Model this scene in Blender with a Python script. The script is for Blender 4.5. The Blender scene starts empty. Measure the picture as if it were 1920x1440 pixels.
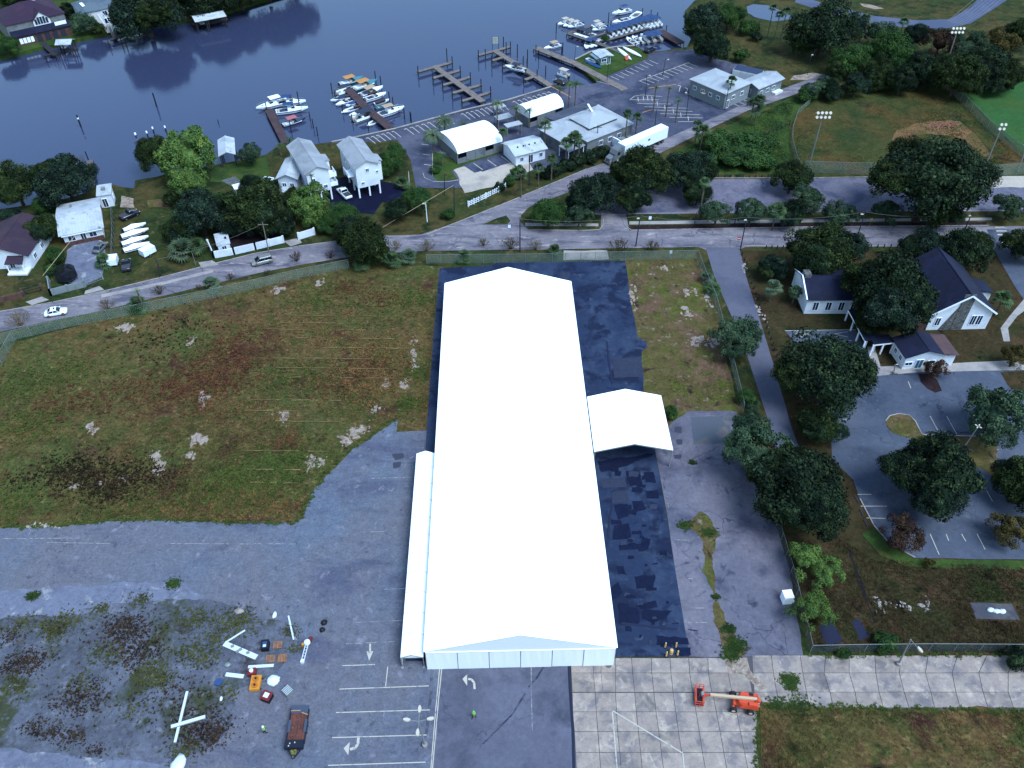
import bpy, bmesh, math, random
import numpy as np
from mathutils import Vector, Matrix, noise as mnoise
R = math.radians
random.seed(7)
scene = bpy.context.scene
col = scene.collection
# ---------------------------------------------------------------- camera
CAM_H, PITCH, FPX = 104.0, R(43.6), 1553.0
cam = bpy.data.cameras.new('camera'); cam_o = bpy.data.objects.new('camera', cam); col.objects.link(cam_o)
cam_o.location = (0, 0, CAM_H); cam_o.rotation_euler = (math.pi/2-PITCH, 0, 0)
cam.sensor_width = 36; cam.lens = FPX/1920*36; cam.clip_start = 1; cam.clip_end = 9000
scene.camera = cam_o
# ---------------------------------------------------------------- sky, sun, exposure
SUN_EL, SUN_AZ = R(58), R(128)          # azimuth measured from +Y (away from the camera) towards +X
world = bpy.data.worlds.new('World'); scene.world = world; world.use_nodes = True
wn = world.node_tree; bg = wn.nodes['Background']
sky = wn.nodes.new('ShaderNodeTexSky'); sky.sky_type = 'NISHITA'; sky.sun_disc = False
sky.sun_elevation = SUN_EL; sky.sun_rotation = SUN_AZ; sky.altitude = 0; sky.air_density = 1.6; sky.dust_density = 0.0; sky.ozone_density = 7.0
wn.links.new(sky.outputs['Color'], bg.inputs['Color']); bg.inputs['Strength'].default_value = 0.07
sun = bpy.data.lights.new('sun', 'SUN'); sun.energy = 1.5; sun.angle = R(34); sun.color = (0.62, 0.80, 1.0)
sun_o = bpy.data.objects.new('sun', sun); col.objects.link(sun_o)
sd = Vector((math.sin(SUN_AZ)*math.cos(SUN_EL), math.cos(SUN_AZ)*math.cos(SUN_EL), math.sin(SUN_EL)))
sun_o.rotation_euler = (-sd).to_track_quat('-Z', 'Y').to_euler(); sun_o.location = (0, 0, 300)
scene.view_settings.view_transform = 'Standard'; scene.view_settings.look = 'None'
scene.view_settings.gamma = 1; scene.view_settings.exposure = 2.1
scene.view_settings.use_curve_mapping = False
scene.render.engine = 'CYCLES'
scene.cycles.max_bounces = 6; scene.cycles.transparent_max_bounces = 12
# ---------------------------------------------------------------- helpers
_ct, _st = math.cos(PITCH), math.sin(PITCH)
def P(u, v, z=0.0):
    """point of the place seen at photograph pixel (u, v), at height z"""
    a, b = (u-960)/FPX, (v-720)/FPX
    t = (CAM_H-z)/(_st+b*_ct)
    return Vector((a*t, (_ct-b*_st)*t, z))
def yaw_of(a, b): d = b-a; return math.atan2(d.y, d.x)
ORD = ['first','second','third','fourth','fifth','sixth','seventh','eighth','ninth','tenth','eleventh','twelfth','thirteenth','fourteenth','fifteenth','sixteenth','seventeenth','eighteenth','nineteenth','twentieth','twenty-first','twenty-second','twenty-third','twenty-fourth']
def tag(o, label=None, cat=None, group=None, kind=None):
    if label: o['label'] = label
    if cat: o['category'] = cat
    if group: o['group'] = group
    if kind: o['kind'] = kind
    return o
def thing(name, label, cat, loc=(0,0,0), rz=0, group=None):
    o = bpy.data.objects.new(name, None); o.empty_display_size = .5; col.objects.link(o)
    o.location = loc; o.rotation_euler = (0, 0, rz)
    return tag(o, label, cat, group)
def link(name, me, parent=None, loc=None, rz=0, sc=None):
    o = bpy.data.objects.new(name, me); col.objects.link(o)
    if parent is not None: o.parent = parent
    if loc is not None: o.location = loc
    if rz: o.rotation_euler = (0, 0, rz)
    if sc is not None: o.scale = (sc, sc, sc) if isinstance(sc, (int, float)) else sc
    return o
def copy_tree(o, parent=None, kids=None):
    c = o.copy(); col.objects.link(c); c.parent = parent
    for ch in o.children: copy_tree(ch, c)
    return c
def place(proto, used, loc, rz, label, group=None, sc=1):
    o = copy_tree(proto) if used else proto
    o.location = loc; o.rotation_euler = (0, 0, rz); o.scale = (sc, sc, sc) if isinstance(sc,(int,float)) else sc
    o['label'] = label
    if group: o['group'] = group
    return o
class MB:
    def __init__(s): s.v = []; s.f = []
    def add(s, vs, fs):
        n = len(s.v); s.v += [tuple(p) for p in vs]; s.f += [tuple(i+n for i in f) for f in fs]; return s
    def box(s, c, d, rz=0, rx=0, ry=0):
        m = Matrix.Rotation(rz, 3, 'Z') @ Matrix.Rotation(ry, 3, 'Y') @ Matrix.Rotation(rx, 3, 'X')
        vs = [Vector(c)+m @ Vector((x*d[0]/2, y*d[1]/2, z*d[2]/2)) for x in (-1,1) for y in (-1,1) for z in (-1,1)]
        return s.add(vs, [(0,1,3,2),(4,6,7,5),(0,4,5,1),(2,3,7,6),(0,2,6,4),(1,5,7,3)])
    def bx(s, x0, x1, y0, y1, z0, z1): return s.box(((x0+x1)/2,(y0+y1)/2,(z0+z1)/2), (x1-x0,y1-y0,z1-z0))
    def bar(s, a, b, w, h=None):
        a, b = Vector(a), Vector(b); d = b-a; L = d.length; h = h or w
        q = d.to_track_quat('X', 'Z').to_matrix()
        vs = [(a+b)/2+q @ Vector((x*L/2, y*w/2, z*h/2)) for x in (-1,1) for y in (-1,1) for z in (-1,1)]
        return s.add(vs, [(0,1,3,2),(4,6,7,5),(0,4,5,1),(2,3,7,6),(0,2,6,4),(1,5,7,3)])
    def tube(s, a, b, r0, r1=None, n=7, cap=True):
        a, b = Vector(a), Vector(b); r1 = r0 if r1 is None else r1
        d = b-a; q = d.to_track_quat('Z', 'Y').to_matrix() if d.length > 1e-6 else Matrix.Identity(3)
        vs = []
        for p, r in ((a, r0), (b, r1)):
            for k in range(n):
                t = 2*math.pi*k/n; vs.append(p+q @ Vector((r*math.cos(t), r*math.sin(t), 0)))
        fs = [(k, (k+1) % n, n+(k+1) % n, n+k) for k in range(n)]
        if cap: fs += [tuple(range(n))[::-1], tuple(range(n, 2*n))]
        return s.add(vs, fs)
    def path(s, pts, rs, n=7):
        for i in range(len(pts)-1): s.tube(pts[i], pts[i+1], rs[i], rs[i+1], n, True)
        return s
    def lathe(s, prof, c=(0,0,0), n=12):
        vs = []; m = len(prof)
        for r, z in prof:
            for k in range(n):
                t = 2*math.pi*k/n; vs.append((c[0]+r*math.cos(t), c[1]+r*math.sin(t), c[2]+z))
        fs = [(i*n+k, i*n+(k+1) % n, (i+1)*n+(k+1) % n, (i+1)*n+k) for i in range(m-1) for k in range(n)]
        fs += [tuple(range(n))[::-1], tuple(range((m-1)*n, m*n))]
        return s.add(vs, fs)
    def loft(s, rings, cap=True, closed=True):
        n = len(rings[0]); vs = [p for r in rings for p in r]; fs = []
        for i in range(len(rings)-1):
            for k in range(n if closed else n-1):
                fs.append((i*n+k, i*n+(k+1) % n, (i+1)*n+(k+1) % n, (i+1)*n+k))
        if cap: fs += [tuple(range(n))[::-1], tuple(range((len(rings)-1)*n, len(rings)*n))]
        return s.add(vs, fs)
    def prism(s, poly, z0, z1):
        n = len(poly); vs = [(p[0], p[1], z0) for p in poly]+[(p[0], p[1], z1) for p in poly]
        fs = [(k, (k+1) % n, n+(k+1) % n, n+k) for k in range(n)]+[tuple(range(n))[::-1], tuple(range(n, 2*n))]
        return s.add(vs, fs)
    def slab(s, quad, t):
        """thin sheet of thickness t (downwards) under any 3-D polygon"""
        n = len(quad); q = [Vector(p) for p in quad]; vs = q+[p-Vector((0,0,t)) for p in q]
        fs = [tuple(range(n)), tuple(range(n, 2*n))[::-1]]+[(n+k, n+(k+1) % n, (k+1) % n, k) for k in range(n)]
        return s.add(vs, fs)
    def mesh(s, name, m, smooth=False, fix=True):
        me = bpy.data.meshes.new(name); me.from_pydata(s.v, [], s.f)
        if fix:
            bm = bmesh.new(); bm.from_mesh(me); bmesh.ops.recalc_face_normals(bm, faces=bm.faces); bm.to_mesh(me); bm.free()
        for x in (m if isinstance(m, (list, tuple)) else [m]): me.materials.append(x)
        if smooth: me.polygons.foreach_set('use_smooth', [True]*len(me.polygons))
        return me
    def build(s, name, m, parent=None, smooth=False, loc=None, rz=0):
        return link(name, s.mesh(name, m, smooth), parent, loc, rz)
# ---------------------------------------------------------------- materials
GAIN = (1.52, 2.10, 3.22)     # cold daylight and exposure: how bright a white surface comes out, per channel
def C(r, g, b):
    """albedo of an open surface that the photograph shows with this 8-bit colour"""
    out = []
    for c, k in zip((r, g, b), GAIN):
        c /= 255; l = c/12.92 if c <= .04045 else ((c+.055)/1.055)**2.4
        out.append(min(.9, l/k))
    return tuple(out)
_M = {}
def ramp_mix(nt, fac, c1, c2):
    mx = nt.nodes.new('ShaderNodeMix'); mx.data_type = 'RGBA'
    nt.links.new(fac, mx.inputs[0])
    for i, c in ((6, c1), (7, c2)):
        if isinstance(c, tuple): mx.inputs[i].default_value = (*c[:3], 1)
        else: nt.links.new(c, mx.inputs[i])
    return mx.outputs[2]
def noise_fac(nt, scale, lo, hi, detail=4, rough=.6, coord=None, stretch=None, dist=0):
    g = nt.nodes.new('ShaderNodeNewGeometry') if coord is None else None
    src = g.outputs['Position'] if g else coord
    if stretch:
        mp = nt.nodes.new('ShaderNodeMapping'); mp.inputs['Scale'].default_value = stretch[:3]
        if len(stretch) > 3: mp.inputs['Rotation'].default_value = (0, 0, stretch[3])
        nt.links.new(src, mp.inputs[0]); src = mp.outputs[0]
    n = nt.nodes.new('ShaderNodeTexNoise'); n.inputs['Scale'].default_value = scale
    n.inputs['Detail'].default_value = detail; n.inputs['Roughness'].default_value = rough; n.inputs['Distortion'].default_value = dist
    nt.links.new(src, n.inputs['Vector'])
    mr = nt.nodes.new('ShaderNodeMapRange'); mr.inputs[1].default_value = lo; mr.inputs[2].default_value = hi; mr.clamp = True
    nt.links.new(n.outputs['Fac'], mr.inputs[0])
    return mr.outputs[0], n.outputs['Fac']
def M(name, c, layers=(), rough=.8, spec=.3, metal=0, bump=0, bscale=4, rnd=0, alpha=None, coat=0, emit=0, fine=0.12, trans=0, mid=0, thin=0, mscale=1.6, crack=None):
    """procedural material: base colour + noise layers (colour, scale, lo, hi[, stretch]), fine grain, per-object variation"""
    if name in _M: return _M[name]
    m = bpy.data.materials.new(name); m.use_nodes = True; nt = m.node_tree; b = nt.nodes['Principled BSDF']
    cur = tuple(c)
    for L in layers:
        f, _ = noise_fac(nt, L[1], L[2], L[3], 5, .62, None, L[4] if len(L) > 4 else None, .4)
        cur = ramp_mix(nt, f, cur, tuple(L[0]))
    if crack:
        g = nt.nodes.new('ShaderNodeNewGeometry'); wn_ = nt.nodes.new('ShaderNodeTexNoise'); wn_.inputs['Scale'].default_value = .35; wn_.inputs['Detail'].default_value = 4
        nt.links.new(g.outputs['Position'], wn_.inputs['Vector'])
        va = nt.nodes.new('ShaderNodeVectorMath'); va.operation = 'MULTIPLY_ADD'; va.inputs[1].default_value = (5,5,0)
        nt.links.new(wn_.outputs['Color'], va.inputs[0]); nt.links.new(g.outputs['Position'], va.inputs[2])
        vo = nt.nodes.new('ShaderNodeTexVoronoi'); vo.feature = 'DISTANCE_TO_EDGE'; vo.inputs['Scale'].default_value = crack[0]
        nt.links.new(va.outputs[0], vo.inputs['Vector'])
        mr = nt.nodes.new('ShaderNodeMapRange'); mr.inputs[1].default_value = 0; mr.inputs[2].default_value = crack[1]; mr.inputs[3].default_value = crack[3] if len(crack) > 3 else .8; mr.inputs[4].default_value = 0; mr.clamp = True
        nt.links.new(vo.outputs['Distance'], mr.inputs[0])
        f2, _ = noise_fac(nt, .08, .42, .60, 3, .6)
        ml = nt.nodes.new('ShaderNodeMath'); ml.operation = 'MULTIPLY'; nt.links.new(mr.outputs[0], ml.inputs[0]); nt.links.new(f2, ml.inputs[1])
        cur = ramp_mix(nt, ml.outputs[0], cur, tuple(crack[2]))
    for amt, scl, det in ((mid, mscale, 7), (mid*.8, mscale*.28, 6)):
        if not amt: continue
        f, raw = noise_fac(nt, scl, .30, .70, det, .78)
        dk = nt.nodes.new('ShaderNodeHueSaturation')
        mr = nt.nodes.new('ShaderNodeMapRange'); mr.inputs[3].default_value = 1-amt; mr.inputs[4].default_value = 1+amt
        nt.links.new(f, mr.inputs[0]); nt.links.new(mr.outputs[0], dk.inputs['Value'])
        if isinstance(cur, tuple): dk.inputs['Color'].default_value = (*cur, 1)
        else: nt.links.new(cur, dk.inputs['Color'])
        cur = dk.outputs[0]
    if fine:
        f, raw = noise_fac(nt, 9, .25, .75, 3, .7)
        dk = nt.nodes.new('ShaderNodeHueSaturation')
        mr = nt.nodes.new('ShaderNodeMapRange'); mr.inputs[3].default_value = 1-fine; mr.inputs[4].default_value = 1+fine
        nt.links.new(f, mr.inputs[0]); nt.links.new(mr.outputs[0], dk.inputs['Value'])
        if isinstance(cur, tuple): dk.inputs['Color'].default_value = (*cur, 1)
        else: nt.links.new(cur, dk.inputs['Color'])
        cur = dk.outputs[0]
    if rnd:
        oi = nt.nodes.new('ShaderNodeObjectInfo'); hs = nt.nodes.new('ShaderNodeHueSaturation')
        mr = nt.nodes.new('ShaderNodeMapRange'); mr.inputs[3].default_value = 1-rnd; mr.inputs[4].default_value = 1+rnd
        nt.links.new(oi.outputs['Random'], mr.inputs[0]); nt.links.new(mr.outputs[0], hs.inputs['Value'])
        if isinstance(cur, tuple): hs.inputs['Color'].default_value = (*cur, 1)
        else: nt.links.new(cur, hs.inputs['Color'])
        cur = hs.outputs[0]
    if isinstance(cur, tuple): b.inputs['Base Color'].default_value = (*cur, 1)
    else: nt.links.new(cur, b.inputs['Base Color'])
    b.inputs['Roughness'].default_value = rough; b.inputs['Metallic'].default_value = metal
    b.inputs['Specular IOR Level'].default_value = spec; b.inputs['Coat Weight'].default_value = coat
    if trans: b.inputs['Transmission Weight'].default_value = trans
    if emit: b.inputs['Emission Color'].default_value = (*c, 1); b.inputs['Emission Strength'].default_value = emit
    if alpha is not None: b.inputs['Alpha'].default_value = alpha
    if bump:
        n = nt.nodes.new('ShaderNodeTexNoise'); n.inputs['Scale'].default_value = bscale; n.inputs['Detail'].default_value = 5
        g = nt.nodes.new('ShaderNodeNewGeometry'); nt.links.new(g.outputs['Position'], n.inputs['Vector'])
        bp = nt.nodes.new('ShaderNodeBump'); bp.inputs['Strength'].default_value = bump; bp.inputs['Distance'].default_value = .15
        nt.links.new(n.outputs['Fac'], bp.inputs['Height']); nt.links.new(bp.outputs[0], b.inputs['Normal'])
    if thin:
        tr = nt.nodes.new('ShaderNodeBsdfTranslucent'); tr.inputs['Color'].default_value = (*c, 1); mx = nt.nodes.new('ShaderNodeMixShader'); mx.inputs[0].default_value = thin
        nt.links.new(b.outputs[0], mx.inputs[1]); nt.links.new(tr.outputs[0], mx.inputs[2]); nt.links.new(mx.outputs[0], nt.nodes['Material Output'].inputs['Surface'])
    _M[name] = m
    return m
# ---------------------------------------------------------------- ground sheets
def rag(pts, step=2.0, amp=.6, seed=0, skip=()):
    """world-space outline with an uneven edge; pts: list of Vectors"""
    out = []; n = len(pts)
    for i in range(n):
        a, b = pts[i], pts[(i+1) % n]; L = (b-a).length
        if i in skip or L > 400: out.append(a); continue
        k = max(1, int(L/step)); nr = Vector((-(b-a).y, (b-a).x, 0)).normalized()
        for j in range(k):
            p = a.lerp(b, j/k); q = p*.22+Vector((seed*3.1, 0, 0))
            d = mnoise.noise(q)*1.3+.7*mnoise.noise(q*3.7)+.4*mnoise.noise(q*9)
            out.append(p+nr*amp*d)
    return out
def sheet(name, px, z, m, parent=None, amp=0, step=2.0, seed=0, skip=(), kind='structure', world=False, skirt=0):
    pts = [p.copy() for p in px] if world else [P(u, v, z) for u, v in px]
    for p in pts: p.z = z
    if amp: pts = rag(pts, step, amp, seed, skip)
    mb = MB(); n = len(pts); ar = sum(pts[i].x*pts[(i+1) % n].y-pts[(i+1) % n].x*pts[i].y for i in range(n))
    if ar < 0: pts = pts[::-1]
    mb.add(pts, [tuple(range(n))])
    if skirt:
        lo = [p-Vector((0,0,skirt)) for p in pts]
        mb.add(pts+lo, [(n+i, n+(i+1) % n, (i+1) % n, i) for i in range(n)])
    o = link(name, mb.mesh(name, m, fix=False), parent)
    if kind and parent is None: o['kind'] = kind
    return o
def stripe_mesh(pts, w, z=0):
    mb = MB()
    for a, b in zip(pts[:-1], pts[1:]):
        a, b = Vector(a), Vector(b); d = (b-a).normalized(); n = Vector((-d.y, d.x, 0))*w/2
        mb.add([a-n, b-n, b+n, a+n], [(0,1,2,3)])
    return mb
def stripe(px, w, z, m, parent, name='stall_line'):
    """painted line through photograph points, laid at height z"""
    pts = [P(u, v, z) for u, v in px]
    return link(name, stripe_mesh(pts, w).mesh(name, m, fix=False), parent)
# ================================================================ SETTING
# real-world base colours; light and shade come mostly from sun and sky
CRK = C(58,66,100)
GRASS = M('grass_ground', C(58,78,50), [(C(84,84,60), .06, .42, .60), (C(38,58,42), .19, .48, .64), (C(104,100,82), .5, .58, .70)], rough=.95, spec=.05, fine=.2, mid=.4, mscale=1.3)
LAWN = M('lawn_ground', C(66,98,56), [(C(50,78,50), .12, .45, .62), (C(92,98,64), .3, .56, .68)], rough=.95, spec=.05, fine=.2, mid=.3, mscale=1.4)
BRIGHT = M('mown_lawn_ground', C(58,110,70), [(C(72,106,64), .05, .45, .65)], rough=.95, spec=.05, fine=.2, mid=.2, mscale=.9)
WEED = M('weed_ground', C(92,94,66), [(C(106,94,72), .05, .45, .60), (C(80,98,64), .07, .50, .64), (C(82,64,62), .11, .54, .66), (C(76,90,58), .32, .50, .64), (C(96,76,64), .45, .57, .68), (C(130,120,94), .9, .56, .70), (C(36,32,38), .16, .62, .74), (C(52,52,48), .7, .58, .72)], rough=.97, spec=.03, fine=.25, mid=.5, mscale=1.7)
WEED2 = M('dry_weed_ground', C(98,98,72), [(C(112,98,92), .13, .47, .60), (C(90,106,60), .2, .52, .62), (C(150,150,160), .5, .60, .70), (C(66,56,62), .35, .58, .68), (C(76,92,56), .8, .56, .66)], rough=.97, spec=.03, fine=.25, mid=.42, mscale=1.6)
DKWEED = M('dark_weed_ground', C(66,64,52), [(C(56,68,48), .1, .47, .62), (C(82,72,62), .2, .5, .66), (C(20,18,28), .34, .58, .70), (C(88,80,70), .9, .6, .7)], rough=.97, spec=.03, fine=.25, mid=.42, mscale=1.6)
OLDASPH = M('old_asphalt', C(114,126,160), [(C(106,130,174), .03, .42, .62), (C(92,106,148), .12, .52, .66, (.5,1.2,1)), (C(138,152,196), .5, .60, .70), (C(88,98,134), .9, .60, .70)], rough=.92, spec=.08, fine=.22, mid=.26, mscale=2.6, crack=(.16,.010,CRK,.5))
PALE = M('worn_pale_asphalt', C(120,138,184), [(C(166,184,218), .35, .58, .66), (C(108,124,168), .2, .5, .65)], rough=.92, spec=.08, fine=.15, mid=.22, mscale=1.4, crack=(.3,.02,C(80,96,136)))
STREET = M('street_asphalt', C(126,134,168), [(C(146,154,188), .14, .45, .6, (.35,1.2,1)), (C(98,108,144), .28, .52, .64, (.3,1.4,1)), (C(176,182,210), .6, .58, .68, (.35,1.3,1))], rough=.92, spec=.08, fine=.15, mid=.2, mscale=1.2, crack=(.12,.015,CRK))
PATHM = M('path_asphalt', C(108,120,160), [(C(94,108,148), .08, .45, .62)], rough=.92, spec=.08, fine=.1, mid=.1)
CHURCHLOT = M('church_lot_asphalt', C(86,104,142), [(C(98,116,154), .06, .45, .62), (C(70,88,124), .12, .52, .66), (C(108,128,166), .6, .62, .72)], rough=.92, spec=.08, fine=.12, mid=.14, mscale=1.3, crack=(.12,.012,C(48,60,96)))
MARLOT = M('marina_lot_asphalt', C(80,94,134), [(C(98,110,150), .05, .44, .62), (C(62,76,116), .12, .5, .64), (C(116,124,158), .4, .60, .70)], rough=.9, spec=.08, fine=.12, mid=.18, mscale=1.0)
BLACK = M('new_black_asphalt', C(42,62,108), [(C(58,80,126), .10, .45, .57), (C(30,44,86), .2, .49, .59), (C(72,90,130), .6, .60, .70)], rough=.75, spec=.12, fine=.12, mid=.14, mscale=1.2)
SEAL_SHADE = M('sealcoat_shade_patch', C(22,34,76), rough=.8, spec=.1, fine=.2, mid=.3)
SEAL2 = M('grey_sealcoat_patch', C(56,70,108), rough=.75, spec=.1, fine=.2, mid=.2)
FRESH = M('fresh_dark_asphalt', C(16,22,62), [(C(30,38,80), .2, .5, .65)], rough=.85, spec=.1, fine=.15)
CONC = M('concrete_slab', C(168,170,186), [(C(136,142,166), .35, .48, .62), (C(190,194,208), .6, .54, .66), (C(106,114,138), .22, .58, .72)], rough=.9, spec=.1, fine=.14, rnd=.14, mid=.16, mscale=1.5)
CONCP = M('pale_concrete', C(176,186,210), [(C(150,160,188), .3, .48, .64)], rough=.9, spec=.1, fine=.14, mid=.12)
CURB = M('kerb_concrete', C(178,188,212), [(C(134,146,178), .6, .48, .66)], rough=.88, spec=.1, fine=.15)
JOINT = M('joint_dirt', C(96,102,124), [(C(78,88,86), .2, .5, .6)], rough=.95, spec=.05, fine=.2)
SAND = M('bare_sand', C(172,172,184), [(C(132,126,130), .7, .46, .60), (C(200,206,218), 1.6, .56, .68)], rough=.95, spec=.05, fine=.2, mid=.2, mscale=2.5)
SHELL = M('shell_lot', C(200,208,224), [(C(172,180,200), .15, .5, .65)], rough=.95, spec=.05, fine=.12, mid=.1)
GRAVEL = M('gravel_weeds', C(92,106,138), [(C(110,126,164), .09, .46, .6), (C(70,84,76), .13, .54, .64), (C(60,54,60), .17, .58, .68), (C(122,138,174), .6, .58, .68), (C(62,76,58), .5, .60, .70)], rough=.95, spec=.05, fine=.2, mid=.34, mscale=1.6)
CLAY = M('infield_clay', C(134,112,92), [(C(104,100,72), .25, .48, .62), (C(84,92,58), .5, .55, .66)], rough=.95, spec=.05, fine=.2, mid=.25)
MULCH = M('mulch_ground', C(50,42,54), [(C(70,58,62), .4, .5, .65)], rough=.97, spec=.05, fine=.3, mid=.3)
ROCK = M('pale_rubble', C(170,176,196), [(C(120,124,144), .8, .5, .65)], rough=.9, fine=.25, rnd=.2)
PAINT = M('white_road_paint', C(206,220,238), [(C(140,156,190), 1.2, .55, .68)], rough=.8, spec=.1, fine=.06)
FADED = M('faded_road_paint', C(168,184,214), [(C(116,130,170), 1.4, .42, .58)], rough=.85, spec=.1, fine=.08)
YELLOWP = M('yellow_road_paint', C(190,150,118), [(C(140,130,130), 1.6, .55, .7)], rough=.8, fine=.08)
BLUEP = M('blue_road_paint', C(60,100,176), [(C(90,110,160), 1.6, .5, .65)], rough=.8, fine=.08)

# ---- shoreline and land
NEAR_SHORE = [(-400,470),(-200,425),(-60,400),(0,392),(60,383),(120,372),(165,360),(178,349),(208,346),(229,352),(252,353),(253,338),(290,333),(330,322),(390,312),(450,300),(500,290),(528,268),(560,274),(622,266),(680,254),(740,241),(870,206),(952,187),(1032,162),(1048,157),(1068,151),(1092,157),(1108,161),(1119,154),(1078,117),(1078,110),(1108,96),(1150,88),(1186,83),(1212,97),(1240,96),(1288,88),(1300,64),(1288,44),(1284,20),(1302,2),(1324,-16),(1390,-60),(1500,-130)]
FAR_SHORE = [(-400,190),(-200,147),(0,106),(30,100),(75,88),(120,80),(150,72),(205,60),(260,48),(310,42),(357,35),(424,22),(470,6),(510,-6),(570,-24),(640,-60),(720,-130)]
ns = rag([P(u, v) for u, v in NEAR_SHORE], 4, .35, 3, skip=(len(NEAR_SHORE)-1,))
ns = [p for p in ns if p.y < P(1500,-130).y+1]
near = [Vector((-4500, ns[0].y-40, 0))]+ns+[Vector((900, 4500, 0)), Vector((4500, 4500, 0)), Vector((4500, -3000, 0)), Vector((-4500, -3000, 0))]
sheet('ground', near, 0, GRASS, world=True, skirt=3)
fs = [P(u, v) for u, v in FAR_SHORE]
far = [Vector((-4500, fs[0].y-10, 0))]+fs+[Vector((-250, 4500, 0)), Vector((-4500, 4500, 0))]
sheet('far_bank', far, 0.0, LAWN, world=True, skirt=3)
def water_mat():
    m = bpy.data.materials.new('river_water'); m.use_nodes = True; nt = m.node_tree; b = nt.nodes['Principled BSDF']
    b.inputs['Base Color'].default_value = (.028,.033,.062,1); b.inputs['Roughness'].default_value = .10
    b.inputs['IOR'].default_value = 1.333; b.inputs['Specular IOR Level'].default_value = .95
    n = nt.nodes.new('ShaderNodeTexNoise'); n.inputs['Scale'].default_value = 1.1; n.inputs['Detail'].default_value = 3
    g = nt.nodes.new('ShaderNodeNewGeometry'); nt.links.new(g.outputs['Position'], n.inputs['Vector'])
    bp = nt.nodes.new('ShaderNodeBump'); bp.inputs['Strength'].default_value = .06; bp.inputs['Distance'].default_value = .2
    nt.links.new(n.outputs['Fac'], bp.inputs['Height']); nt.links.new(bp.outputs[0], b.inputs['Normal'])
    return m
WZ = -1.1
wm = MB(); wm.add([(-4500,-200,WZ),(4500,-200,WZ),(4500,4500,WZ),(-4500,4500,WZ)], [(0,1,2,3)])
link('river', wm.mesh('river', water_mat(), fix=False))['kind'] = 'structure'

# ---- fields
weed_field = sheet('weed_field', [(-120,760),(-60,690),(30,640),(200,598),(420,532),(650,494),(760,496),(830,500),(850,700),(900,1000),(700,1050),(-140,1050)], .010, WEED, amp=.5)
weed_strip = sheet('weed_field', [(1165,486),(1305,474),(1322,520),(1345,590),(1365,690),(1392,772),(1396,800),(1120,860),(1100,600)], .010, WEED2, amp=.4)
sheet('grass_lot', [(1345,470),(1900,470),(1960,700),(1960,1240),(1520,1225),(1490,1120),(1460,1000),(1420,860),(1470,800),(1440,690)], .010, DKWEED, amp=.3)
sheet('grass_lot', [(1425,1318),(1500,1322),(1700,1330),(1800,1328),(1960,1330),(1990,1600),(1440,1600),(1428,1440)], .05, WEED, amp=.5, step=1.2)
# ---- river-side streets
asph = sheet('old_parking_lot', [(-160,995),(0,990),(60,989),(120,985),(195,978),(300,975),(400,979),(480,981),(552,981),(568,970),(577,945),(585,922),(608,893),(638,866),(660,842),(703,816),(735,790),(745,786),(743,810),(798,807),(880,807),(980,1236),(1068,1236),(1078,1440),(1086,1620),(-200,1620)], .020, OLDASPH, amp=.35, step=1.2, skip=(18,19,20,21,22,23,24))
sheet('worn_strip', [(-100,1118),(0,1108),(90,1100),(190,1096),(300,1092),(345,1096),(380,1118),(370,1126),(270,1128),(195,1133),(178,1150),(60,1160),(-100,1165)], .026, PALE, amp=.5, step=1.0)
sheet('gravel_yard', [(-100,1168),(0,1160),(60,1158),(178,1150),(196,1133),(270,1128),(390,1125),(440,1135),(478,1160),(540,1168),(566,1195),(552,1232),(520,1262),(440,1300),(425,1365),(398,1402),(330,1425),(180,1420),(60,1405),(-100,1400)], .030, GRAVEL, amp=.6, step=1.0)
sheet('worn_strip', [(-100,1405),(60,1407),(180,1423),(300,1428),(330,1440),(335,1620),(-120,1620)], .026, PALE, amp=.5, step=1.0)
pad = sheet('black_asphalt_pad', [(824,503),(920,497),(935,491),(1000,491),(1172,489),(1177,520),(1181,560),(1190,600),(1196,632),(1212,640),(1214,650),(1203,660),(1205,700),(1208,740),(1228,843),(1250,970),(1293,1231),(1157,1232),(760,1240),(797,848),(812,640)], .032, BLACK, amp=.12, step=.8, skip=(0,14,15,16,17,18,19,20))
lot_r = sheet('concrete_lot', [(1200,735),(1256,800),(1262,790),(1290,770),(1380,772),(1388,800),(1402,870),(1432,950),(1462,1000),(1482,1080),(1502,1190),(1506,1229),(1290,1231),(1250,960),(1226,830)], .020, M('grey_lot', C(112,122,160), [(C(130,138,174), .06, .44, .6), (C(88,98,136), .14, .5, .64), (C(66,76,112), .3, .60, .7)], rough=.92, spec=.08, fine=.12, mid=.2, mscale=1.5, crack=(.14,.014,CRK)), amp=.3, step=1.2, skip=(12,13,14))
sheet('mud_patch', [(1294,782),(1372,780),(1366,832),(1302,834)], .027, M('dried_mud', C(88,104,136), [(C(122,124,134), .2, .5, .6)], rough=.9), amp=.25, step=.8)
streetA_top = [(-160,612),(0,583),(100,566),(200,544),(300,520),(400,494),(480,474),(560,461),(640,450),(720,442),(790,440)]
streetA_bot = [(-160,665),(0,622),(100,600),(200,580),(300,556),(400,532),(480,513),(560,497),(640,484),(700,476),(800,470),(980,468),(1310,463),(1325,469),(1383,469),(1398,463),(1500,463),(1700,463),(1858,468),(1990,468)]
street = sheet('street', streetA_top+[(860,415),(960,375),(1100,316),(1150,300),(1250,259),(1330,224),(1420,184),(1500,154),(1546,139),(1556,150),(1490,177),(1400,208),(1300,256),(1240,286),(1160,311),(1110,345),(1050,366),(992,388),(976,404),(976,416),(990,430),(1125,431),(1128,396),(1172,396),(1180,432),(1500,427),(1860,424),(1990,424)]+streetA_bot[::-1], .022, STREET, amp=.12, step=2)
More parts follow.
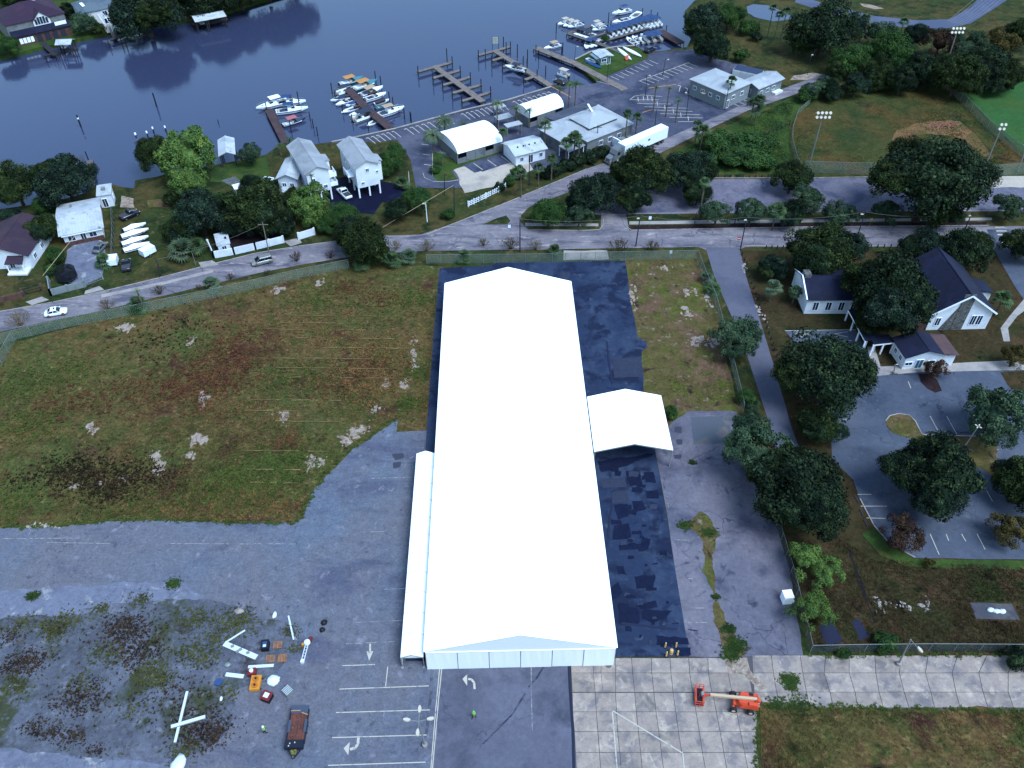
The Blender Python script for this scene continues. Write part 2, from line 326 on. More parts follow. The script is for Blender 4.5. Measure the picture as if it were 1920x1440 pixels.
sheet('lane', [(1323,464),(1386,464),(1398,515),(1425,600),(1452,690),(1484,800),(1520,900),(1470,900),(1441,790),(1405,680),(1375,600),(1340,520)], .026, PATHM, amp=.06)
sheet('street', [(1850,430),(1900,430),(1930,470),(1990,560),(1960,620),(1905,540),(1870,480)], .028, CHURCHLOT)
lot_n = sheet('roadside_parking_lot', [(1070,395),(1130,360),(1210,338),(1330,336),(1500,335),(1640,333),(1990,346),(1990,396),(1500,398),(1180,402),(1172,404),(1128,404)], .018, M('roadside_lot', C(112,122,164), [(C(132,140,180), .06, .44, .6), (C(92,104,148), .14, .5, .64)], rough=.92, spec=.08, fine=.12, mid=.2, mscale=1.2, crack=(.12,.015,CRK)), amp=.1)
sheet('sandy_verge', [(1842,330),(1990,330),(1990,350),(1850,352)], .024, SHELL, amp=.3)
lot_c = sheet('church_parking_lot', [(1600,706),(1720,698),(1920,692),(1990,692),(1990,1050),(1716,1046),(1668,1020),(1638,985),(1612,935),(1600,900),(1560,860),(1555,770)], .024, CHURCHLOT, amp=.08)
# ---- marina ground
mar = sheet('marina_parking_lot', [(622,268),(680,256),(740,243),(870,208),(952,189),(1034,164),(1048,159),(1092,159),(1118,156),(1133,145),(1214,110),(1215,100),(1262,95),(1300,92),(1350,112),(1398,122),(1420,150),(1420,184),(1330,224),(1290,242),(1230,268),(1165,298),(1135,285),(1085,300),(1010,318),(960,330),(905,350),(868,352),(780,352),(770,300),(745,262),(700,266)], .014, MARLOT, amp=.1)
sheet('fresh_driveway', [(618,335),(665,330),(745,345),(760,360),(770,372),(715,380),(700,402),(620,395),(610,365)], .020, FRESH, amp=.2)
sheet('marina_lawn', [(1078,112),(1108,98),(1150,90),(1196,90),(1216,108),(1132,143),(1118,152)], .020, LAWN, amp=.12)
sheet('shell_lot', [(850,318),(870,312),(905,322),(985,292),(1000,318),(930,350),(870,362),(862,345),(860,335)], .024, SHELL, amp=.35)
sheet('lawn_island', [(811,283),(855,300),(905,290),(935,282),(940,287),(872,308),(848,320),(858,336),(822,341),(811,330)], .026, LAWN, amp=.1)
# ---- far right park
sheet('ball_field', [(1488,290),(1480,260),(1488,225),(1500,208),(1540,188),(1650,165),(1755,152),(1790,170),(1830,205),(1875,250),(1925,300),(1880,330),(1500,325)], .010, M('ballfield_weeds', C(74,86,58), [(C(92,84,60), .05, .45, .6), (C(58,78,54), .08, .5, .62), (C(60,56,58), .2, .6, .72)], rough=.96, spec=.03, fine=.25, mid=.4, mscale=1.3), amp=.3)
sheet('mown_lawn', [(1782,160),(1990,150),(1990,300),(1930,300),(1880,250),(1830,200)], .014, BRIGHT, amp=.2)
sheet('grass_slope', [(1255,290),(1310,262),(1410,213),(1490,180),(1505,200),(1482,235),(1478,270),(1490,325),(1215,330)], .008, LAWN, amp=.3)
sheet('infield_diamond', [(1672,262),(1680,245),(1715,232),(1760,226),(1800,228),(1825,248),(1850,278),(1862,296),(1850,298),(1818,270),(1790,256),(1740,250),(1712,255),(1716,270),(1682,275)], .018, CLAY, amp=.4, step=1)
sheet('infield_clay', [(1738,228),(1785,226),(1800,234),(1780,242),(1742,241)], .022, M('red_clay', C(146,104,92), [(C(126,100,84), .5, .5, .6)], rough=.95, fine=.2), amp=.3, step=1)
sheet('running_track', [(1500,-12),(1530,2),(1575,14),(1640,30),(1720,38),(1780,36),(1820,14),(1840,-8),(1900,-8),(1870,12),(1820,44),(1770,54),(1680,50),(1600,40),(1540,20),(1490,4)], .018, M('track_rubber', C(78,96,146), [(C(92,110,158), .06, .45, .6)], rough=.85, fine=.1))
sheet('pond', [(1400,12),(1412,8),(1440,10),(1485,28),(1483,36),(1450,40),(1415,32),(1402,24)], .012, water_mat(), amp=.1)
for q in ([(1612,6),(1635,9),(1658,16),(1640,17),(1618,12)],): sheet('sandy_patch', q, .02, SAND, amp=.3)
sheet('dirt_track', [(1545,140),(1530,150),(1480,150),(1490,142),(1525,136)], .016, SAND, amp=.4)

# ---- concrete apron: every slab is its own piece
apron = sheet('concrete_apron', [(1070,1238),(1290,1233),(1510,1228),(1620,1231),(1780,1238),(1960,1250),(1990,1332),(1700,1330),(1420,1320),(1420,1600),(1085,1600)], .016, JOINT)
def lerp2(a, b, t): return (a[0]+(b[0]-a[0])*t, a[1]+(b[1]-a[1])*t)
def slab_grid(rows, seed):
    rnd = random.Random(seed)
    for r in range(len(rows)-1):
        (v0, xs0), (v1, xs1) = rows[r], rows[r+1]
        for k in range(min(len(xs0), len(xs1))-1):
            q = [P(xs0[k], v0+rnd.uniform(-.3,.3)), P(xs0[k+1], v0), P(xs1[k+1], v1), P(xs1[k], v1)]
            c = sum(q, Vector())/4; g = .035
            pts = [p+(c-p).normalized()*g*1.4 for p in q]
            mb = MB(); zt = .045+rnd.uniform(0,.012)
            mb.slab([(p.x-c.x, p.y-c.y, zt) for p in pts], .03)
            link('slab', mb.mesh('slab', CONC), apron, loc=(c.x, c.y, 0))
X0 = [1070,1112,1154,1185,1221,1257,1291,1327,1363,1400,1436,1475,1510]
X1 = [1072,1114,1150,1186,1222,1258,1296,1330,1367,1405,1445,1482,1515]
X2 = [1073,1116,1152,1188,1226,1263,1300,1336,1374,1412,1450,1490]
def xs(base, f, n): return [1070+(b-1070)*f for b in base][:n]
slab_grid([(1234,[1070,1113,1127,1154,1184,1221,1256,1291,1327,1362,1400]),(1262,[1071,1113,1127,1154,1186,1222,1258,1293,1328,1365,1404]),(1298,[1073,1116,1130,1154,1190,1226,1262,1299,1334,1372,1410])], 1)
slab_grid([(1299,[1073,1116,1154,1190,1226,1262,1299,1336,1374,1412]),(1335,[1074,1118,1156,1193,1230,1267,1305,1343,1381,1420]),(1372,[1077,1121,1158,1197,1235,1272,1311,1350,1388,1418]),(1411,[1079,1124,1162,1201,1240,1278,1317,1357,1396,1420]),(1450,[1081,1127,1165,1205,1245,1284,1324,1364,1404,1424]),(1492,[1083,1130,1169,1210,1251,1290,1331,1372,1412,1430])], 2)
slab_grid([(1229,[1410,1446,1500,1548,1592,1640,1690,1740,1795,1850,1905,1970]),(1262,[1412,1450,1505,1545,1592,1642,1686,1735,1785,1835,1890,1945]),(1298,[1414,1456,1512,1556,1603,1648,1695,1745,1792,1843,1890,1960]),(1327,[1420,1462,1518,1562,1608,1656,1704,1752,1800,1852,1900,1975])], 3)
# ---- painted markings
MK = .052
for q in ([(630,1292),(700,1287)],): pass
def lines(lst, w, m, parent, z=MK, name='stall_line'):
    for q in lst: stripe(q, w, z, m, parent, name)
lines([[(642,1248),(703,1246)],[(727,1250),(723,1287)],[(636,1292),(804,1286)],[(630,1336),(806,1331)],[(623,1383),(800,1378)],[(615,1435),(798,1429)]], .13, PAINT, asph)
lines([[(648,1207),(740,1203)],[(665,1167),(758,1163)],[(720,1105),(768,1103)],[(697,897),(790,894)],[(680,998),(722,996)],[(312,1019),(478,1020)],[(88,1017),(206,1019)],[(478,1019),(555,1020)],[(540,1167),(556,1200)],[(996,1250),(996,1290)],[(996,1293),(998,1370)],[(5,1010),(136,1009)],[(58,993),(50,1012)]], .12, FADED, asph)
lines([[(829,1246),(822,1314),(811,1440),(806,1520)],[(825,1246),(817,1330),(808,1440),(802,1520)]], .12, PAINT, asph, name='lane_line')
lines([[(1148,1332),(1157,1440),(1160,1480)],[(1148,1332),(1280,1412),(1286,1470)]], .16, PAINT, apron, z=.075, name='lane_line')
lines([[(1290,1085),(1306,1085)],[(1296,1140),(1320,1140)],[(1290,1167),(1325,1167)],[(1261,1012),(1292,1013)],[(1247,943),(1252,943),(1253,952)]], .12, FADED, lot_r)
def arrow(pts_tail, head, w, parent, m=PAINT):
    mb = stripe_mesh([P(u, v, MK) for u, v in pts_tail], w); mb.add([P(u, v, MK) for u, v in head], [(0,1,2)])
    o = link('lane_arrow', mb.mesh('lane_arrow', m, fix=False), parent)
arrow([(694,1207),(694,1221)], [(687,1221),(700,1221),(692,1239)], .26, asph)
arrow([(890,1292),(889,1280),(884,1274),(878,1273)], [(867,1273),(876,1264),(876,1286)], .30, asph)
arrow([(672,1383),(671,1395),(666,1402),(656,1405)], [(644,1403),(656,1391),(653,1416)], .34, asph)
# church lot stalls and wheel stops
lines([[(1744,780),(1761,812)],[(1775,780),(1794,814)],[(1608,927),(1634,927)],[(1614,949),(1663,949)],[(1625,971),(1660,972)],[(1744,1001),(1761,1040)],[(1774,1001),(1779,1014)],[(1803,1001),(1811,1015)],[(1832,1001),(1847,1030)],[(1840,843),(1872,843)],[(1850,920),(1861,940)],[(1568,768),(1585,768)],[(1580,786),(1594,786)],[(1703,715),(1708,728)],[(1732,815),(1830,817)]], .12, PAINT, lot_c, z=.05)
STOPM = M('grey_wheel_stop', C(60,74,110), rough=.9)
for i, (a, b) in enumerate([((1736,811),(1753,811)),((1768,811),(1784,811)),((1800,811),(1816,811)),((1602,930),(1610,944)),((1612,954),(1618,967)),((1620,975),(1626,988)),((1722,827),(1728,836)),((1854,848),(1862,860)),((1628,702),(1640,702)),((1668,702),(1683,702)),((1696,702),(1712,702)),((1840,903),(1862,903))]):
    A, B = P(*a), P(*b); t = MB(); L = (B-A).length
    t.loft([[(x,-.09,0),(x,-.06,.14),(x,.06,.14),(x,.09,0)] for x in (0, L)])
    tag(link('wheel_stop', t.mesh('wheel_stop', STOPM), None, loc=(A.x, A.y, .028), rz=yaw_of(A, B)), 'low grey wheel stop '+['left under the upper island row','middle under the upper island row','right under the upper island row','uppermost on the left edge of the church lot','middle on the left edge of the church lot','lowest on the left edge of the church lot','at the left tip of the lawn island','at the right edge stalls of the church lot','left of three by the annex walk','middle of three by the annex walk','right of three by the annex walk','at the dark oak on the right edge'][i], 'wheel stop', 'wheel stops in the church lot')
# lawn islands of the church lot
KERBED = [([(1660,790),(1668,780),(1685,776),(1705,779),(1716,790),(1728,814),(1735,816),(1870,820),(1870,900),(1850,885),(1840,878),(1800,880),(1760,860),(1732,838),(1728,824),(1700,820),(1675,812),(1664,802)], WEED2), ([(1722,702),(1740,700),(1757,712),(1766,732),(1754,736),(1738,728),(1726,716)], MULCH), ([(1876,698),(1990,690),(1990,740),(1905,738),(1890,722)], DKWEED), ([(1615,1000),(1640,990),(1668,1022),(1716,1048),(1990,1052),(1990,1070),(1700,1062),(1650,1040)], LAWN)]
for q, m in KERBED:
    pts = [P(u, v, .06) for u, v in q]
    sheet('kerbed_island', q, .06, m, amp=.06, skirt=.05)
# sealcoat patches on the black pad (stains with their own outline); the second-last paints the canopy's shadow
for q in ([(1150,945),(1178,945),(1180,968),(1158,975)],[(1152,985),(1180,980),(1182,1008),(1148,1012)],[(1185,940),(1205,938),(1212,955),(1188,962)],[(1210,920),(1234,918),(1236,935),(1212,935)],[(1175,885),(1200,885),(1205,908),(1180,912)],[(1207,885),(1225,885),(1230,905),(1210,905)],[(1160,1022),(1200,1020),(1202,1028),(1162,1032)],[(1205,1010),(1218,1010),(1215,1030),(1198,1034)],[(1152,1058),(1172,1060),(1176,1080),(1156,1078)],[(1190,1080),(1228,1078),(1224,1100),(1194,1104)],[(1196,1130),(1230,1126),(1234,1140),(1200,1142)],[(1160,1133),(1178,1133),(1180,1166),(1162,1168)],[(1206,1142),(1262,1144),(1250,1160),(1222,1170),(1205,1160)],[(1180,1140),(1196,1140),(1197,1168),(1182,1168)],[(1230,1190),(1275,1195),(1290,1196),(1292,1208),(1232,1210)],[(1262,1212),(1294,1214),(1296,1229),(1272,1229)],[(1120,865),(1150,860),(1228,850),(1180,872),(1128,885)],[(1145,1105),(1160,1090),(1166,1110),(1150,1124)]):
    _zz = globals().get('_zz', .036)+.0015; sheet('sealcoat_shade_patch', q, _zz, SEAL_SHADE, parent=pad, amp=.24, step=.4)
for q in ([(1148,672),(1202,668),(1206,705),(1152,708)],[(1124,898),(1172,896),(1176,914),(1130,916)],[(1145,922),(1176,920),(1178,940),(1148,944)],[(1050,512),(1068,510),(1066,524),(1056,528)]):
    _zz += .0015; sheet('sealcoat_shade_patch', q, _zz, SEAL2, parent=pad, amp=.2, step=.4)
_pr = random.Random(12)
for k in range(46):
    v = _pr.uniform(876,1215); f = (v-850)/380; ul, ur = 1122+f*34, 1230+f*62; u = _pr.uniform(ul+8, ur-14); w, h_ = _pr.uniform(5,20), _pr.uniform(3,9)
    _zz += .0006; sheet('sealcoat_shade_patch', [(u-w/2,v-h_/2),(u,v-h_*.6),(u+w/2,v-h_/2+_pr.uniform(-2,2)),(u+w/2+_pr.uniform(-3,3),v+h_/2),(u+_pr.uniform(-4,4),v+h_*.4),(u-w/2,v+h_/2)], _zz, SEAL_SHADE if _pr.random() < .7 else SEAL2, parent=pad, amp=.22, step=.35, seed=k)
CRACK = M('tar_line', C(22,34,80), rough=.7)
lines([[(1138,640),(1142,680),(1148,720)],[(1148,945),(1143,975),(1140,1005)],[(1165,1168),(1200,1172),(1270,1180)]], .3, CRACK, pad, z=.11, name='tar_line')
lines([[(1022,1245),(1006,1272),(991,1288)],[(985,1300),(960,1340),(928,1372),(905,1395)],[(1290,1180),(1308,1183)]], .24, M('old_tar_line', C(54,64,100), [(C(90,102,138), .8, .45, .6)], rough=.85, spec=.1), asph, z=.03, name='tar_line')
lines([[(1066,1238),(1069,1300),(1074,1370),(1076,1450)]], .35, CRACK, asph, z=.03, name='tar_line')
lines([[(810,1250),(808,1300),(800,1370),(790,1400)]], .4, M('crack_line', C(74,86,120), [(C(104,118,156), .8, .42, .58)], rough=.9), asph, z=.03, name='crack')
# manholes, drains
for (u, v, m) in ((1141,1247,CRACK),):
    mb = MB(); c = P(u, v, 0); mb.lathe([(.45,.055),(.45,.075),(.33,.075),(.30,.066)], n=16)
    tag(link('manhole_cover', mb.mesh('manhole_cover', M('cast_iron', C(110,118,140), rough=.6, metal=.4)), None, loc=(c.x, c.y, 0)), 'round iron manhole cover in the concrete slab before the tent corner', 'manhole cover')
def blobs(name, q, m, parent, rnd, z0, dens=2.2, r0=.18, r1=.75):
    """an irregular bare patch: many small flat mounds scattered in and around the outline"""
    pts = [P(u, v) for u, v in q]; c = sum(pts, Vector())/len(pts); xs_ = [p.x for p in pts]; ys_ = [p.y for p in pts]; mb = MB()
    ar = abs(sum(pts[i].x*pts[(i+1) % len(pts)].y-pts[(i+1) % len(pts)].x*pts[i].y for i in range(len(pts))))/2; n = int(min(150, 14+ar*dens*1.6))
    for k in range(n):
        w = [rnd.random()**1.5 for _ in pts]; s = sum(w); p = sum((a*b for a, b in zip(pts, w)), Vector())/s
        p = p+(p-c)*rnd.uniform(0,.9)+Vector((rnd.gauss(0,.3), rnd.gauss(0,.2), 0)); r = rnd.uniform(r0, r1)*(1.0 if k < n*.30 else .36); e = rnd.uniform(.5,1.3); m0 = rnd.randint(6,9)
        ring = [(p.x+r*rnd.uniform(.6,1.2)*math.cos(6.283*i/m0)*e, p.y+r*rnd.uniform(.6,1.2)*math.sin(6.283*i/m0)/e, .012) for i in range(m0)]
        mb.add(ring+[(p.x, p.y, z0+rnd.uniform(0,.05))], [(i, (i+1) % m0, m0) for i in range(m0)])
    return link(name, mb.mesh(name, m, fix=False), parent)
# bare sand and pale rubble in the weed fields
rnd = random.Random(5)
SANDQ = ([(346,825),(360,812),(378,812),(392,822),(404,830),(386,834),(360,833)],[(276,888),(290,868),(300,858),(318,868),(312,882),(290,890)],[(348,856),(356,850),(368,854),(360,862)],[(374,742),(380,738),(384,752),(376,758)],[(152,797),(170,803),(188,804),(172,812),(158,808)],[(132,908),(146,910),(142,914)],[(188,900),(200,898),(196,908),(190,909)],[(226,893),(236,892),(236,902),(228,900)],[(284,852),(300,845),(302,858),(292,864)],[(638,810),(660,790),(705,788),(708,800),(672,808),(660,832),(640,842),(634,828)],[(572,858),(584,850),(588,868),(576,886)],[(592,870),(606,854),(610,866),(602,876)],[(716,716),(726,712),(728,722),(720,728)],[(755,716),(768,714),(766,728),(758,734)],[(206,612),(250,604),(268,610),(240,618),(214,625)],[(352,634),(366,630),(362,644)],[(505,545),(530,536),(542,542),(520,552)],[(592,535),(606,525),(602,534)],[(696,768),(712,762),(714,770)],[(516,780),(536,776),(534,796)],[(1276,548),(1300,540),(1300,556)],[(1282,580),(1296,576),(1300,592),(1284,596)],[(1288,638),(1320,632),(1332,640),(1300,648)],[(1182,540),(1190,545),(1190,580),(1184,570)],[(1225,500),(1252,500),(1245,505)],[(770,650),(778,640),(780,690),(772,700)])
for q in SANDQ:
    blobs('sand_patch', q, SAND, weed_field if q[0][0] < 900 else weed_strip, rnd, .045)
sheet('bare_sand', [(1360,1236),(1400,1233),(1406,1256),(1440,1290),(1424,1296),(1396,1266),(1366,1262)], .062, SAND, parent=apron, amp=.2, step=.5)
for q in ([(1268,985),(1300,975),(1312,960),(1322,965),(1345,1000),(1340,1030),(1335,1060),(1342,1100),(1352,1140),(1360,1170),(1385,1200),(1398,1228),(1362,1230),(1355,1200),(1342,1165),(1336,1120),(1324,1080),(1318,1020),(1298,992),(1276,994)],):
    sheet('weed_patch', q, .03, WEED2, amp=.5, step=.35)
for q in ([(735,852),(756,850),(758,858),(742,862)],[(737,868),(752,866),(750,876),(738,878)],[(1266,800),(1278,800),(1278,812),(1266,810)],[(1268,824),(1280,824),(1280,834),(1270,834)],[(1262,852),(1278,852),(1276,860),(1264,860)]):
    sheet('dark_stain', q, .026, M('oil_stain', C(62,72,104), rough=.8), parent=asph if q[0][0] < 1000 else lot_r, amp=.2, step=.4)
# mower lines in the weed field
MOW = M('dry_straw_line', C(140,128,96), [(C(104,98,68), .3, .45, .6)], rough=.95, fine=.3)
for v0, u0, u1 in ((592,520,720),(605,505,690),(618,500,740),(634,530,740),(652,560,770),(672,470,760),(690,520,730),(708,540,760),(750,470,640),(770,440,600),(790,500,640),(845,460,610),(880,430,580),(905,470,580)):
    for k in range(9):
        if random.random() < .3: continue
        ua = u0+(u1-u0)*k/9; stripe([(ua+(u1-u0)/9*j/3, v0+random.uniform(-.5,.5)+(k-4)*.25) for j in range(4)], random.uniform(.10,.28), .17, MOW, weed_field, 'mower_line')

sheet('dark_asphalt_bay', [(831,1244),(1068,1238),(1074,1340),(1078,1440),(1086,1620),(800,1620),(814,1440)], .0235, M('bay_asphalt', C(98,110,148), [(C(110,124,166), .06, .44, .6), (C(82,94,130), .12, .5, .64)], rough=.92, spec=.08, fine=.12, mid=.16, crack=(.1,.008,CRK,.5)), amp=.1)
sheet('junction_grass', [(905,421),(930,410),(948,404),(957,414),(952,420)], .03, GRASS, amp=.15)
# ================================================================ TENTS
PVC = M('white_pvc', (.95,.95,.95), rough=.55, spec=.35, fine=0)
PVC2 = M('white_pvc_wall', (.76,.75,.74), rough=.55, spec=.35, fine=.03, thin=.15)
ALU = M('aluminium_frame', (.36,.34,.32), rough=.45, metal=.6, fine=.05)
SEAMM = M('keder_seam', (.50,.49,.47), rough=.6, fine=0)
def build_big_tent():
    EV, RG = 4.0, 7.65
    nl, nr = P(797,1222,EV), P(1155,1214,EV); fl, fr = P(845,534,EV), P(1078,524,EV)
    rz = yaw_of(nl, nr); o = (nl+nr)/2; o.z = 0
    W = 25.0; L = ((fl+fr)/2-(nl+nr)/2).length
    t = thing('event_tent', 'huge long white clear-span event tent on the black asphalt pad', 'tent', o, rz)
    n = 16; b = L/n
    for k in range(n):
        y0, y1 = k*b+.03, (k+1)*b-.03
        for s in (-1, 1):
            MB().slab([(s*(W/2+.25), y0, EV-.07), (s*(W/2+.25), y1, EV-.07), (0, y1, RG), (0, y0, RG)], .05).build('roof_panel', PVC, t)
            MB().bx(s*W/2-.03, s*W/2+.03, y0, y1, .05, EV-.12).build('wall_panel', PVC2, t)
    for k in range(n+1):
        y = min(max(k*b, .0), L); m = MB()
        m.bar((-W/2-.2, y, EV-.02), (0, y, RG+.03), .06, .05); m.bar((W/2+.2, y, EV-.02), (0, y, RG+.03), .06, .05)
        m.build('seam', SEAMM if k == 15 else PVC, t)
        if k == 9: MB().bar((-W/2-.2, y+.1, EV+.01), (-W*.12, y+.1, RG-.82), .06, .05).build('seam', SEAMM, t)
        for s in (-1, 1): MB().bx(s*(W/2-.25), s*(W/2-.05), y-.08, y+.08, 0, EV-.15).build('leg', ALU, t)
    for y, s in ((0,-1), (L, 1)):
        yy = y+s*.05
        MB().add([(-W/2, yy, EV-.05), (W/2, yy, EV-.05), (0, yy, RG-.06)], [(0,1,2)]).add([(-W/2, yy-.03*s, EV-.05), (W/2, yy-.03*s, EV-.05), (0, yy-.03*s, RG-.06)], [(0,1,2)]).build('gable', PVC2, t)
        for k in range(6):
            x0 = -W/2+k*W/6+.05; x1 = x0+W/6-.1
            rg = []
            for j in range(9):
                x = x0+(x1-x0)*j/8; d = .06*math.sin(j*2.2+k)
                rg.append((x, d))
            m = MB()
            for (xa, da), (xb, db) in zip(rg[:-1], rg[1:]):
                m.add([(xa, yy+s*.02+da*.3, EV-.08), (xb, yy+s*.02+db*.3, EV-.08), (xb, yy+s*(.35+.05*math.sin(k*3.)), .04), (xa, yy+s*(.35+.05*math.sin(k*3.)), .04)], [(0,1,2,3)])
            m.build('wall_panel', PVC2, t)
        for k in range(7):
            x = -W/2+k*W/6
            MB().bar((x, yy+s*.03, EV-.1), (x, yy+s*.30, .0), .05, .06).build('post', ALU, t)
        MB().bar((-W/2, yy+s*.05, EV-.05), (W/2, yy+s*.05, EV-.05), .08, .06).build('beam', PVC, t)
    return t, o, rz, L, W
tent, T0, TRZ, TL, TW = build_big_tent()
def tent_local(p):
    d = Vector((p[0], p[1], 0))-Vector((T0.x, T0.y, 0)); c, s = math.cos(-TRZ), math.sin(-TRZ)
    return Vector((d.x*c-d.y*s, d.x*s+d.y*c, 0))
# covered walkway along the left side: small gable bays
def build_walkway():
    a, b = tent_local(P(757,1233,2.6)), tent_local(P(792,850,2.6))
    x1 = -TW/2-.35; x0 = x1-3.0; y0, y1 = a.y, b.y; n = 11
    t = thing('covered_walkway', 'narrow white gabled walkway marquee along the left side of the big tent', 'walkway', T0, TRZ)
    d = (y1-y0)/n; E, G = 2.6, 3.25; xm = (x0+x1)/2
    for k in range(n):
        ya, yb = y0+k*d+.03, y0+(k+1)*d-.03; ym = (ya+yb)/2
        # each bay: gable ridge runs along the walk with a slightly raised frame at each seam
        for s, xe in ((-1, x0), (1, x1)):
            MB().slab([(xe, ya, E), (xm, ya, G), (xm, ym, G-.07), (xm, yb, G), (xe, yb, E), (xe, ym, E-.03)], .03).build('roof_panel', PVC, t)
        MB().bar((x0,ya-.03,E+.02),(xm,ya-.03,G+.03),.06,.05).bar((x1,ya-.03,E+.02),(xm,ya-.03,G+.03),.06,.05).build('roof_frame', SEAMM, t)
        for xe in (x0+.05, x1-.05): MB().bx(xe-.04, xe+.04, ya-.04, ya+.04, 0, E-.05).build('leg', ALU, t)
        MB().bx(x0-.02, x0+.02, ya, yb, .05, E-.04).build('wall_panel', PVC2, t)
    m = MB(); m.bar((x0,y0-.05,E),(xm,y0-.05,G),.08).bar((x1,y0-.05,E),(xm,y0-.05,G),.08).bar((x0,y0-.05,E),(x1,y0-.05,E),.08); m.build('end_frame', ALU, t)
    MB().add([(x0,y0-.03,E),(x1,y0-.03,E),(xm,y0-.03,G)], [(0,1,2)]).build('gable', PVC2, t)
    for xe in (x0+.05, x1-.05):
        MB().box((xe, y0-.03, .03), (.3,.3,.06)).build('foot_plate', ALU, t)
build_walkway()
def build_canopy():
    E, G = 4.0, 5.7
    nr, fr, nl = tent_local(P(1262,844,E)), tent_local(P(1242,742,E)), None
    x0 = TW/2+.45; x1 = nr.x; y0, y1 = nr.y, fr.y; xm = (x0+x1)/2; n = 3; d = (y1-y0)/n
    t = thing('entrance_canopy', 'open-sided white gabled canopy tent joined to the right side of the big tent', 'canopy tent', T0, TRZ)
    for k in range(n):
        ya, yb = y0+k*d+.03, y0+(k+1)*d-.03
        for xe in (x0, x1):
            MB().slab([(xe, ya, E), (xe, yb, E), (xm, yb, G), (xm, ya, G)], .05).build('roof_panel', PVC, t)
    for k in range(n+1):
        y = y0+k*d
        MB().bar((x0,y,E+.02),(xm,y,G+.03),.08,.05).bar((x1,y,E+.02),(xm,y,G+.03),.08,.05).build('seam', SEAMM if 0 < k < n else PVC, t)
        MB().bar((x0,y,E-.15),(xm,y,G-.15),.12,.16).bar((x1,y,E-.15),(xm,y,G-.15),.12,.16).build('rafter', ALU, t)
        for xe in (x0+.1, x1-.1): MB().bx(xe-.08, xe+.08, y-.08, y+.08, 0, E-.06).build('leg', ALU, t)
    for xe in (x0, x1): MB().bar((xe,y0,E-.12),(xe,y1,E-.12),.1,.14).build('eave_beam', ALU, t)
build_canopy()
# ================================================================ PLANTS
def np_mesh(name, verts, faces4=None, faces3=None, mat=None):
    me = bpy.data.meshes.new(name); n4 = 0 if faces4 is None else len(faces4); n3 = 0 if faces3 is None else len(faces3)
    me.vertices.add(len(verts)); me.vertices.foreach_set('co', np.asarray(verts, np.float32).ravel())
    idx = []
    if n4: idx.append(np.asarray(faces4, np.int32).ravel())
    if n3: idx.append(np.asarray(faces3, np.int32).ravel())
    idx = np.concatenate(idx); me.loops.add(len(idx)); me.loops.foreach_set('vertex_index', idx)
    me.polygons.add(n4+n3)
    st = np.concatenate([np.arange(n4)*4, n4*4+np.arange(n3)*3]).astype(np.int32)
    me.polygons.foreach_set('loop_start', st)
    if mat: me.materials.append(mat)
    me.update(calc_edges=True); return me
def leafm(name, c, c2, c3):
    return M(name, c, [(c2, .3, .42, .60), (c3, .7, .52, .66)], rough=.8, spec=.05, fine=.3, rnd=.2)
L_OAK = leafm('oak_leaves', C(38,62,52), C(20,36,34), C(76,104,80)); L_OAK2 = leafm('olive_oak_leaves', C(48,72,48), C(26,42,32), C(86,112,74)); L_OAK3 = leafm('blue_oak_leaves', C(40,66,62), C(22,38,42), C(74,104,92))  # pale third colours paint sunlit crown tops as random flecks
L_PALE = leafm('pale_oak_leaves', C(66,98,86), C(46,76,70), C(96,126,106))
L_GREEN = leafm('green_leaves', C(62,102,62), C(42,78,54), C(86,126,72))
L_BRIGHT = leafm('bright_leaves', C(98,140,84), C(72,114,74), C(124,160,92))
L_BROWN = leafm('brown_leaves', C(78,66,64), C(54,50,56), C(98,84,72))
L_GOLD = leafm('yellowing_leaves', C(86,86,56), C(62,68,50), C(108,102,66))
L_PALM = leafm('palm_fronds', C(80,116,88), C(56,90,74), C(108,138,104))
L_PALM2 = leafm('silvery_palm_fronds', C(96,126,112), C(70,102,94), C(122,148,128))
L_TAN = leafm('dry_twigs', C(120,118,108), C(96,100,96), C(140,132,112))
BARK = M('bark', C(84,84,92), [(C(60,60,70), 1.5, .48, .62)], rough=.95, spec=.1, fine=.25)
PBARK = M('palm_bark', C(120,120,124), [(C(84,86,96), 2, .48, .62)], rough=.95, spec=.1, fine=.2)
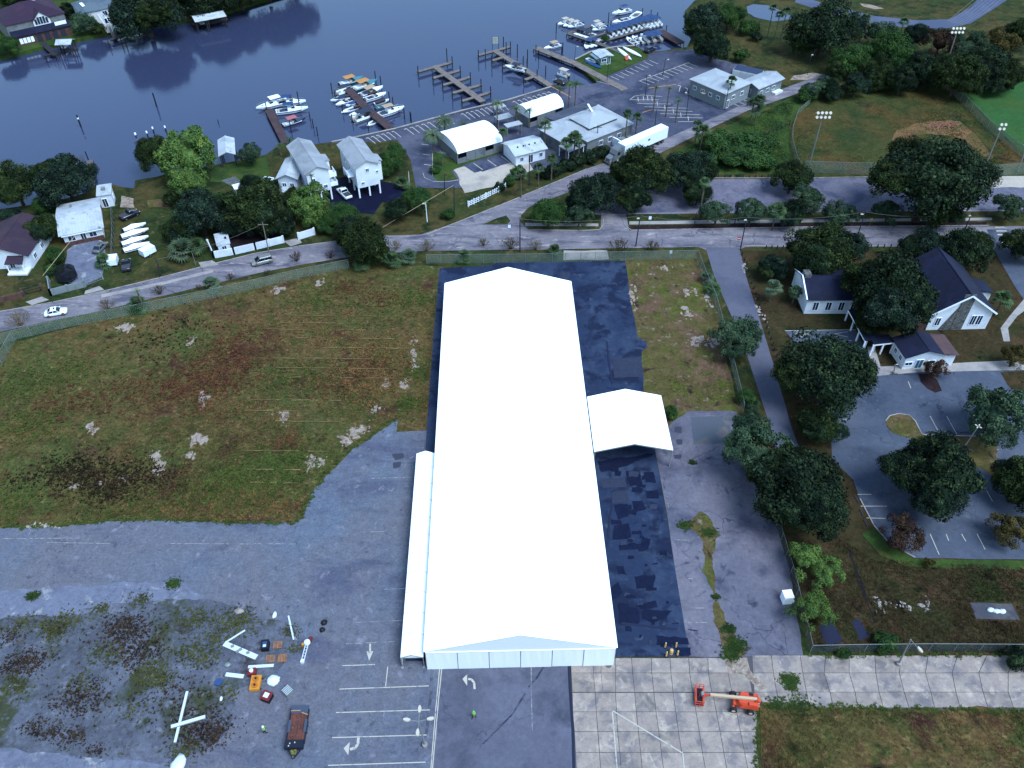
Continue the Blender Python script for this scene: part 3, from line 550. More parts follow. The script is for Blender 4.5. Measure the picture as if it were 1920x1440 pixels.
def crown_mesh(name, seed, K, m, leaf, flat, mat, spread=.66, cr0=.30, zmin=-.35, core=.56):
    rs = np.random.RandomState(seed)
    d = rs.normal(size=(K*3,3)); d /= np.linalg.norm(d, axis=1)[:,None]; d = d[d[:,2] > zmin][:K]; K = len(d)
    lump = 1+.34*np.sin(d[:,0]*3.1+seed)*np.cos(d[:,1]*2.7+seed*1.3)
    c = d*(spread*lump*(1+rs.uniform(-.16,.10,K)))[:,None]; c[:,2] *= flat
    cr = cr0*rs.uniform(.7,1.2,K)
    e = rs.normal(size=(K,m,3)); e /= np.linalg.norm(e, axis=2)[:,:,None]
    e = e+.55*d[:,None,:]; e[:,:,2] += .15; e /= np.linalg.norm(e, axis=2)[:,:,None]
    p = c[:,None,:]+e*(cr[:,None]*rs.uniform(.62,1.08,(K,m)))[:,:,None]*np.array([1,1,.85])
    nrm = e+rs.normal(scale=.45,size=e.shape); nrm /= np.linalg.norm(nrm, axis=2)[:,:,None]
    p = p.reshape(-1,3); nrm = nrm.reshape(-1,3); N = len(p)
    t = np.cross(nrm, rs.normal(size=(N,3))); t /= np.linalg.norm(t, axis=1)[:,None]; b = np.cross(nrm, t)
    s = leaf*rs.uniform(.6,1.25,N)[:,None]
    v = np.stack([p-t*s, p+b*s*.62, p+t*s, p-b*s*.62], 1).reshape(-1,3)
    f = np.arange(4*N).reshape(-1,4)
    # dark inner twigs and leaves so the crown is not hollow
    n = 9; cv = []; cf = []
    for i in range(6):
        ph = -math.pi/2*.6+(math.pi/2*1.6)*i/5
        for k in range(n):
            a = 2*math.pi*k/n+i*.3; q = core*(1+.18*math.sin(a*3+i+seed))
            cv.append((q*math.cos(ph)*math.cos(a), q*math.cos(ph)*math.sin(a), q*math.sin(ph)*flat))
    for i in range(5):
        for k in range(n): cf.append((i*n+k, i*n+(k+1) % n, (i+1)*n+(k+1) % n, (i+1)*n+k))
    f = np.concatenate([f, np.array(cf)+len(v)]); v = np.concatenate([v, np.array(cv)])
    return np_mesh(name, v, f, None, mat)
def recol(me, mat):
    c = me.copy(); c.materials.clear(); c.materials.append(mat); return c
OAKS = [crown_mesh('crown', 11+i, 62+6*i, 210, .036, .74+.04*i, L_OAK, spread=.68, cr0=.30-.01*i, core=.52) for i in range(5)]
AIRY = [crown_mesh('crown', 31+i, 44, 150, .042, .80, L_PALE, spread=.72, cr0=.26, core=.36) for i in range(3)]
BAMB = [crown_mesh('crown', 51+i, 60, 170, .042, .95, L_BRIGHT, spread=.70, cr0=.25, zmin=-.6, core=.45) for i in range(2)]
BUSH = [crown_mesh('crown', 71+i, 26, 130, .07, .75, L_GREEN, spread=.62, cr0=.36, zmin=-.2, core=.5) for i in range(2)]
OAKV = [m if i % 3 == 0 else recol(m, (L_OAK2, L_OAK3)[i % 3-1]) for i, m in enumerate(OAKS+OAKS[:3])]
CROWNS = {'oak': (OAKV, .78, None), 'pale': (AIRY, .82, None), 'green': ([recol(m, L_GREEN) for m in OAKS[:2]], .78, None), 'lime': ([recol(m, L_BRIGHT) for m in AIRY[:2]], .9, None),
          'bamboo': (BAMB, .8, None), 'bush': (BUSH, .55, None), 'darkbush': ([recol(BUSH[0], L_OAK)], .55, None), 'brown': ([recol(AIRY[1], L_BROWN)], .8, None), 'gold': ([recol(AIRY[2], L_GOLD)], .8, None),
          'palmetto': (None, .5, None)}
def trunk_mesh(seed, k):
    r = random.Random(seed); mb = MB()
    mb.path([(0,0,-.02),(.02,.01,k*.35),(-.01,.03,k*.62)], [.075,.055,.048], 8)
    for i in range(5):
        a = i*1.26+r.random()*.6; e = r.uniform(.25,.5)
        mb.path([(-.01,.03,k*.55),(.22*math.cos(a), .22*math.sin(a), k*.62+.15),(.48*math.cos(a), .48*math.sin(a), k*.7+e)], [.036,.026,.010], 6)
    return mb.mesh('trunk', BARK)
TRUNKS = {}
def depth_scale(u, v, z): return (CAM_H-z)/(_st+(v-720)/FPX*_ct)/FPX     # metres per photo pixel
_tc = [0]
def tree(u, v, w, kind, label, name='tree', cat='tree', group=None, k=None, flat=1.0):
    ms, kk, _ = CROWNS[kind]; k = k or kk
    z = 3.0
    for _ in range(3): r = w*.56*depth_scale(u, v, z); z = r*k
    p = P(u, v+w*.05, z); _tc[0] += 1; i = _tc[0]; rr = random.Random(i*7.7)
    t = thing(name, label, cat, (p.x, p.y, 0), rr.uniform(0, 6.28), group)
    key = round(k, 2)
    if key not in TRUNKS: TRUNKS[key] = trunk_mesh(int(k*100), k)
    link('trunk', TRUNKS[key], t, sc=r)
    link('crown', ms[i % len(ms)], t, loc=(0,0,z), rz=rr.uniform(0,6.28), sc=(r*rr.uniform(.82,1.0), r*rr.uniform(.82,1.0), r*flat*rr.uniform(.85,1.05)))
    if kind in ('oak', 'pale', 'green') and w > 44:
        for q in range(3 if w > 80 else 2):
            a = rr.uniform(0, 6.28); f = rr.uniform(.42,.58); dd = r*rr.uniform(.48,.66)
            link('crown', ms[(i+q+1) % len(ms)], t, loc=(dd*math.cos(a), dd*math.sin(a), z+r*rr.uniform(-.12,.22)), rz=rr.uniform(0,6.28), sc=(r*f, r*f, r*f*flat*rr.uniform(.8,1.1)))
    return t
# ---- palms
def fan_crown(seed, mat, nl=30, R0=1.0):
    rs = random.Random(seed); mb = MB()
    for i in range(nl):
        a = i*2.4+rs.uniform(-.2,.2); el = rs.uniform(-.55,1.25) if i > 5 else rs.uniform(.9,1.4)
        d = Vector((math.cos(a)*math.cos(el), math.sin(a)*math.cos(el), math.sin(el)))
        side = Vector((-math.sin(a), math.cos(a), 0)); up = d.cross(side)*-1
        b = d*.42*R0
        mb.add([side*-.015, side*.015, b+side*.012, b-side*.012], [(0,1,2,3)])
        for j in range(9):
            q = (j-4)/4*1.35; dr = (d*math.cos(q)+side*math.sin(q)).normalized(); ln = R0*(.62-.10*abs(q))
            wv = (side*math.cos(q)-d*math.sin(q))*.055*R0
            m1 = b+dr*ln*.55+up*.0; tip = b+dr*ln-Vector((0,0,.16*R0))
            mb.add([b, m1-wv, tip, m1+wv], [(0,1,2,3)])
    return mb.mesh('crown', mat, fix=False)
def frond_crown(seed, mat, nf=22, droop=.9, L=1.0, w=.16):
    rs = random.Random(seed); mb = MB()
    for i in range(nf):
        a = i*2.4+rs.uniform(-.15,.15); e0 = rs.uniform(.15,1.2); pts = []; p = Vector((0,0,0)); e = e0
        n = 7
        for s in range(n+1):
            pts.append(p.copy()); p = p+Vector((math.cos(a)*math.cos(e), math.sin(a)*math.cos(e), math.sin(e)))*L/n; e -= droop/n*(1.1+s*.25)
        side = Vector((-math.sin(a), math.cos(a), 0))
        for s in range(1, n+1):
            q0, q1 = pts[s-1], pts[s]; dr = (q1-q0)
            for sg in (-1, 1):
                for h in (0, .5):
                    c = q0+dr*h; ww = w*(1-.55*abs(s/n-.45))
                    tip = c+side*sg*ww+dr*.75-Vector((0,0,ww*.45))
                    mb.add([c, c+dr*.42, tip], [(0,1,2)])
    return mb.mesh('crown', mat, fix=False)
SABAL = [fan_crown(i, L_PALM if i else L_PALM2) for i in range(3)]
QUEEN = [frond_crown(i, L_PALM, 20) for i in range(2)]
DATE = [frond_crown(9+i, L_PALM2, 46, 1.3, 1.0, .14) for i in range(2)]
pt = MB().path([(0,0,0),(.02,.0,.4),(-.01,.01,.8),(0,0,1)], [1.15,1.0,.95,.9], 8).mesh('trunk', PBARK)
def palm(u, v, w, kind, h, label, name='palm_tree', cat='palm', group=None, lean=0, base=None, tr=.17):
    p = P(u, v, h); r = w/2*depth_scale(u, v, h); _tc[0] += 1; i = _tc[0]
    b = P(*base) if base else Vector((p.x, p.y, 0))
    t = thing(name, label, cat, b, 0, group); d = p-b
    o = link('trunk', pt, t); o.scale = (tr, tr, d.length); o.rotation_euler = d.to_track_quat('Z', 'Y').to_euler()
    ms = {'sabal': SABAL, 'queen': QUEEN, 'date': DATE}[kind]
    link('crown', ms[i % len(ms)], t, loc=d, rz=i*1.7, sc=(r, r, r*.95))
    return t
def palmetto(u, v, w, label, group=None):
    r = w/2*depth_scale(u, v, 1); p = P(u, v, r*.55); _tc[0] += 1; i = _tc[0]
    t = thing('palmetto', label, 'palm', (p.x, p.y, 0), 0, group)
    o = link('trunk', pt, t); o.scale = (.2, .2, r*.6)
    link('crown', SABAL[i % 3], t, loc=(0,0,r*.55), rz=i*1.1, sc=(r*1.05, r*1.05, r*.95))
# ---- bare twiggy shrubs
def twig_mesh(seed, mat):
    r = random.Random(seed); mb = MB(); lv = []
    for i in range(26):
        a = i*2.4; e = r.uniform(.5,1.4); p = Vector((0,0,0)); d = Vector((math.cos(a)*math.cos(e), math.sin(a)*math.cos(e), math.sin(e)))
        q = p+d*.5; mb.tube(p, q, .016, .010, 4, False)
        for k in range(4):
            d2 = (d+Vector((r.uniform(-.6,.6), r.uniform(-.6,.6), r.uniform(-.1,.5)))).normalized(); q2 = q+d2*r.uniform(.35,.6)
            mb.tube(q, q2, .009, .003, 3, False)
            for j in range(3):
                c = q.lerp(q2, r.uniform(.3,1)); s = r.uniform(.025,.05); n1 = Vector((r.uniform(-1,1), r.uniform(-1,1), r.uniform(-1,1)))*s; n2 = Vector((r.uniform(-1,1), r.uniform(-1,1), r.uniform(-1,1)))*s
                mb.add([c-n1, c+n2, c+n1, c-n2], [(0,1,2,3)])
    return mb.mesh('crown', mat, fix=False)
TWIGS = [twig_mesh(1, L_TAN), twig_mesh(2, L_GOLD), twig_mesh(3, L_BROWN)]
def shrub(u, v, w, kind, label, group=None):
    r = w/2*depth_scale(u, v, .5); p = P(u, v, r*.35); _tc[0] += 1
    t = thing('shrub', label, 'shrub', (p.x, p.y, 0), _tc[0]*1.3, group)
    link('crown', TWIGS[kind], t, sc=r*1.0)
    link('stem', MB().tube((0,0,-.05),(0,0,.3),.06,.04,6).mesh('stem', BARK), t)
# riverside trees, left
for a in [(28,345,90,'oak','dark broad tree on the river bank at the far left edge'),(122,335,112,'oak','dark tree on the river bank left of the narrow dock'),(88,382,48,'green','small bright green tree above the metal-roofed house'),(82,428,62,'oak','dark tree between the brown-roofed house and the metal-roofed house'),(103,478,38,'green','small green tree at the lower left corner of the gravel yard'),(95,505,26,'green','low green tree beside the round dark trampoline'),
          (295,288,76,'oak','dark tree at the water edge left of the big light green clump'),(350,288,112,'bamboo','big light green feathery tree clump on the river bank'),(352,345,66,'bamboo','lower light green tree under the big feathery clump'),(375,395,106,'oak','dark tree left in the grove behind the white wall'),(412,385,62,'green','round green-topped tree in the middle of the grove behind the white wall'),(478,388,112,'oak','dark spreading tree right in the grove behind the white wall'),(468,285,46,'pale','small tree beside the boathouse lawn'),(470,345,44,'oak','small dark tree below the long white roof by the lawn'),
          (580,383,80,'bamboo','light green feathery tree in front of the left white stilt house'),(645,403,58,'green','green tree beside the dark driveway below the stilt houses'),(680,448,104,'oak','tall dark tree between street and chain-link fence near the weed field'),(655,432,60,'oak','dark tree leaning over the street behind the tall dark tree'),
          (733,303,50,'green','bright green tree right of the right stilt house'),(742,282,34,'green','small bright tree behind the green tree by the stilt house'),(722,318,34,'green','low green tree at the foot of the right stilt house'),(745,392,50,'oak','dark rounded tree at the corner of the dark driveway'),(786,373,54,'green','green tree by the marina driveway and the sign fence')]:
    tree(*a)
# oaks along the streets and the roadside lot
for a in [(1028,397,64,'green','green tree at the tip of the grass triangle by the junction'),(1086,404,48,'pale','small tree right of the junction tree'),(1115,362,90,'oak','dark oak left of the lot entrance'),(1192,370,66,'oak','dark oak right of the lot entrance'),(1210,318,104,'oak','dark oak below the white truck'),(1290,318,86,'oak','dark oak behind the roadside lot, right of the pair'),(1308,362,52,'oak','dark oak over the kerb beside the leaning palm'),(1345,396,58,'pale','small street oak left of the two pale ones on the verge'),(1408,396,62,'pale','pale street oak by the wooden pole'),
          (1485,330,72,'oak','dark round tree on the upper edge of the roadside lot'),(1508,372,66,'pale','pale oak beneath the dark round tree in the roadside lot'),(1487,398,60,'oak','dark oak on the verge left of the small street oaks'),(1574,396,58,'pale','small street oak right of the dark verge oak'),(1666,396,54,'pale','small thin street oak near the yellow sign'),(1745,330,196,'oak','huge dark oak covering the roadside lot'),(1762,395,74,'oak','dark oak under the huge oak beside the sabal palm'),(1896,386,58,'pale','street oak at the right edge above the crosswalk'),
          (1540,466,128,'oak','broad dark oak on the lawn above the long church wing'),(1452,498,56,'oak','dark tree left of the long church wing'),(1678,545,170,'oak','large dark oak covering the church courtyard'),(1640,590,84,'oak','dark oak below the courtyard oak'),(1735,458,84,'oak','dark oak at the church ridge end by the street'),(1806,468,96,'oak','dark oak behind the church beside the street corner'),(1918,455,70,'oak','dark tree at the right edge below the crosswalk'),(1548,695,168,'oak','large dark oak left of the small church annex'),(1536,796,84,'oak','dark oak below the large one on the left of the church lot'),
          (1862,775,122,'pale','oak with open crown at the right side of the church lot'),(1760,885,166,'oak','broad oak on the island of the church lot'),(1915,905,110,'oak','dark oak cut by the right edge beside the church lot'),(1425,850,132,'pale','leafy oak by the concrete lot and the fence'),(1502,915,176,'oak','big dark oak between the concrete lot and the church lot'),(1378,628,84,'pale','oak leaning over the fence of the right weed field'),(1400,742,36,'green','small green tree on the fence below the leaning oak'),
          (1512,1048,66,'lime','yellow-green tree left of the pair inside the fence'),(1550,1068,72,'lime','yellow-green tree right of the pair inside the fence'),(1522,1142,76,'lime','yellow-green tree hanging over the fence by the white box'),(1690,995,74,'brown','reddish brown tree at the lower edge of the church lot'),(1756,690,44,'brown','reddish leafless tree in the mulch bed by the annex'),(1892,990,72,'gold','yellow-brown tree at the lower right of the church lot'),(1902,668,50,'gold','yellowish tree at the right edge beside the church')]:
    tree(*a)
# park and wood, top right
for a in [(1545,52,110,'oak','big dark oak in the park below the pond'),(1505,82,50,'oak','dark tree at the left foot of the big park oak'),(1320,38,76,'oak','dark tree on the point by the marina basin'),(1336,82,72,'oak','dark oak right of the marina basin'),(1366,30,54,'green','green tree right of the dark tree on the point'),(1390,103,34,'bush','bright bush on the grass right of the marina oak'),(1402,52,36,'bush','dark green bush on the park lawn below the pond'),(1418,68,24,'darkbush','small dark bush near the park lawn edge'),
          (1595,112,70,'green','bright green tree at the left end of the park wood'),(1645,128,64,'oak','dark tree in the park wood beside the bright one'),(1675,95,84,'green','light green spreading tree in the middle of the park wood'),(1725,130,74,'oak','dark tree in the park wood left of the tall floodlight'),(1655,62,56,'pale','greyish tree at the back of the park wood'),(1715,66,52,'oak','dark tree at the back of the wood beside the track'),(1762,78,62,'brown','brownish tree at the back of the wood by the floodlight'),(1795,138,90,'oak','dark tree in the wood right of the floodlight pole'),(1845,120,92,'oak','big dark tree near the right end of the park wood'),(1890,138,66,'oak','dark tree at the right end of the park wood'),(1872,78,66,'gold','olive tree at the upper right end of the park wood'),(1815,84,60,'pale','olive grey tree behind the right part of the wood'),(1910,62,60,'oak','dark tree at the right edge above the park wood'),
          (1605,158,50,'oak','dark tree on the lower edge of the wood above the ball field'),(1690,150,56,'oak','dark understory tree at the ball field edge'),(1570,128,48,'oak','dark tree at the left corner of the wood by the lane end'),(1528,166,42,'pale','grey-green bush at the upper end of the ball field fence'),(1550,158,40,'pale','pale bush right of the fence-end bush'),(1512,178,36,'bush','low green bush on the lane bend by the ball field')]:
    tree(*a)
# far bank
for a in [(155,42,48,'pale','tree between the two houses on the far bank'),(182,52,30,'oak','dark small tree right of the far red-roofed house lawn'),(272,24,104,'oak','big dark tree on the far bank beside the pale boat dock'),(318,2,72,'oak','dark tree on the far bank behind the small pool'),(352,-2,64,'oak','dark tree on the far bank left of the double boathouse roofs'),(392,2,90,'oak','dark tree on the far bank behind the double boathouse'),(448,-4,74,'oak','dark tree on the far bank at the top edge'),(10,84,46,'green','green tree at the left edge of the far bank'),(128,20,34,'oak','dark tree behind the red-roofed house on the far bank'),(500,-22,80,'oak','dark bank tree at the top edge, seen mirrored in the river'),(548,-36,74,'oak','second dark bank tree at the top edge, seen mirrored in the river'),(238,-6,66,'oak','dark tree behind the grey house on the far bank'),(30,-12,70,'oak','dark tree behind the red roof at the top left corner'),(425,-22,60,'oak','dark tree behind the far-bank row near the top edge')]:
    big = a[3] == 'oak' and a[2] > 55; tree(a[0], a[1]-(13 if big and a[0] > 290 else 4 if big else 0), a[2]*(1.12 if big else 1), a[3], a[4], k=.62)
for a in [(338,432,64,'oak','dark tree at the left foot of the grove'),(440,418,74,'oak','dark tree in the lower middle of the grove behind the white wall'),(522,415,70,'oak','dark tree at the right foot of the grove'),(548,372,48,'oak','dark tree between the grove and the small white house'),(18,408,54,'oak','dark tree above the brown roof at the left edge'),(505,352,44,'oak','dark tree left of the small white house wall'),(700,475,60,'oak','low dark tree beside the tall dark street tree'),(618,418,46,'green','green tree left of the tall dark street tree'),(325,372,40,'oak','dark tree below the light green clump'),(1330,318,40,'oak','small dark tree right of the pair above the roadside lot'),(1560,170,46,'oak','dark bush-like tree at the lower left corner of the wood'),(1640,155,44,'oak','dark low tree in the front of the wood'),(1745,148,52,'oak','dark low tree left of the floodlight foot'),(1865,152,56,'oak','dark low tree right front of the wood'),(1820,150,50,'oak','dark low tree in the right middle front of the wood')]: tree(*a, k=.6)
for a, w_ in zip([(1345,262,70),(1392,272,80),(1430,268,60),(1370,290,70),(1420,298,66),(1320,298,50)], ('upper left','upper middle','upper right','lower middle','lower right','lower left')): tree(*a, 'bush', w_+' leafy green shrub in the thicket on the grass slope', 'bush', 'bush', 'shrubs of the slope thicket', k=.35, flat=.6)
for i_, a in enumerate([(1020,326,28),(1040,318,34),(1062,310,34),(1085,300,36),(1108,292,36),(1132,284,34)]): tree(*a, 'darkbush', ORD[i_]+' dark clipped bush from the left in the hedge along the marina street', 'bush', 'bush', 'hedge bushes along the marina street', k=.4)
for a in [(972,322,30,'bush','bright bush at the corner of the shell lot'),(955,338,26,'bush','bright small bush beside the white gate fence'),(936,350,22,'darkbush','dark bush left of the bush by the gate fence'),(840,402,26,'bush','yellow-green bush on the verge by the marina sign'),(870,385,18,'palmx','')]:
    if a[3] in CROWNS: tree(*a, 'bush', 'bush')
for a in [(1660,1202,44,'bush','round green bush on the fence beside the bent lamp'),(1582,1224,26,'bush','small bush outside the fence left of the bent lamp'),(1912,1232,54,'darkbush','dark bush on the fence at the right edge'),(1258,772,32,'bush','green bush at the corner of the white canopy'),(1135,72,16,'green','small round tree beside the marina rental hut'),(748,490,40,'palmx',''),(1408,776,40,'pale','silvery bush on the fence above the leafy oak'),(1742,1054,22,'gold','olive bush under the lower lot edge'),(815,318,22,'bush','small bush on the lawn island by the vault tent'),(1090,150,1,'x','')]:
    if a[3] in CROWNS: tree(*a, 'bush', 'bush')
# palms
for a in [(1325,522,32,'upper palmetto of the pair on the right field fence'),(1338,542,34,'lower palmetto of the pair on the right field fence'),(1040,470,32,'palmetto on the fence behind the tent end'),(342,470,60,'palmetto clump right of the parked trailers, lower left head'),(365,462,48,'palmetto clump right of the parked trailers, upper right head'),(195,490,40,'palmetto beside the gate of the gravel yard'),(397,534,40,'palmetto on the fence at the street bend'),(258,572,44,'palmetto with a dead skirt on the street-side fence'),(735,488,44,'palmetto right of the tall dark tree'),(766,482,40,'second palmetto right of the tall dark tree'),(678,496,36,'palmetto under the tall dark tree'),(870,482,36,'palmetto on the fence above the black pad corner'),(100,416,36,'palmetto in the trees above the gravel yard'),(1412,758,30,'palmetto on the fence near the leafy oak'),(755,345,34,'palmetto between stilt house and marina drive')]: palmetto(*a)
for a in [(1450,540,40,'sabal',3.5,'palm on the lawn left of the long church wing'),(1492,546,30,'sabal',3,'small palm at the gable of the long church wing'),(1880,562,46,'sabal',4,'palm in front of the church gable by the road'),(1812,378,46,'sabal',6,'palm on the verge beside the dark oak near the crosswalk'),(1456,396,44,'sabal',5,'palm on the verge by the roadside lot'),(1322,342,26,'sabal',9,'palm leaning over the roadside lot kerb'),
          (1450,16,22,'sabal',9,'left palm of the three by the park pond'),(1462,28,20,'sabal',8,'middle palm of the three by the park pond'),(1475,22,24,'sabal',9,'right palm of the three by the park pond'),(1622,38,32,'sabal',8,'palm right of the big park oak'),(1695,42,24,'sabal',7,'small palm at the back of the park wood'),
          (1372,152,26,'sabal',7,'palm in front of the teal marina office'),(1412,200,42,'sabal',5,'left palm head of the clump by the lane and slope'),(1424,190,34,'sabal',7,'right palm head of the clump by the lane and slope'),(1318,248,38,'sabal',5,'front palm head of the pair beside the truck lane'),(1308,236,28,'sabal',5,'back palm head of the pair beside the truck lane'),
          (1177,213,22,'sabal',8,'left palm at the restaurant corner'),(1195,221,26,'sabal',6,'right palm at the restaurant corner'),(1022,236,32,'sabal',7,'palm in front of the restaurant roof'),(1078,258,34,'sabal',7,'palm at the lower edge of the restaurant roof'),(1062,268,28,'sabal',6,'palm left of the one at the restaurant roof edge'),(1086,272,22,'sabal',5,'low palm by the restaurant service yard'),(1035,298,26,'sabal',6,'yellowish palm on the marina street hedge'),(1010,315,26,'sabal',5,'palm at the left end of the street hedge'),(977,328,30,'sabal',6,'palm at the shell lot corner'),(943,248,22,'sabal',6,'palm at the right end of the lower vault tent'),
          (993,207,24,'queen',5,'palm beside the upper vault tent'),(968,205,26,'queen',5,'palm left of the upper vault tent'),(1050,166,24,'queen',6,'left palm of the three by the boat ramp'),(1068,160,24,'queen',7,'middle palm of the three by the boat ramp'),(1080,158,26,'queen',7,'right palm of the three by the boat ramp'),(1230,165,20,'queen',7,'left palm in the striped marina lot'),(1255,166,22,'queen',8,'second palm in the striped marina lot'),(1272,190,22,'queen',6,'third palm in the striped marina lot'),
          (810,254,50,'date',5,'silvery date palm at the left end of the lower vault tent'),(833,228,48,'date',5,'silvery date palm behind the lower vault tent'),(932,194,30,'date',7,'date palm on the waterfront lot'),(868,235,26,'queen',3,'small palm behind the lower vault tent roof'),(828,290,22,'queen',3,'small palm on the lawn island'),(583,330,18,'queen',10,'thin tall palm in front of the left stilt house'),(523,272,22,'queen',3,'left small palm at the foot of the brown dock'),(543,264,24,'queen',4,'right small palm at the foot of the brown dock'),(257,546,16,'queen',5,'tall spindly palm over the skirted palmetto')]: palm(*a)
# twiggy shrubs along the fence
for i, (u, v, w, kd) in enumerate([(35,602,58,0),(200,574,44,0),(298,546,40,1),(432,520,26,1),(372,540,22,1),(555,484,40,2),(620,480,30,2),(800,464,44,0),(742,462,36,0),(906,456,32,1),(958,460,48,1),(1004,462,40,0),(1160,466,60,1),(1222,464,44,1),(502,515,30,1),(1700,1010,30,2)]):
    nm = ['at the far left street verge','by the parked white car','above the sandy bank','on the bend of the fence','left of the fence bend palmetto','under the silver van','left of the tall dark tree','right of the palmetto pair','behind the palmetto pair','above the left pad corner','above the tent ridge','right of the tent ridge','over the sandy gate','above the right pad corner','left of the silver van fence','under the reddish brown tree'][i]
    shrub(u, v, w, kd, 'twiggy half-bare shrub '+nm)
# ---- grass tufts (uncountable): one object for each field
def in_poly(x, y, poly):
    c = np.zeros(len(x), bool); n = len(poly); j = n-1
    for i in range(n):
        xi, yi, xj, yj = poly[i][0], poly[i][1], poly[j][0], poly[j][1]
        m = ((yi > y) != (yj > y)) & (x < (xj-xi)*(y-yi)/(yj-yi+1e-12)+xi); c ^= m; j = i
    return c
def tufts(name, label, px, n, h, mat, seed, excl=(), world=None):
    rs = np.random.RandomState(seed); poly = [P(u, v) for u, v in px]; xs_ = [p.x for p in poly]; ys_ = [p.y for p in poly]
    x = rs.uniform(min(xs_), max(xs_), n*3); y = rs.uniform(min(ys_), max(ys_), n*3); ok = in_poly(x, y, poly)
    for e in excl: ok &= ~in_poly(x, y, [P(u, v) for u, v in e])
    x, y = x[ok][:n], y[ok][:n]; N = len(x)
    # patchiness: height follows a slow wave
    fl = np.zeros(N)
    for o_ in range(9):
        th, fq = rs.uniform(0, 6.28), .07*1.45**o_; fl += np.sin((x*math.cos(th)+y*math.sin(th))*fq+rs.uniform(0, 6.28))/(1+.35*o_)
    hh = h*rs.uniform(.3,1.0,N)*np.clip(.62+.22*fl, .12, 1.25)
    V = []; nb = 4
    for k in range(nb):
        a = rs.uniform(0, 6.28, N); w = hh*rs.uniform(.25,.5,N); ln = hh*rs.uniform(.6,1.7,N)
        bx, by = np.cos(a), np.sin(a)
        V.append(np.stack([np.stack([x-by*w, y+bx*w, np.full(N,.0)],1), np.stack([x+by*w, y-bx*w, np.full(N,.0)],1), np.stack([x+bx*ln, y+by*ln, hh*rs.uniform(.7,1.1,N)],1)],1))
    v = np.concatenate(V).reshape(-1,3); f = np.arange(len(v)).reshape(-1,3)
    o = link(name, np_mesh(name, v, None, f, mat)); tag(o, label, 'grass', kind='stuff'); return o
FIELD = [(-60,720),(20,650),(200,600),(420,536),(650,500),(760,500),(822,505),(796,806),(745,806),(735,788),(703,812),(660,838),(608,889),(575,940),(565,970),(480,978),(195,974),(60,985),(-60,990)]
tufts('weeds', 'rough brown and green weeds covering the left field', FIELD, 70000, .24, WEED, 1, excl=SANDQ)
tufts('weeds', 'dry weeds in the field right of the black pad', [(1182,495),(1300,480),(1318,520),(1362,690),(1385,765),(1290,765),(1262,785),(1210,740),(1204,662),(1212,645),(1190,600)], 9000, .24, WEED2, 2, excl=SANDQ)
tufts('weeds', 'dark weeds between the fence and the church lot', [(1560,1000),(1640,1050),(1920,1065),(1930,1225),(1530,1215),(1510,1100)], 9000, .28, DKWEED, 3, excl=([(1816,1126),(1900,1128),(1916,1166),(1828,1164)],[(1536,1170),(1560,1160),(1580,1200),(1560,1212),(1545,1200)],[(1596,1165),(1612,1160),(1632,1195),(1612,1202)],[(1590,1030),(1594,1030),(1645,1170),(1638,1168)]))
tufts('weeds', 'weeds in the lower right corner below the concrete', [(1425,1325),(1700,1334),(1935,1335),(1945,1450),(1432,1450)], 9000, .38, WEED, 4)
tufts('weeds', 'weeds of the overgrown ball field', [(1490,290),(1484,255),(1500,210),(1650,168),(1750,156),(1830,210),(1900,290),(1870,325),(1500,322)], 16000, .32, _M['ballfield_weeds'], 5)
def clumps(label, cs, mat, seed, h=.5, inside=None, spread=1.0):
    rs = np.random.RandomState(seed); X = []; Y = []; S = []
    for (u, v, w, n) in cs:
        c = P(u, v); r = w/2*depth_scale(u, v, 0); X.append(rs.normal(c.x, r*.5*spread, n)); Y.append(rs.normal(c.y, r*.36*spread, n)); S.append(np.full(n, .6+.1*min(r, 6)))
    x, y, s_ = map(np.concatenate, (X, Y, S))
    if inside is not None: ok = in_poly(x, y, [P(a_, b_) for a_, b_ in inside]); x, y, s_ = x[ok], y[ok], s_[ok]
    N = len(x); hh = h*s_*rs.uniform(.3,1,N); V = []
    for k in range(5):
        a = rs.uniform(0, 6.28, N); w = hh*rs.uniform(.2,.45,N); ln = hh*rs.uniform(.5,1.4,N); bx, by = np.cos(a), np.sin(a)
        V.append(np.stack([np.stack([x-by*w, y+bx*w, np.full(N,.03)],1), np.stack([x+by*w, y-bx*w, np.full(N,.03)],1), np.stack([x+bx*ln, y+by*ln, hh*rs.uniform(.5,1.1,N)],1)],1))
    v = np.concatenate(V).reshape(-1,3); o = link('weeds', np_mesh('weeds', v, None, np.arange(len(v)).reshape(-1,3), mat)); tag(o, label, 'weeds', kind='stuff')
YARDW = M('yard_weeds', C(84,98,66), [(C(70,84,60), .5, .46, .6), (C(104,108,80), 1.4, .54, .66)], rough=.97, spec=.03, fine=.3, mid=.35); YARDB = M('yard_brown_weeds', C(66,60,58), [(C(50,46,54), .5, .46, .6), (C(92,86,72), 1.4, .54, .66)], rough=.97, spec=.03, fine=.3, mid=.35)
clumps('green weed tufts growing through the old asphalt and concrete', [(325,1095,26,260),(62,1118,24,220),(1480,1275,34,380),(1380,1210,40,420),(1366,1180,26,200),(1342,1120,14,90),(1298,868,14,120),(1330,1000,30,200),(1285,985,30,160),(1484,1290,20,160),(1500,1325,60,260),(1460,1322,40,200),(1370,1228,40,200)], LAWN, 60, .4)
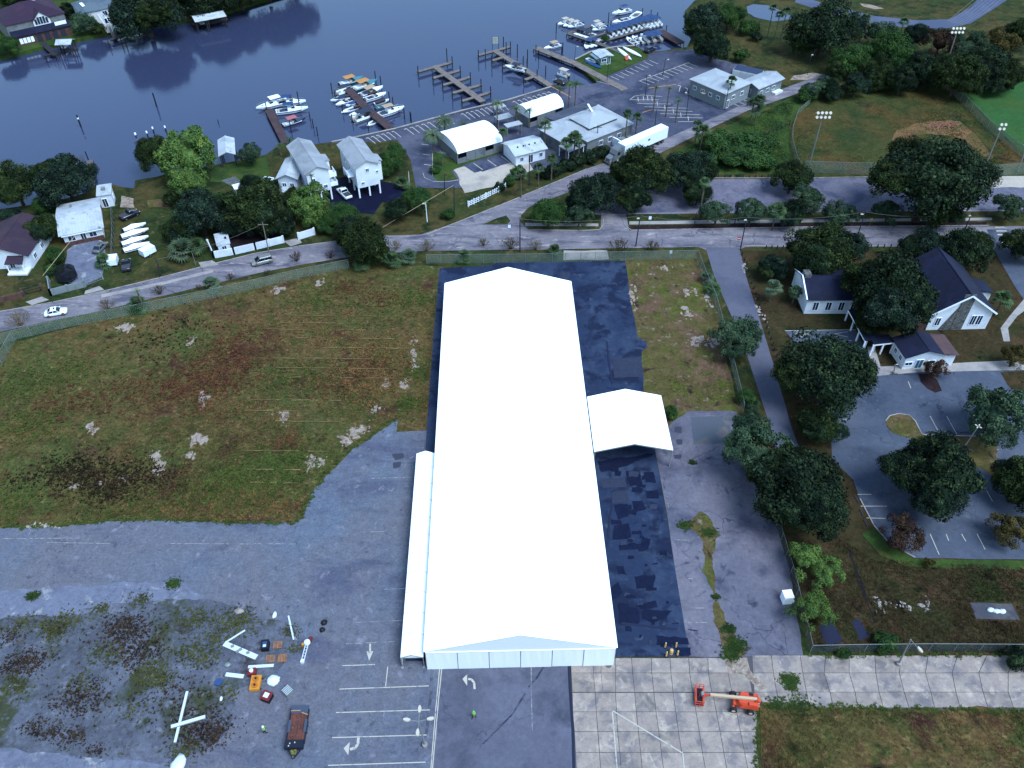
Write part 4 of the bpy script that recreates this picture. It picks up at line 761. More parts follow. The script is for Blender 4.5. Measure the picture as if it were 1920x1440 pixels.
clumps('green weed clumps sprouting in the gravel yard', [(445,1165,70,420),(365,1160,60,300),(350,1220,60,260),(280,1262,60,360),(300,1275,40,240),(90,1172,40,160),(130,1165,60,220),(45,1170,50,160),(190,1140,30,120),(262,1126,40,160),(385,1235,50,160),(200,1225,60,200),(545,1185,30,100),(555,1215,26,80),(340,1410,50,160),(30,1290,60,200),(150,1280,70,120),(250,1330,60,90),(420,1300,50,120),(95,1190,40,160),(405,1195,60,160)], YARDW, 61, .34, None, 1.25)
clumps('brown weed clumps in the gravel yard', [(235,1178,70,420),(260,1225,80,420),(40,1248,60,420),(150,1310,80,460),(140,1380,40,180),(100,1375,40,180),(65,1365,40,140),(240,1190,110,260),(365,1350,90,300),(400,1370,60,240),(105,1180,40,160),(60,1235,60,200),(180,1405,40,90),(320,1300,120,160),(20,1190,50,160),(375,1380,70,240)], YARDB, 62, .32, None, 1.35)
tufts('grass', 'grass on the slope beside the marina lane', [(1260,292),(1410,217),(1490,184),(1480,240),(1485,322),(1220,328)], 9000, .3, LAWN, 7)

W_RED = M('red_weeds', C(104,72,64), [(C(84,58,60), .4, .45, .6), (C(122,92,72), 1.2, .52, .66)], rough=.97, spec=.03, fine=.3, mid=.4)
W_BLK = M('burnt_weeds', C(40,36,38), [(C(62,58,50), .5, .48, .62)], rough=.97, spec=.03, fine=.3, mid=.4)
W_TAN = M('tan_weeds', C(132,112,84), [(C(112,96,70), .4, .45, .6)], rough=.97, spec=.03, fine=.3, mid=.4)
W_GRN = M('green_weeds', C(78,106,60), [(C(66,92,54), .4, .45, .6), (C(98,118,72), 1.2, .52, .66)], rough=.97, spec=.03, fine=.3, mid=.4)
clumps('dark withered weeds at the lower left of the left field', [(150,885,130,650),(220,905,110,550),(280,890,90,300),(110,880,80,260),(205,925,80,300),(320,905,70,160),(30,900,60,120),(300,640,120,140),(330,610,140,120)], W_BLK, 71, .34, FIELD, 1.25)
clumps('reddish weeds in the middle of the left field', [(420,690,150,800),(400,720,120,500),(250,740,160,500),(450,650,140,500),(120,760,140,300),(540,830,60,400),(330,735,100,400),(620,720,110,400),(700,690,110,500),(650,540,60,300),(700,560,80,200),(380,770,60,200)], W_RED, 72, .32, FIELD, 1.25)
clumps('tan dry weeds in the right half of the left field', [(690,720,150,1100),(720,660,120,600),(650,640,160,500),(560,610,160,400),(740,560,120,300),(470,760,160,400),(350,960,200,500),(520,960,120,400),(450,940,120,300)], W_TAN, 73, .3, FIELD, 1.25)
clumps('green weeds along the edges of the left field', [(480,900,160,1400),(540,860,120,700),(400,920,140,700),(60,800,120,700),(40,720,120,600),(30,940,120,500),(770,760,60,600),(780,700,50,500),(560,710,110,500),(590,560,120,500),(700,590,120,300),(780,560,70,400),(250,960,140,400),(660,760,90,400),(140,700,120,300)], W_GRN, 74, .3, FIELD, 1.25)

EDGE = []
for (a, b) in zip([(745,788),(735,789),(703,814),(660,840),(608,891),(577,945),(566,972),(552,981),(480,981),(400,979),(300,975),(195,978),(120,985),(60,989)], [(735,789),(703,814),(660,840),(608,891),(577,945),(566,972),(552,981),(480,981),(400,979),(300,975),(195,978),(120,985),(60,989),(0,990)]):
    n_ = max(1, int(math.hypot(a[0]-b[0], a[1]-b[1])/7))
    for k in range(n_): EDGE.append((a[0]+(b[0]-a[0])*k/n_+random.uniform(-3,3), a[1]+(b[1]-a[1])*k/n_+random.uniform(-3,1.5), random.uniform(6,16), random.randint(6,40)))
clumps('ragged grass edge of the left field spilling onto the old asphalt', EDGE, W_GRN, 75, .36)
EDGE2 = [(1425+k*12+random.uniform(-4,4), 1322+k*.35+random.uniform(-4,3), random.uniform(8,22), random.randint(10,60)) for k in range(44)]+[(1420+random.uniform(-3,3), 1330+k*9, random.uniform(8,18), 30) for k in range(14)]
clumps('ragged grass edge along the lower concrete slabs', EDGE2, W_GRN, 76, .36)
EDGE3 = [(1522+k*16+random.uniform(-5,5), 1228+random.uniform(-2,3), random.uniform(8,20), random.randint(10,40)) for k in range(26)]
clumps('weeds along the foot of the dark chain-link fence', EDGE3, W_GRN, 77, .34)
# ================================================================ BUILDINGS
W_WHITE = M('white_siding', (.62,.62,.63), [((.52,.52,.53), .4, .5, .66)], rough=.7, fine=.04)
W_CREAM = M('pale_stucco', (.62,.60,.57), [((.5,.48,.45), .5, .5, .66)], rough=.8, fine=.06)
W_TEAL = M('teal_siding', (.17,.18,.175), [((.13,.14,.14), .5, .5, .66)], rough=.8, fine=.06)
W_BRICK = M('brown_brick', C(104,82,86), [(C(78,62,74), 1.2, .48, .62)], rough=.9, fine=.2)
W_STONE = M('rubble_stone', C(108,122,142), [(C(70,84,106), 1.6, .45, .6), (C(140,150,166), 2.5, .55, .65)], rough=.9, bump=.5, fine=.25)
W_GREY = M('grey_wall', C(130,150,178), [(C(104,122,152), .5, .5, .64)], rough=.8, fine=.1)
R_GREY = M('light_grey_roof', (.31,.305,.30), [((.24,.235,.235), .18, .46, .62), ((.36,.355,.35), .5, .56, .68)], rough=.7, fine=.06)
R_PALE = M('pale_metal_roof', (.40,.395,.39), [((.30,.295,.29), .3, .48, .62), (C(120,146,172), .9, .62, .7)], rough=.5, fine=.08)
R_SHING = M('grey_shingle_roof', (.25,.245,.245), [((.19,.185,.19), .25, .46, .62)], rough=.9, fine=.12)
R_NAVY = M('dark_shingle_roof', C(14,22,66), [(C(24,32,80), .2, .48, .62), (C(8,12,46), .6, .5, .64)], rough=.85, fine=.2)
R_BROWN = M('brown_shingle_roof', C(56,46,76), [(C(74,58,84), .25, .48, .62)], rough=.9, fine=.16)
R_RED = M('dark_red_roof', C(56,42,78), [(C(70,48,84), .2, .48, .62)], rough=.9, fine=.16)
R_SLATE = M('slate_roof', C(70,84,122), [(C(88,100,136), .3, .48, .62)], rough=.85, fine=.14)
R_RUST = M('rusty_roof', C(98,82,96), [(C(76,66,86), .4, .48, .62)], rough=.9, fine=.14)
TRIM = M('white_trim', (.8,.8,.8), rough=.6, fine=.03)
GLASS = M('window_glass', C(34,60,104), rough=.15, spec=.6, fine=0)
DOORM = M('dark_door', C(50,56,88), rough=.6, fine=.05)
WOOD = M('weathered_wood', C(112,116,132), [(C(86,90,110), .9, .47, .62)], rough=.9, fine=.18)
DKWOOD = M('dark_wood', C(50,54,74), [(C(34,38,58), .9, .47, .62)], rough=.9, fine=.18)
BRWOOD = M('brown_wood', C(92,84,96), [(C(70,64,80), .9, .47, .62)], rough=.9, fine=.18)
STEEL = M('galvanised_steel', C(150,176,206), rough=.5, metal=.3, fine=.06)
DKSTEEL = M('dark_steel', C(34,42,66), rough=.5, metal=.2, fine=.06)
class House:
    """rectangular building: a, b = front eave corners, c = back-left eave corner (photograph pixels at eave height)"""
    def __init__(s, name, label, a, b, c, eave, cat='house', z0=0, wall=W_WHITE, yaw=None, depth=None, width=None, inset=.35):
        A, B, Cc = P(*a, eave), P(*b, eave), P(*c, eave)
        s.yaw = yaw_of(A, B) if yaw is None else yaw
        n = Vector((-math.sin(s.yaw), math.cos(s.yaw), 0)); s.w = width or (B-A).length; s.d = depth or abs((Cc-A).dot(n))
        s.t = thing(name, label, cat, (A.x, A.y, 0), s.yaw); s.h = eave; s.z0 = z0; s.wall = wall; s.i = inset
    def walls(s, rise=0, axis='y', mat=None):
        i = s.i; x0, x1, y0, y1 = i, s.w-i, i, s.d-i; m = MB(); h, z = s.h, s.z0
        c = [(x0,y0),(x1,y0),(x1,y1),(x0,y1)]
        for k in range(4):
            p, q = c[k], c[(k+1) % 4]; pts = [(*p, z), (*q, z), (*q, h), (*p, h)]
            if rise and ((axis == 'y' and k in (0, 2)) or (axis == 'x' and k in (1, 3))):
                pts = pts[:3]+[((p[0]+q[0])/2, (p[1]+q[1])/2, h+rise*.94)]+pts[3:]
            m.add(pts, [tuple(range(len(pts)))])
        if z > 0: m.add([(x0,y0,z),(x1,y0,z),(x1,y1,z),(x0,y1,z)], [(3,2,1,0)])
        s.wo = m.build('wall', mat or s.wall, s.t); return s
    def gable(s, rise, axis, mat, over=.0, t=.14, name='roof'):
        w, d, h = s.w, s.d, s.h; o = over; m = MB()
        if axis == 'y':
            m.slab([(-o,-o,h),(-o,d+o,h),(w/2,d+o,h+rise),(w/2,-o,h+rise)], t); m.slab([(w+o,-o,h),(w+o,d+o,h),(w/2,d+o,h+rise),(w/2,-o,h+rise)], t)
        else:
            m.slab([(-o,-o,h),(w+o,-o,h),(w+o,d/2,h+rise),(-o,d/2,h+rise)], t); m.slab([(-o,d+o,h),(w+o,d+o,h),(w+o,d/2,h+rise),(-o,d/2,h+rise)], t)
        s.ro = m.build(name, mat, s.t)
        r = MB(); r.bar(*(((w/2,-o,h+rise+.02),(w/2,d+o,h+rise+.02)) if axis == 'y' else ((-o,d/2,h+rise+.02),(w+o,d/2,h+rise+.02))), .22, .06)
        r.build('ridge_cap', mat, s.ro)
        return s
    def hip(s, rise, mat, t=.14, name='roof', cut=None):
        w, d, h = s.w, s.d, s.h; k = min(w, d)/2 if cut is None else cut; m = MB()
        if w >= d: r0, r1 = (k, d/2, h+rise), (w-k, d/2, h+rise)
        else: r0, r1 = (w/2, k, h+rise), (w/2, d-k, h+rise)
        q = [(0,0,h),(w,0,h),(w,d,h),(0,d,h)]
        if w >= d: fs = [[q[0],q[1],r1,r0],[q[1],q[2],r1],[q[2],q[3],r0,r1],[q[3],q[0],r0]]
        else: fs = [[q[0],q[1],r0],[q[1],q[2],r1,r0],[q[2],q[3],r1],[q[3],q[0],r0,r1]]
        for f in fs: m.slab(f, t)
        s.ro = m.build(name, mat, s.t); return s
    def window(s, face, u, z, w, h, name='window', mat=TRIM, pane=GLASS):
        """u = position along the face as a fraction, z = sill height"""
        i = s.i; e = .05
        if face == 'f': o, dx, n = Vector((i,i,0)), Vector((s.w-2*i,0,0)), Vector((0,-1,0))
        elif face == 'b': o, dx, n = Vector((s.w-i,s.d-i,0)), Vector((-(s.w-2*i),0,0)), Vector((0,1,0))
        elif face == 'l': o, dx, n = Vector((i,s.d-i,0)), Vector((0,-(s.d-2*i),0)), Vector((-1,0,0))
        else: o, dx, n = Vector((s.w-i,i,0)), Vector((0,s.d-2*i,0)), Vector((1,0,0))
        d = dx.normalized(); c = o+dx*u+n*e; up = Vector((0,0,1))
        def fr(x0, x1, z0, z1, dep):
            p = [c+d*x0+up*z0, c+d*x1+up*z0, c+d*x1+up*z1, c+d*x0+up*z1]
            return [q-n*e*1.5 for q in p]+[q+n*dep for q in p], [(0,1,2,3),(4,7,6,5),(0,4,5,1),(1,5,6,2),(2,6,7,3),(3,7,4,0)]
        m = MB(); t = .09
        for a in ((-w/2-t,-w/2,z-t,z+h+t),(w/2,w/2+t,z-t,z+h+t),(-w/2,w/2,z-t,z),(-w/2,w/2,z+h,z+h+t),(-.03,.03,z,z+h)): m.add(*fr(*a, .06))
        f = m.build(name, mat, s.t)
        MB().add(*fr(-w/2, w/2, z, z+h, .02)).build('pane', pane, f); return s
    def windows(s, face, us, z, w, h, **k):
        for u in us: s.window(face, u, z, w, h, **k)
        return s
    def door(s, face, u, w=1.0, h=2.1, mat=DOORM): return s.window(face, u, s.z0+.1, w, h, name='door', pane=mat)
    def stilts(s, nx, ny, r=.16, mat=TRIM):
        for k in range(nx):
            for j in range(ny):
                x = s.i+.2+(s.w-2*s.i-.4)*k/max(1,nx-1); y = s.i+.2+(s.d-2*s.i-.4)*j/max(1,ny-1)
                MB().bx(x-r, x+r, y-r, y+r, 0, s.z0+.05).build('stilt', mat, s.t)
        return s
    def box(s, name, x0, x1, y0, y1, z0, z1, mat): return MB().bx(x0, x1, y0, y1, z0, z1).build(name, mat, s.t)
# ---- stilt houses by the marina
h = House('stilt_house', 'left tall white stilt house with grey shingle roof and side balconies', (572,328), (619,317), (552,271), 8, z0=2.6)
h.walls(1.5,'y').gable(1.5,'y',R_SHING,.15).windows('f',(.25,),5.6,.9,.8).windows('f',(.30,),3.3,.9,.8).windows('f',(.76,),3.4,.8,.8).stilts(3,4).windows('r',(.35,.7),5.4,.9,1.2)
for z in (3.0, 5.3):
    b = h.box('balcony', h.w-.3, h.w+1.5, 1.0, 4.0, z, z+.15, TRIM); MB().bx(h.w+1.42,h.w+1.5,1.0,4.0,z+.15,z+1.1).build('railing', TRIM, b); MB().bx(h.w-.3,h.w+1.42,.98,1.05,z+.15,z+1.1).build('railing', TRIM, b)
MB().slab([(h.w*.6,4.5,8.6),(h.w+1.3,4.5,7.7),(h.w+1.3,8.0,7.7),(h.w*.6,8.0,8.6)],.14).build('side_roof', R_SHING, h.t); h.box('side_wing', h.w-.4, h.w+1.1, 4.7, 7.8, 2.6, 7.65, W_WHITE)
h = House('stilt_house', 'right tall white stilt house with grey gable roof above parked pickup', (664,317), (712,306), (629,272), 8, z0=2.6)
h.walls(1.5,'y').gable(1.5,'y',R_SHING,.15).windows('f',(.5,),6.4,.7,.8).windows('f',(.25,),3.4,.6,.6).windows('f',(.92,),5.6,.5,.6).stilts(3,4).windows('l',(.62,.3),5.3,.9,1.3)
b = h.box('balcony', -1.2, .3, 2.0, 5.5, 5.0, 5.15, TRIM); MB().bx(-1.2,-1.12,2.0,5.5,5.15,6.1).build('railing', TRIM, b)
h.box('side_wing', h.w-.4, h.w+.9, 2.0, 5.0, 2.6, 7.6, W_WHITE); MB().slab([(h.w-.4,1.8,8.2),(h.w+1.2,1.8,7.6),(h.w+1.2,5.2,7.6),(h.w-.4,5.2,8.2)],.12).build('side_roof', R_SHING, h.t)
h = House('white_house', 'small white two-storey house with pale roof left of the stilt houses', (517,335), (557,336), (503,297), 5)
h.walls(1.2,'y').gable(1.2,'y',R_PALE,.15).windows('f',(.3,.72),2.8,.9,.9).windows('f',(.3,),.8,.9,.9).door('f',.7)
h.box('porch_roof', .5, h.w-.5, -2.2, .3, 2.6, 2.75, R_PALE)
for x in (.8, h.w-.8): h.box('porch_post', x-.07, x+.07, -2.0, -1.86, 0, 2.6, TRIM)
# ---- left bank houses
h = House('metal_roof_house', 'low house with streaked pale metal roof beside the gravel yard', (110,443), (194,426), (92,388), 3.0, wall=W_CREAM, inset=.6)
h.walls(1.3,'x').gable(1.3,'x',R_PALE,.1).windows('f',(.2,.75),1.0,1.4,1.1).door('f',.5)
for k in range(14):
    x = (k+.5)*h.w/14; MB().bar((x,-.08,3.04),(x,h.d/2,4.34),.05,.05).build('roof_rib', R_PALE, h.ro)
h.box('porch_beam', .4, h.w-.4, -.1, .05, 2.6, 2.8, TRIM)
h.box('roof_vent', h.w*.3, h.w*.3+.5, h.d*.75, h.d*.75+.5, 3.5, 4.2, STEEL); h.box('porch_wall', .6, h.w-.6, .3, .5, 0, .9, W_BRICK)
h = House('brown_roof_house', 'white house with brown gable roof at the left edge', (-48,482), (52,480), (-40,416), 3.4, wall=W_WHITE)
h.walls(2.2,'y').gable(2.2,'y',R_BROWN,.1).windows('f',(.78,),1.0,1.2,1.2).windows('r',(.2,.5,.8),1.0,1.1,1.1).door('f',.62)
MB().slab([(h.w*.58,-1.6,2.5),(h.w*.92,-1.6,2.5),(h.w*.9,.5,3.4),(h.w*.6,.5,3.4)],.12).build('porch_roof', R_BROWN, h.t); h.box('porch_step', h.w*.58, h.w*.95, -2.2, .3, 0, .35, W_CREAM)
for x in (.60,.90): h.box('porch_post', h.w*x-.08, h.w*x+.08, -1.5, -1.34, .35, 2.45, TRIM)
h = House('white_shed', 'white flat-roofed shed at the foot of the narrow river dock', (181,368), (208,364), (178,351), 3.2, cat='shed', inset=.15)
h.walls().door('f',.4).window('r',.5,1.2,.8,.8); MB().slab([(-.1,-.1,3.3),(h.w+.1,-.1,3.3),(h.w+.1,h.d+.1,3.6),(-.1,h.d+.1,3.6)],.15).build('roof', R_PALE, h.t); h.box('air_conditioner', h.w*.35, h.w*.35+.8, h.d*.4, h.d*.4+.8, 3.45, 3.95, STEEL)
h = House('garden_shed', 'small white shed behind the long white street wall', (407,461), (431,456), (403,441), 2.4, cat='shed', inset=.1)
h.walls().door('f',.5,.9,1.9); MB().slab([(-.1,-.1,2.45),(h.w+.1,-.1,2.45),(h.w+.1,h.d+.1,2.7),(-.1,h.d+.1,2.7)],.12).build('roof', R_PALE, h.t); h.box('roof_vent', h.w*.7, h.w*.7+.4, h.d*.4, h.d*.4+.4, 2.5, 2.95, DKSTEEL)
h = House('boathouse', 'open boathouse with white gabled roof and lawn in front', (410,293), (441,289), (405,263), 3.2, cat='boathouse')
h.gable(.9,'y',R_PALE,.1)
for x in (.3, h.w-.3):
    for y in (.3, h.d/2, h.d-.3): h.box('post', x-.12, x+.12, y-.12, y+.12, -1.5, 3.15, DKWOOD)
h = House('long_shelter', 'long low white roof on posts beside the boathouse lawn', (440,355), (484,343), (437,346), 2.4, cat='shelter')
h.gable(.3,'x',TRIM,.05)
for x in (.2, h.w/2, h.w-.2):
    for y in (.2, h.d-.2): h.box('post', x-.07, x+.07, y-.07, y+.07, 0, 2.4, TRIM)
# ---- marina buildings
def vault(label, a, b, c, eave, rise, nb):
    h = House('vault_tent', label, a, b, c, eave, cat='tent'); w, d = h.w, h.d; n = 12
    for k in range(nb):
        x0, x1 = w*k/nb+.02, w*(k+1)/nb-.02; m = MB(); rg = []
        for j in range(n+1):
            t = math.pi*j/n; y, z = d/2-d/2*math.cos(t), eave+rise*math.sin(t)
            rg.append([(x0,y,z),((x0+x1)/2,y,z+.10*math.sin(t)),(x1,y,z)])
        for j in range(n):
            for q in range(2): m.add([rg[j][q], rg[j][q+1], rg[j+1][q+1], rg[j+1][q]], [(0,1,2,3)])
        m.build('roof_panel', PVC, h.t, smooth=True)
    for x in (0, w):
        m = MB(); pts = [(x, d/2-d/2*math.cos(math.pi*j/n), eave+rise*math.sin(math.pi*j/n)-.03) for j in range(n+1)]
        m.add(pts, [tuple(range(n+1))]); m.build('end_wall', PVC2, h.t)
    for k in range(nb+1):
        for y in (.1, d-.1): h.box('post', w*k/nb-.08, w*k/nb+.08, y-.08, y+.08, 0, eave, STEEL)
    for k in range(nb):
        x0, x1 = w*k/nb+.1, w*(k+1)/nb-.1
        h.box('side_panel', x0, x1, .12, .18, 0, eave-.1 if k % 3 else eave*.5, W_GREY)
        h.box('side_panel', x0, x1, d-.18, d-.12, 0, eave-.1, W_GREY)
    for x in (.12, w-.18): h.box('end_panel', x, x+.06, .2, d-.2, 0, eave-.1, W_GREY)
    return h
vault('lower white vaulted tent with dark open sides behind the lawn island', (858,289), (943,265), (829,251), 2.8, 2.3, 5)
vault('upper white vaulted tent beside the big restaurant roof', (992,222), (1057,200), (974,204), 2.8, 2.4, 4)
h = House('restaurant', 'large low restaurant with grey hip roof and raised square top', (1101,266), (1190,231), (1037,227), 3.8, cat='restaurant', wall=W_GREY)
h.walls().hip(1.2, R_GREY, cut=min(h.w,h.d)*.36); w, d = h.w, h.d
q = [(w*.20,d*.22,5.1),(w*.82,d*.22,5.1),(w*.82,d*.80,5.1),(w*.20,d*.80,5.1)]; m = MB()
ap = (w*.51,d*.55,6.5)
for k in range(4): m.slab([q[k], q[(k+1) % 4], ap], .14)
m.build('upper_roof', R_GREY, h.t); h.box('upper_wall', w*.22, w*.80, d*.24, d*.78, 4.2, 5.0, M('teal_band', C(70,112,136), rough=.7))
MB().bar((w*.51,d*.55,6.52),(w*.75,d*.98,5.2),.5,.12).build('roof_hatch', TRIM, h.t)
MB().slab([(w*.05,d*.98,4.0),(w*.95,d*.98,4.0),(w*.95,d*1.28,3.4),(w*.05,d*1.28,3.4)],.15).build('back_roof', R_SLATE, h.t)
MB().slab([(-w*.28,d*.35,3.3),(0,d*.35,3.9),(0,d*1.0,3.9),(-w*.28,d*1.0,3.3)],.15).build('side_roof', R_GREY, h.t)
h.box('side_wall', -w*.26, .2, d*.38, d*.97, 0, 3.2, W_GREY); h.box('back_wall', w*.08, w*.92, d-.4, d*1.25, 0, 3.3, W_GREY)
h.windows('f',(.3,.5,.7),1.2,1.2,1.2).windows('l',(.3,.6),1.2,1.4,1.2).windows('r',(.3,.6),1.2,1.4,1.2)
h.box('service_wall', w*.55, w*1.02, -3.2, -3.05, 0, 2.2, TRIM); h.box('service_wall', w*.55, w*.57, -3.0, .2, 0, 2.2, TRIM); h.box('service_box', w*.62, w*.72, -2.6, -.8, 0, 1.9, STEEL); h.box('service_box', w*.78, w*.86, -2.4, -1.0, 0, 1.6, W_GREY)
MB().slab([(-w*.34,d*.02,2.7),(-.2,d*.02,2.9),(-.2,d*.32,2.9),(-w*.34,d*.32,2.7)],.12).build('patio_roof', R_SHING, h.t)
for x in (-w*.33, -.5):
    for y in (.05, .30): h.box('patio_post', x-.08, x+.08, d*y-.08, d*y+.08, 0, 2.65, TRIM)
h = House('white_annex', 'small white gabled building in front of the restaurant patio', (966,293), (1026,278), (957,264), 3.0, cat='building', wall=W_WHITE)
h.walls(1.1,'x').gable(1.1,'x',R_PALE,.15).windows('f',(.2,.85),1.0,.9,1.0).door('f',.5,1.2,2.1); h.windows('r',(.5,),1.0,1,1)
for k in range(4): h.box('roof_vent', h.w*(.2+.18*k), h.w*(.2+.18*k)+.3, h.d*.3, h.d*.3+.3, 3.5, 4.0, DKSTEEL)
for i, (a, b, c, lb) in enumerate([((934,226),(962,219),(928,218),'flat grey patio roof right of the lower vault tent'),((951,240),(980,233),(946,233),'second flat grey patio roof beside the small annex'),((930,205),(950,200),(926,199),'small flat grey shelter roof near the waterfront date palm')]):
    h = House('patio_roof', lb, a, b, c, 2.6, cat='shelter'); MB().slab([(0,0,2.75),(h.w,0,2.75),(h.w,h.d,2.75),(0,h.d,2.75)],.15).build('roof', R_GREY, h.t)
    for x in (.2, h.w-.2):
        for y in (.2, h.d-.2): h.box('post', x-.07, x+.07, y-.07, y+.07, 0, 2.6, STEEL)
h = House('marina_office', 'teal office building with broad light grey hip roof over striped parking', (1292,148), (1361,177), (1343,128), 4.6, cat='building', wall=W_TEAL)
h.walls().hip(1.3, R_GREY, cut=min(h.w,h.d)*.45).windows('f',(.15,.38,.6,.82),2.2,1.0,.9).windows('r',(.35,.7),2.0,1.2,1.0).door('r',.15)
MB().lathe([(.5,0),(.75,.2),(.75,.3),(0.02,.3)], n=14).build('round_sign', M('cream_sign', C(190,196,200), rough=.6), h.t, loc=(h.w*.45,-.1,2.3))
h = House('marina_shop', 'long teal shop with light roof right of the marina office', (1423,167), (1471,147), (1400,148), 3.4, cat='building', wall=W_TEAL)
h.walls(1.0,'x').gable(1.0,'x',R_GREY,.15).windows('f',(.4,.65),1.2,1.2,1.0).windows('l',(.5,),1.2,1,1).door('f',.15); h.box('loading_step', h.w*.6, h.w*.9, -1.2, .3, 0, .6, W_CREAM)
h = House('walled_shed', 'low pale concrete store with dark tarped top behind the marina office', (1374,130), (1425,141), (1378,120), 2.2, cat='shed', wall=W_CREAM, inset=.05)
h.walls(); MB().slab([(.1,.1,2.1),(h.w-.1,.1,2.1),(h.w-.1,h.d-.1,2.3),(.1,h.d-.1,2.3)],.1).build('tarp', M('navy_tarp', C(50,70,120), rough=.6), h.t)
for k in range(6): h.box('wall_panel', h.w*k/6+.06, h.w*(k+1)/6-.06, -.03, .04, .1, 2.0, W_CREAM)
h = House('rental_hut', 'small white and teal rental hut on the marina lawn', (1112,97), (1126,108), (1131,90), 2.6, cat='hut', wall=M('teal_white_wall', C(150,196,214), [(C(110,160,190), .8, .48, .6)], rough=.7))
h.walls(.5,'x').gable(.5,'x',R_PALE,.3).window('f',.5,1.0,1.6,.9).window('r',.3,1.0,1.6,.9).door('r',.75)
h.box('awning', h.w*.05, h.w*.95, -1.4, .2, 2.2, 2.28, M('pale_blue_awning', C(120,170,214), rough=.6))
# ---- far bank houses
h = House('red_roof_house', 'large far-bank house with dark red roof, brick porch and pool', (8,49), (122,24), (-10,22), 6.0, wall=W_GREY)
h.walls(0).hip(3.6, R_RED); w, d = h.w, h.d
MB().slab([(w*.04,-3.0,3.0),(w*1.0,-3.0,3.0),(w*1.0,.5,3.9),(w*.04,.5,3.9)],.15).build('porch_roof', R_NAVY, h.t)
h.box('lower_wall', w*.06, w*.98, -2.6, .4, 0, 2.9, W_BRICK)
for k in range(4): h.box('porch_arch', w*(.40+.13*k), w*(.40+.13*k)+1.6, -2.68, -2.55, .1, 2.4, DOORM)
for k in range(4): h.box('lower_window', w*(.12+.06*k), w*(.12+.06*k)+.9, -2.68, -2.55, .6, 2.2, TRIM)
m = MB(); g0, g1 = w*.44, w*.74
m.slab([(g0,-.4,5.6),((g0+g1)/2,-.4,8.2),((g0+g1)/2,d*.4,8.2),(g0,d*.4,5.6)],.15); m.slab([(g1,-.4,5.6),((g0+g1)/2,-.4,8.2),((g0+g1)/2,d*.4,8.2),(g1,d*.4,5.6)],.15); m.build('dormer_roof', R_RED, h.t)
MB().add([(g0+.2,-.1,4.0),(g1-.2,-.1,4.0),(g1-.2,-.1,5.6),((g0+g1)/2,-.1,8.0),(g0+.2,-.1,5.6)],[(0,1,2,3,4)]).build('dormer_wall', W_CREAM, h.t)
for k in range(5): h.box('dormer_window', g0+.7+k*(g1-g0-1.4)/5, g0+.7+(k+.8)*(g1-g0-1.4)/5, -.22, -.08, 4.4, 6.0+.5*(k in (1,2,3)), GLASS)
h.box('skylight', w*.62, w*.62+1.6, d*.55, d*.55+1.4, 9.0, 9.4, TRIM)
h.box('balcony_wall', w*.76, w*.95, -1.6, -1.4, 3.2, 4.4, TRIM)
h = House('grey_roof_house', 'far-bank house with pale slate roof and screened pool terrace', (150,26), (238,8), (142,4), 5.4, wall=W_CREAM)
h.walls().hip(2.6, M('pale_slate_roof', C(100,128,164), [(C(84,110,148), .3, .48, .6)], rough=.85, fine=.1)); w, d = h.w, h.d
h.windows('f',(.5,.62,.74,.86),3.2,1.4,1.5).windows('f',(.5,.7),.6,1.6,1.8)
m = MB(); z = 2.8
for k in range(7): m.bar((w*.35+k*w*.11,-6,z),(w*.35+k*w*.11,.2,z+1.2),.12); 
m.bar((w*.35,-6,z),(w*1.01,-6,z),.12)
for k in range(7): m.bar((w*.35+k*w*.11,-6,0),(w*.35+k*w*.11,-6,z),.12)
m.build('pool_cage', TRIM, h.t); h.box('pool_deck', w*.35, w*1.02, -6.2, .3, .02, .12, CONCP); h.box('pool', w*.45, w*.9, -4.6, -1.6, .1, .16, M('pool_water', C(70,140,170), rough=.1, spec=.5))
h.box('skylight', w*.12, w*.35, d*.25, d*.55, 6.4, 6.6, TRIM)
def slabthing(name, label, cat, px, z0, z1, mat):
    pts = [P(u, v, z1) for u, v in px]; c = sum(pts, Vector())/len(pts); mb = MB().prism([(p.x-c.x, p.y-c.y) for p in pts], z0, z1)
    return tag(link(name, mb.mesh(name, mat), None, loc=(c.x, c.y, 0)), label, cat)
o = slabthing('swimming_pool', 'turquoise pool with tan deck in front of the red-roofed house', 'pool', [(70,72),(84,60),(130,52),(134,58),(110,64),(76,76)], 0, .12, M('tan_deck', C(150,138,140), rough=.8))
sh = [P(u, v, .2) for u, v in [(88,64),(105,58),(124,56),(122,60),(108,63),(92,66)]]; MB().prism([(p.x-o.location.x, p.y-o.location.y) for p in sh], .05, .16).build('water', _M['pool_water'], o)
o = slabthing('swimming_pool', 'small bright pool on the far bank behind the timber seawall', 'pool', [(314,13),(334,8),(338,15),(320,20)], 0, .12, CONCP)
sh = [P(u, v, .2) for u, v in [(318,13),(332,10),(334,14),(321,17)]]; MB().prism([(p.x-o.location.x, p.y-o.location.y) for p in sh], .05, .16).build('water', _M['pool_water'], o)
def boathouse(label, a, b, c, eave, mat, rise=.8, axis='x'):
    h = House('boathouse', label, a, b, c, eave, cat='boathouse'); h.gable(rise, axis, mat, .1)
    for x in (.3, h.w-.3):
        for y in (.3, h.d/2, h.d-.3): h.box('post', x-.14, x+.14, y-.14, y+.14, -2.2, eave-.05, DKWOOD)
    h.box('deck', .1, h.w-.1, h.d-1.5, h.d-.1, .1, .3, BRWOOD); h.box('lift_beam', .3, h.w-.3, h.d*.3, h.d*.3+.2, .6, .85, DKWOOD)
    return h
boathouse('white-roofed boathouse off the red-roofed house on the far bank', (103,84), (132,83), (110,74), 2.8, R_PALE)
boathouse('left half of the double boathouse on the far bank', (366,41), (388,37), (358,29), 2.8, R_PALE)
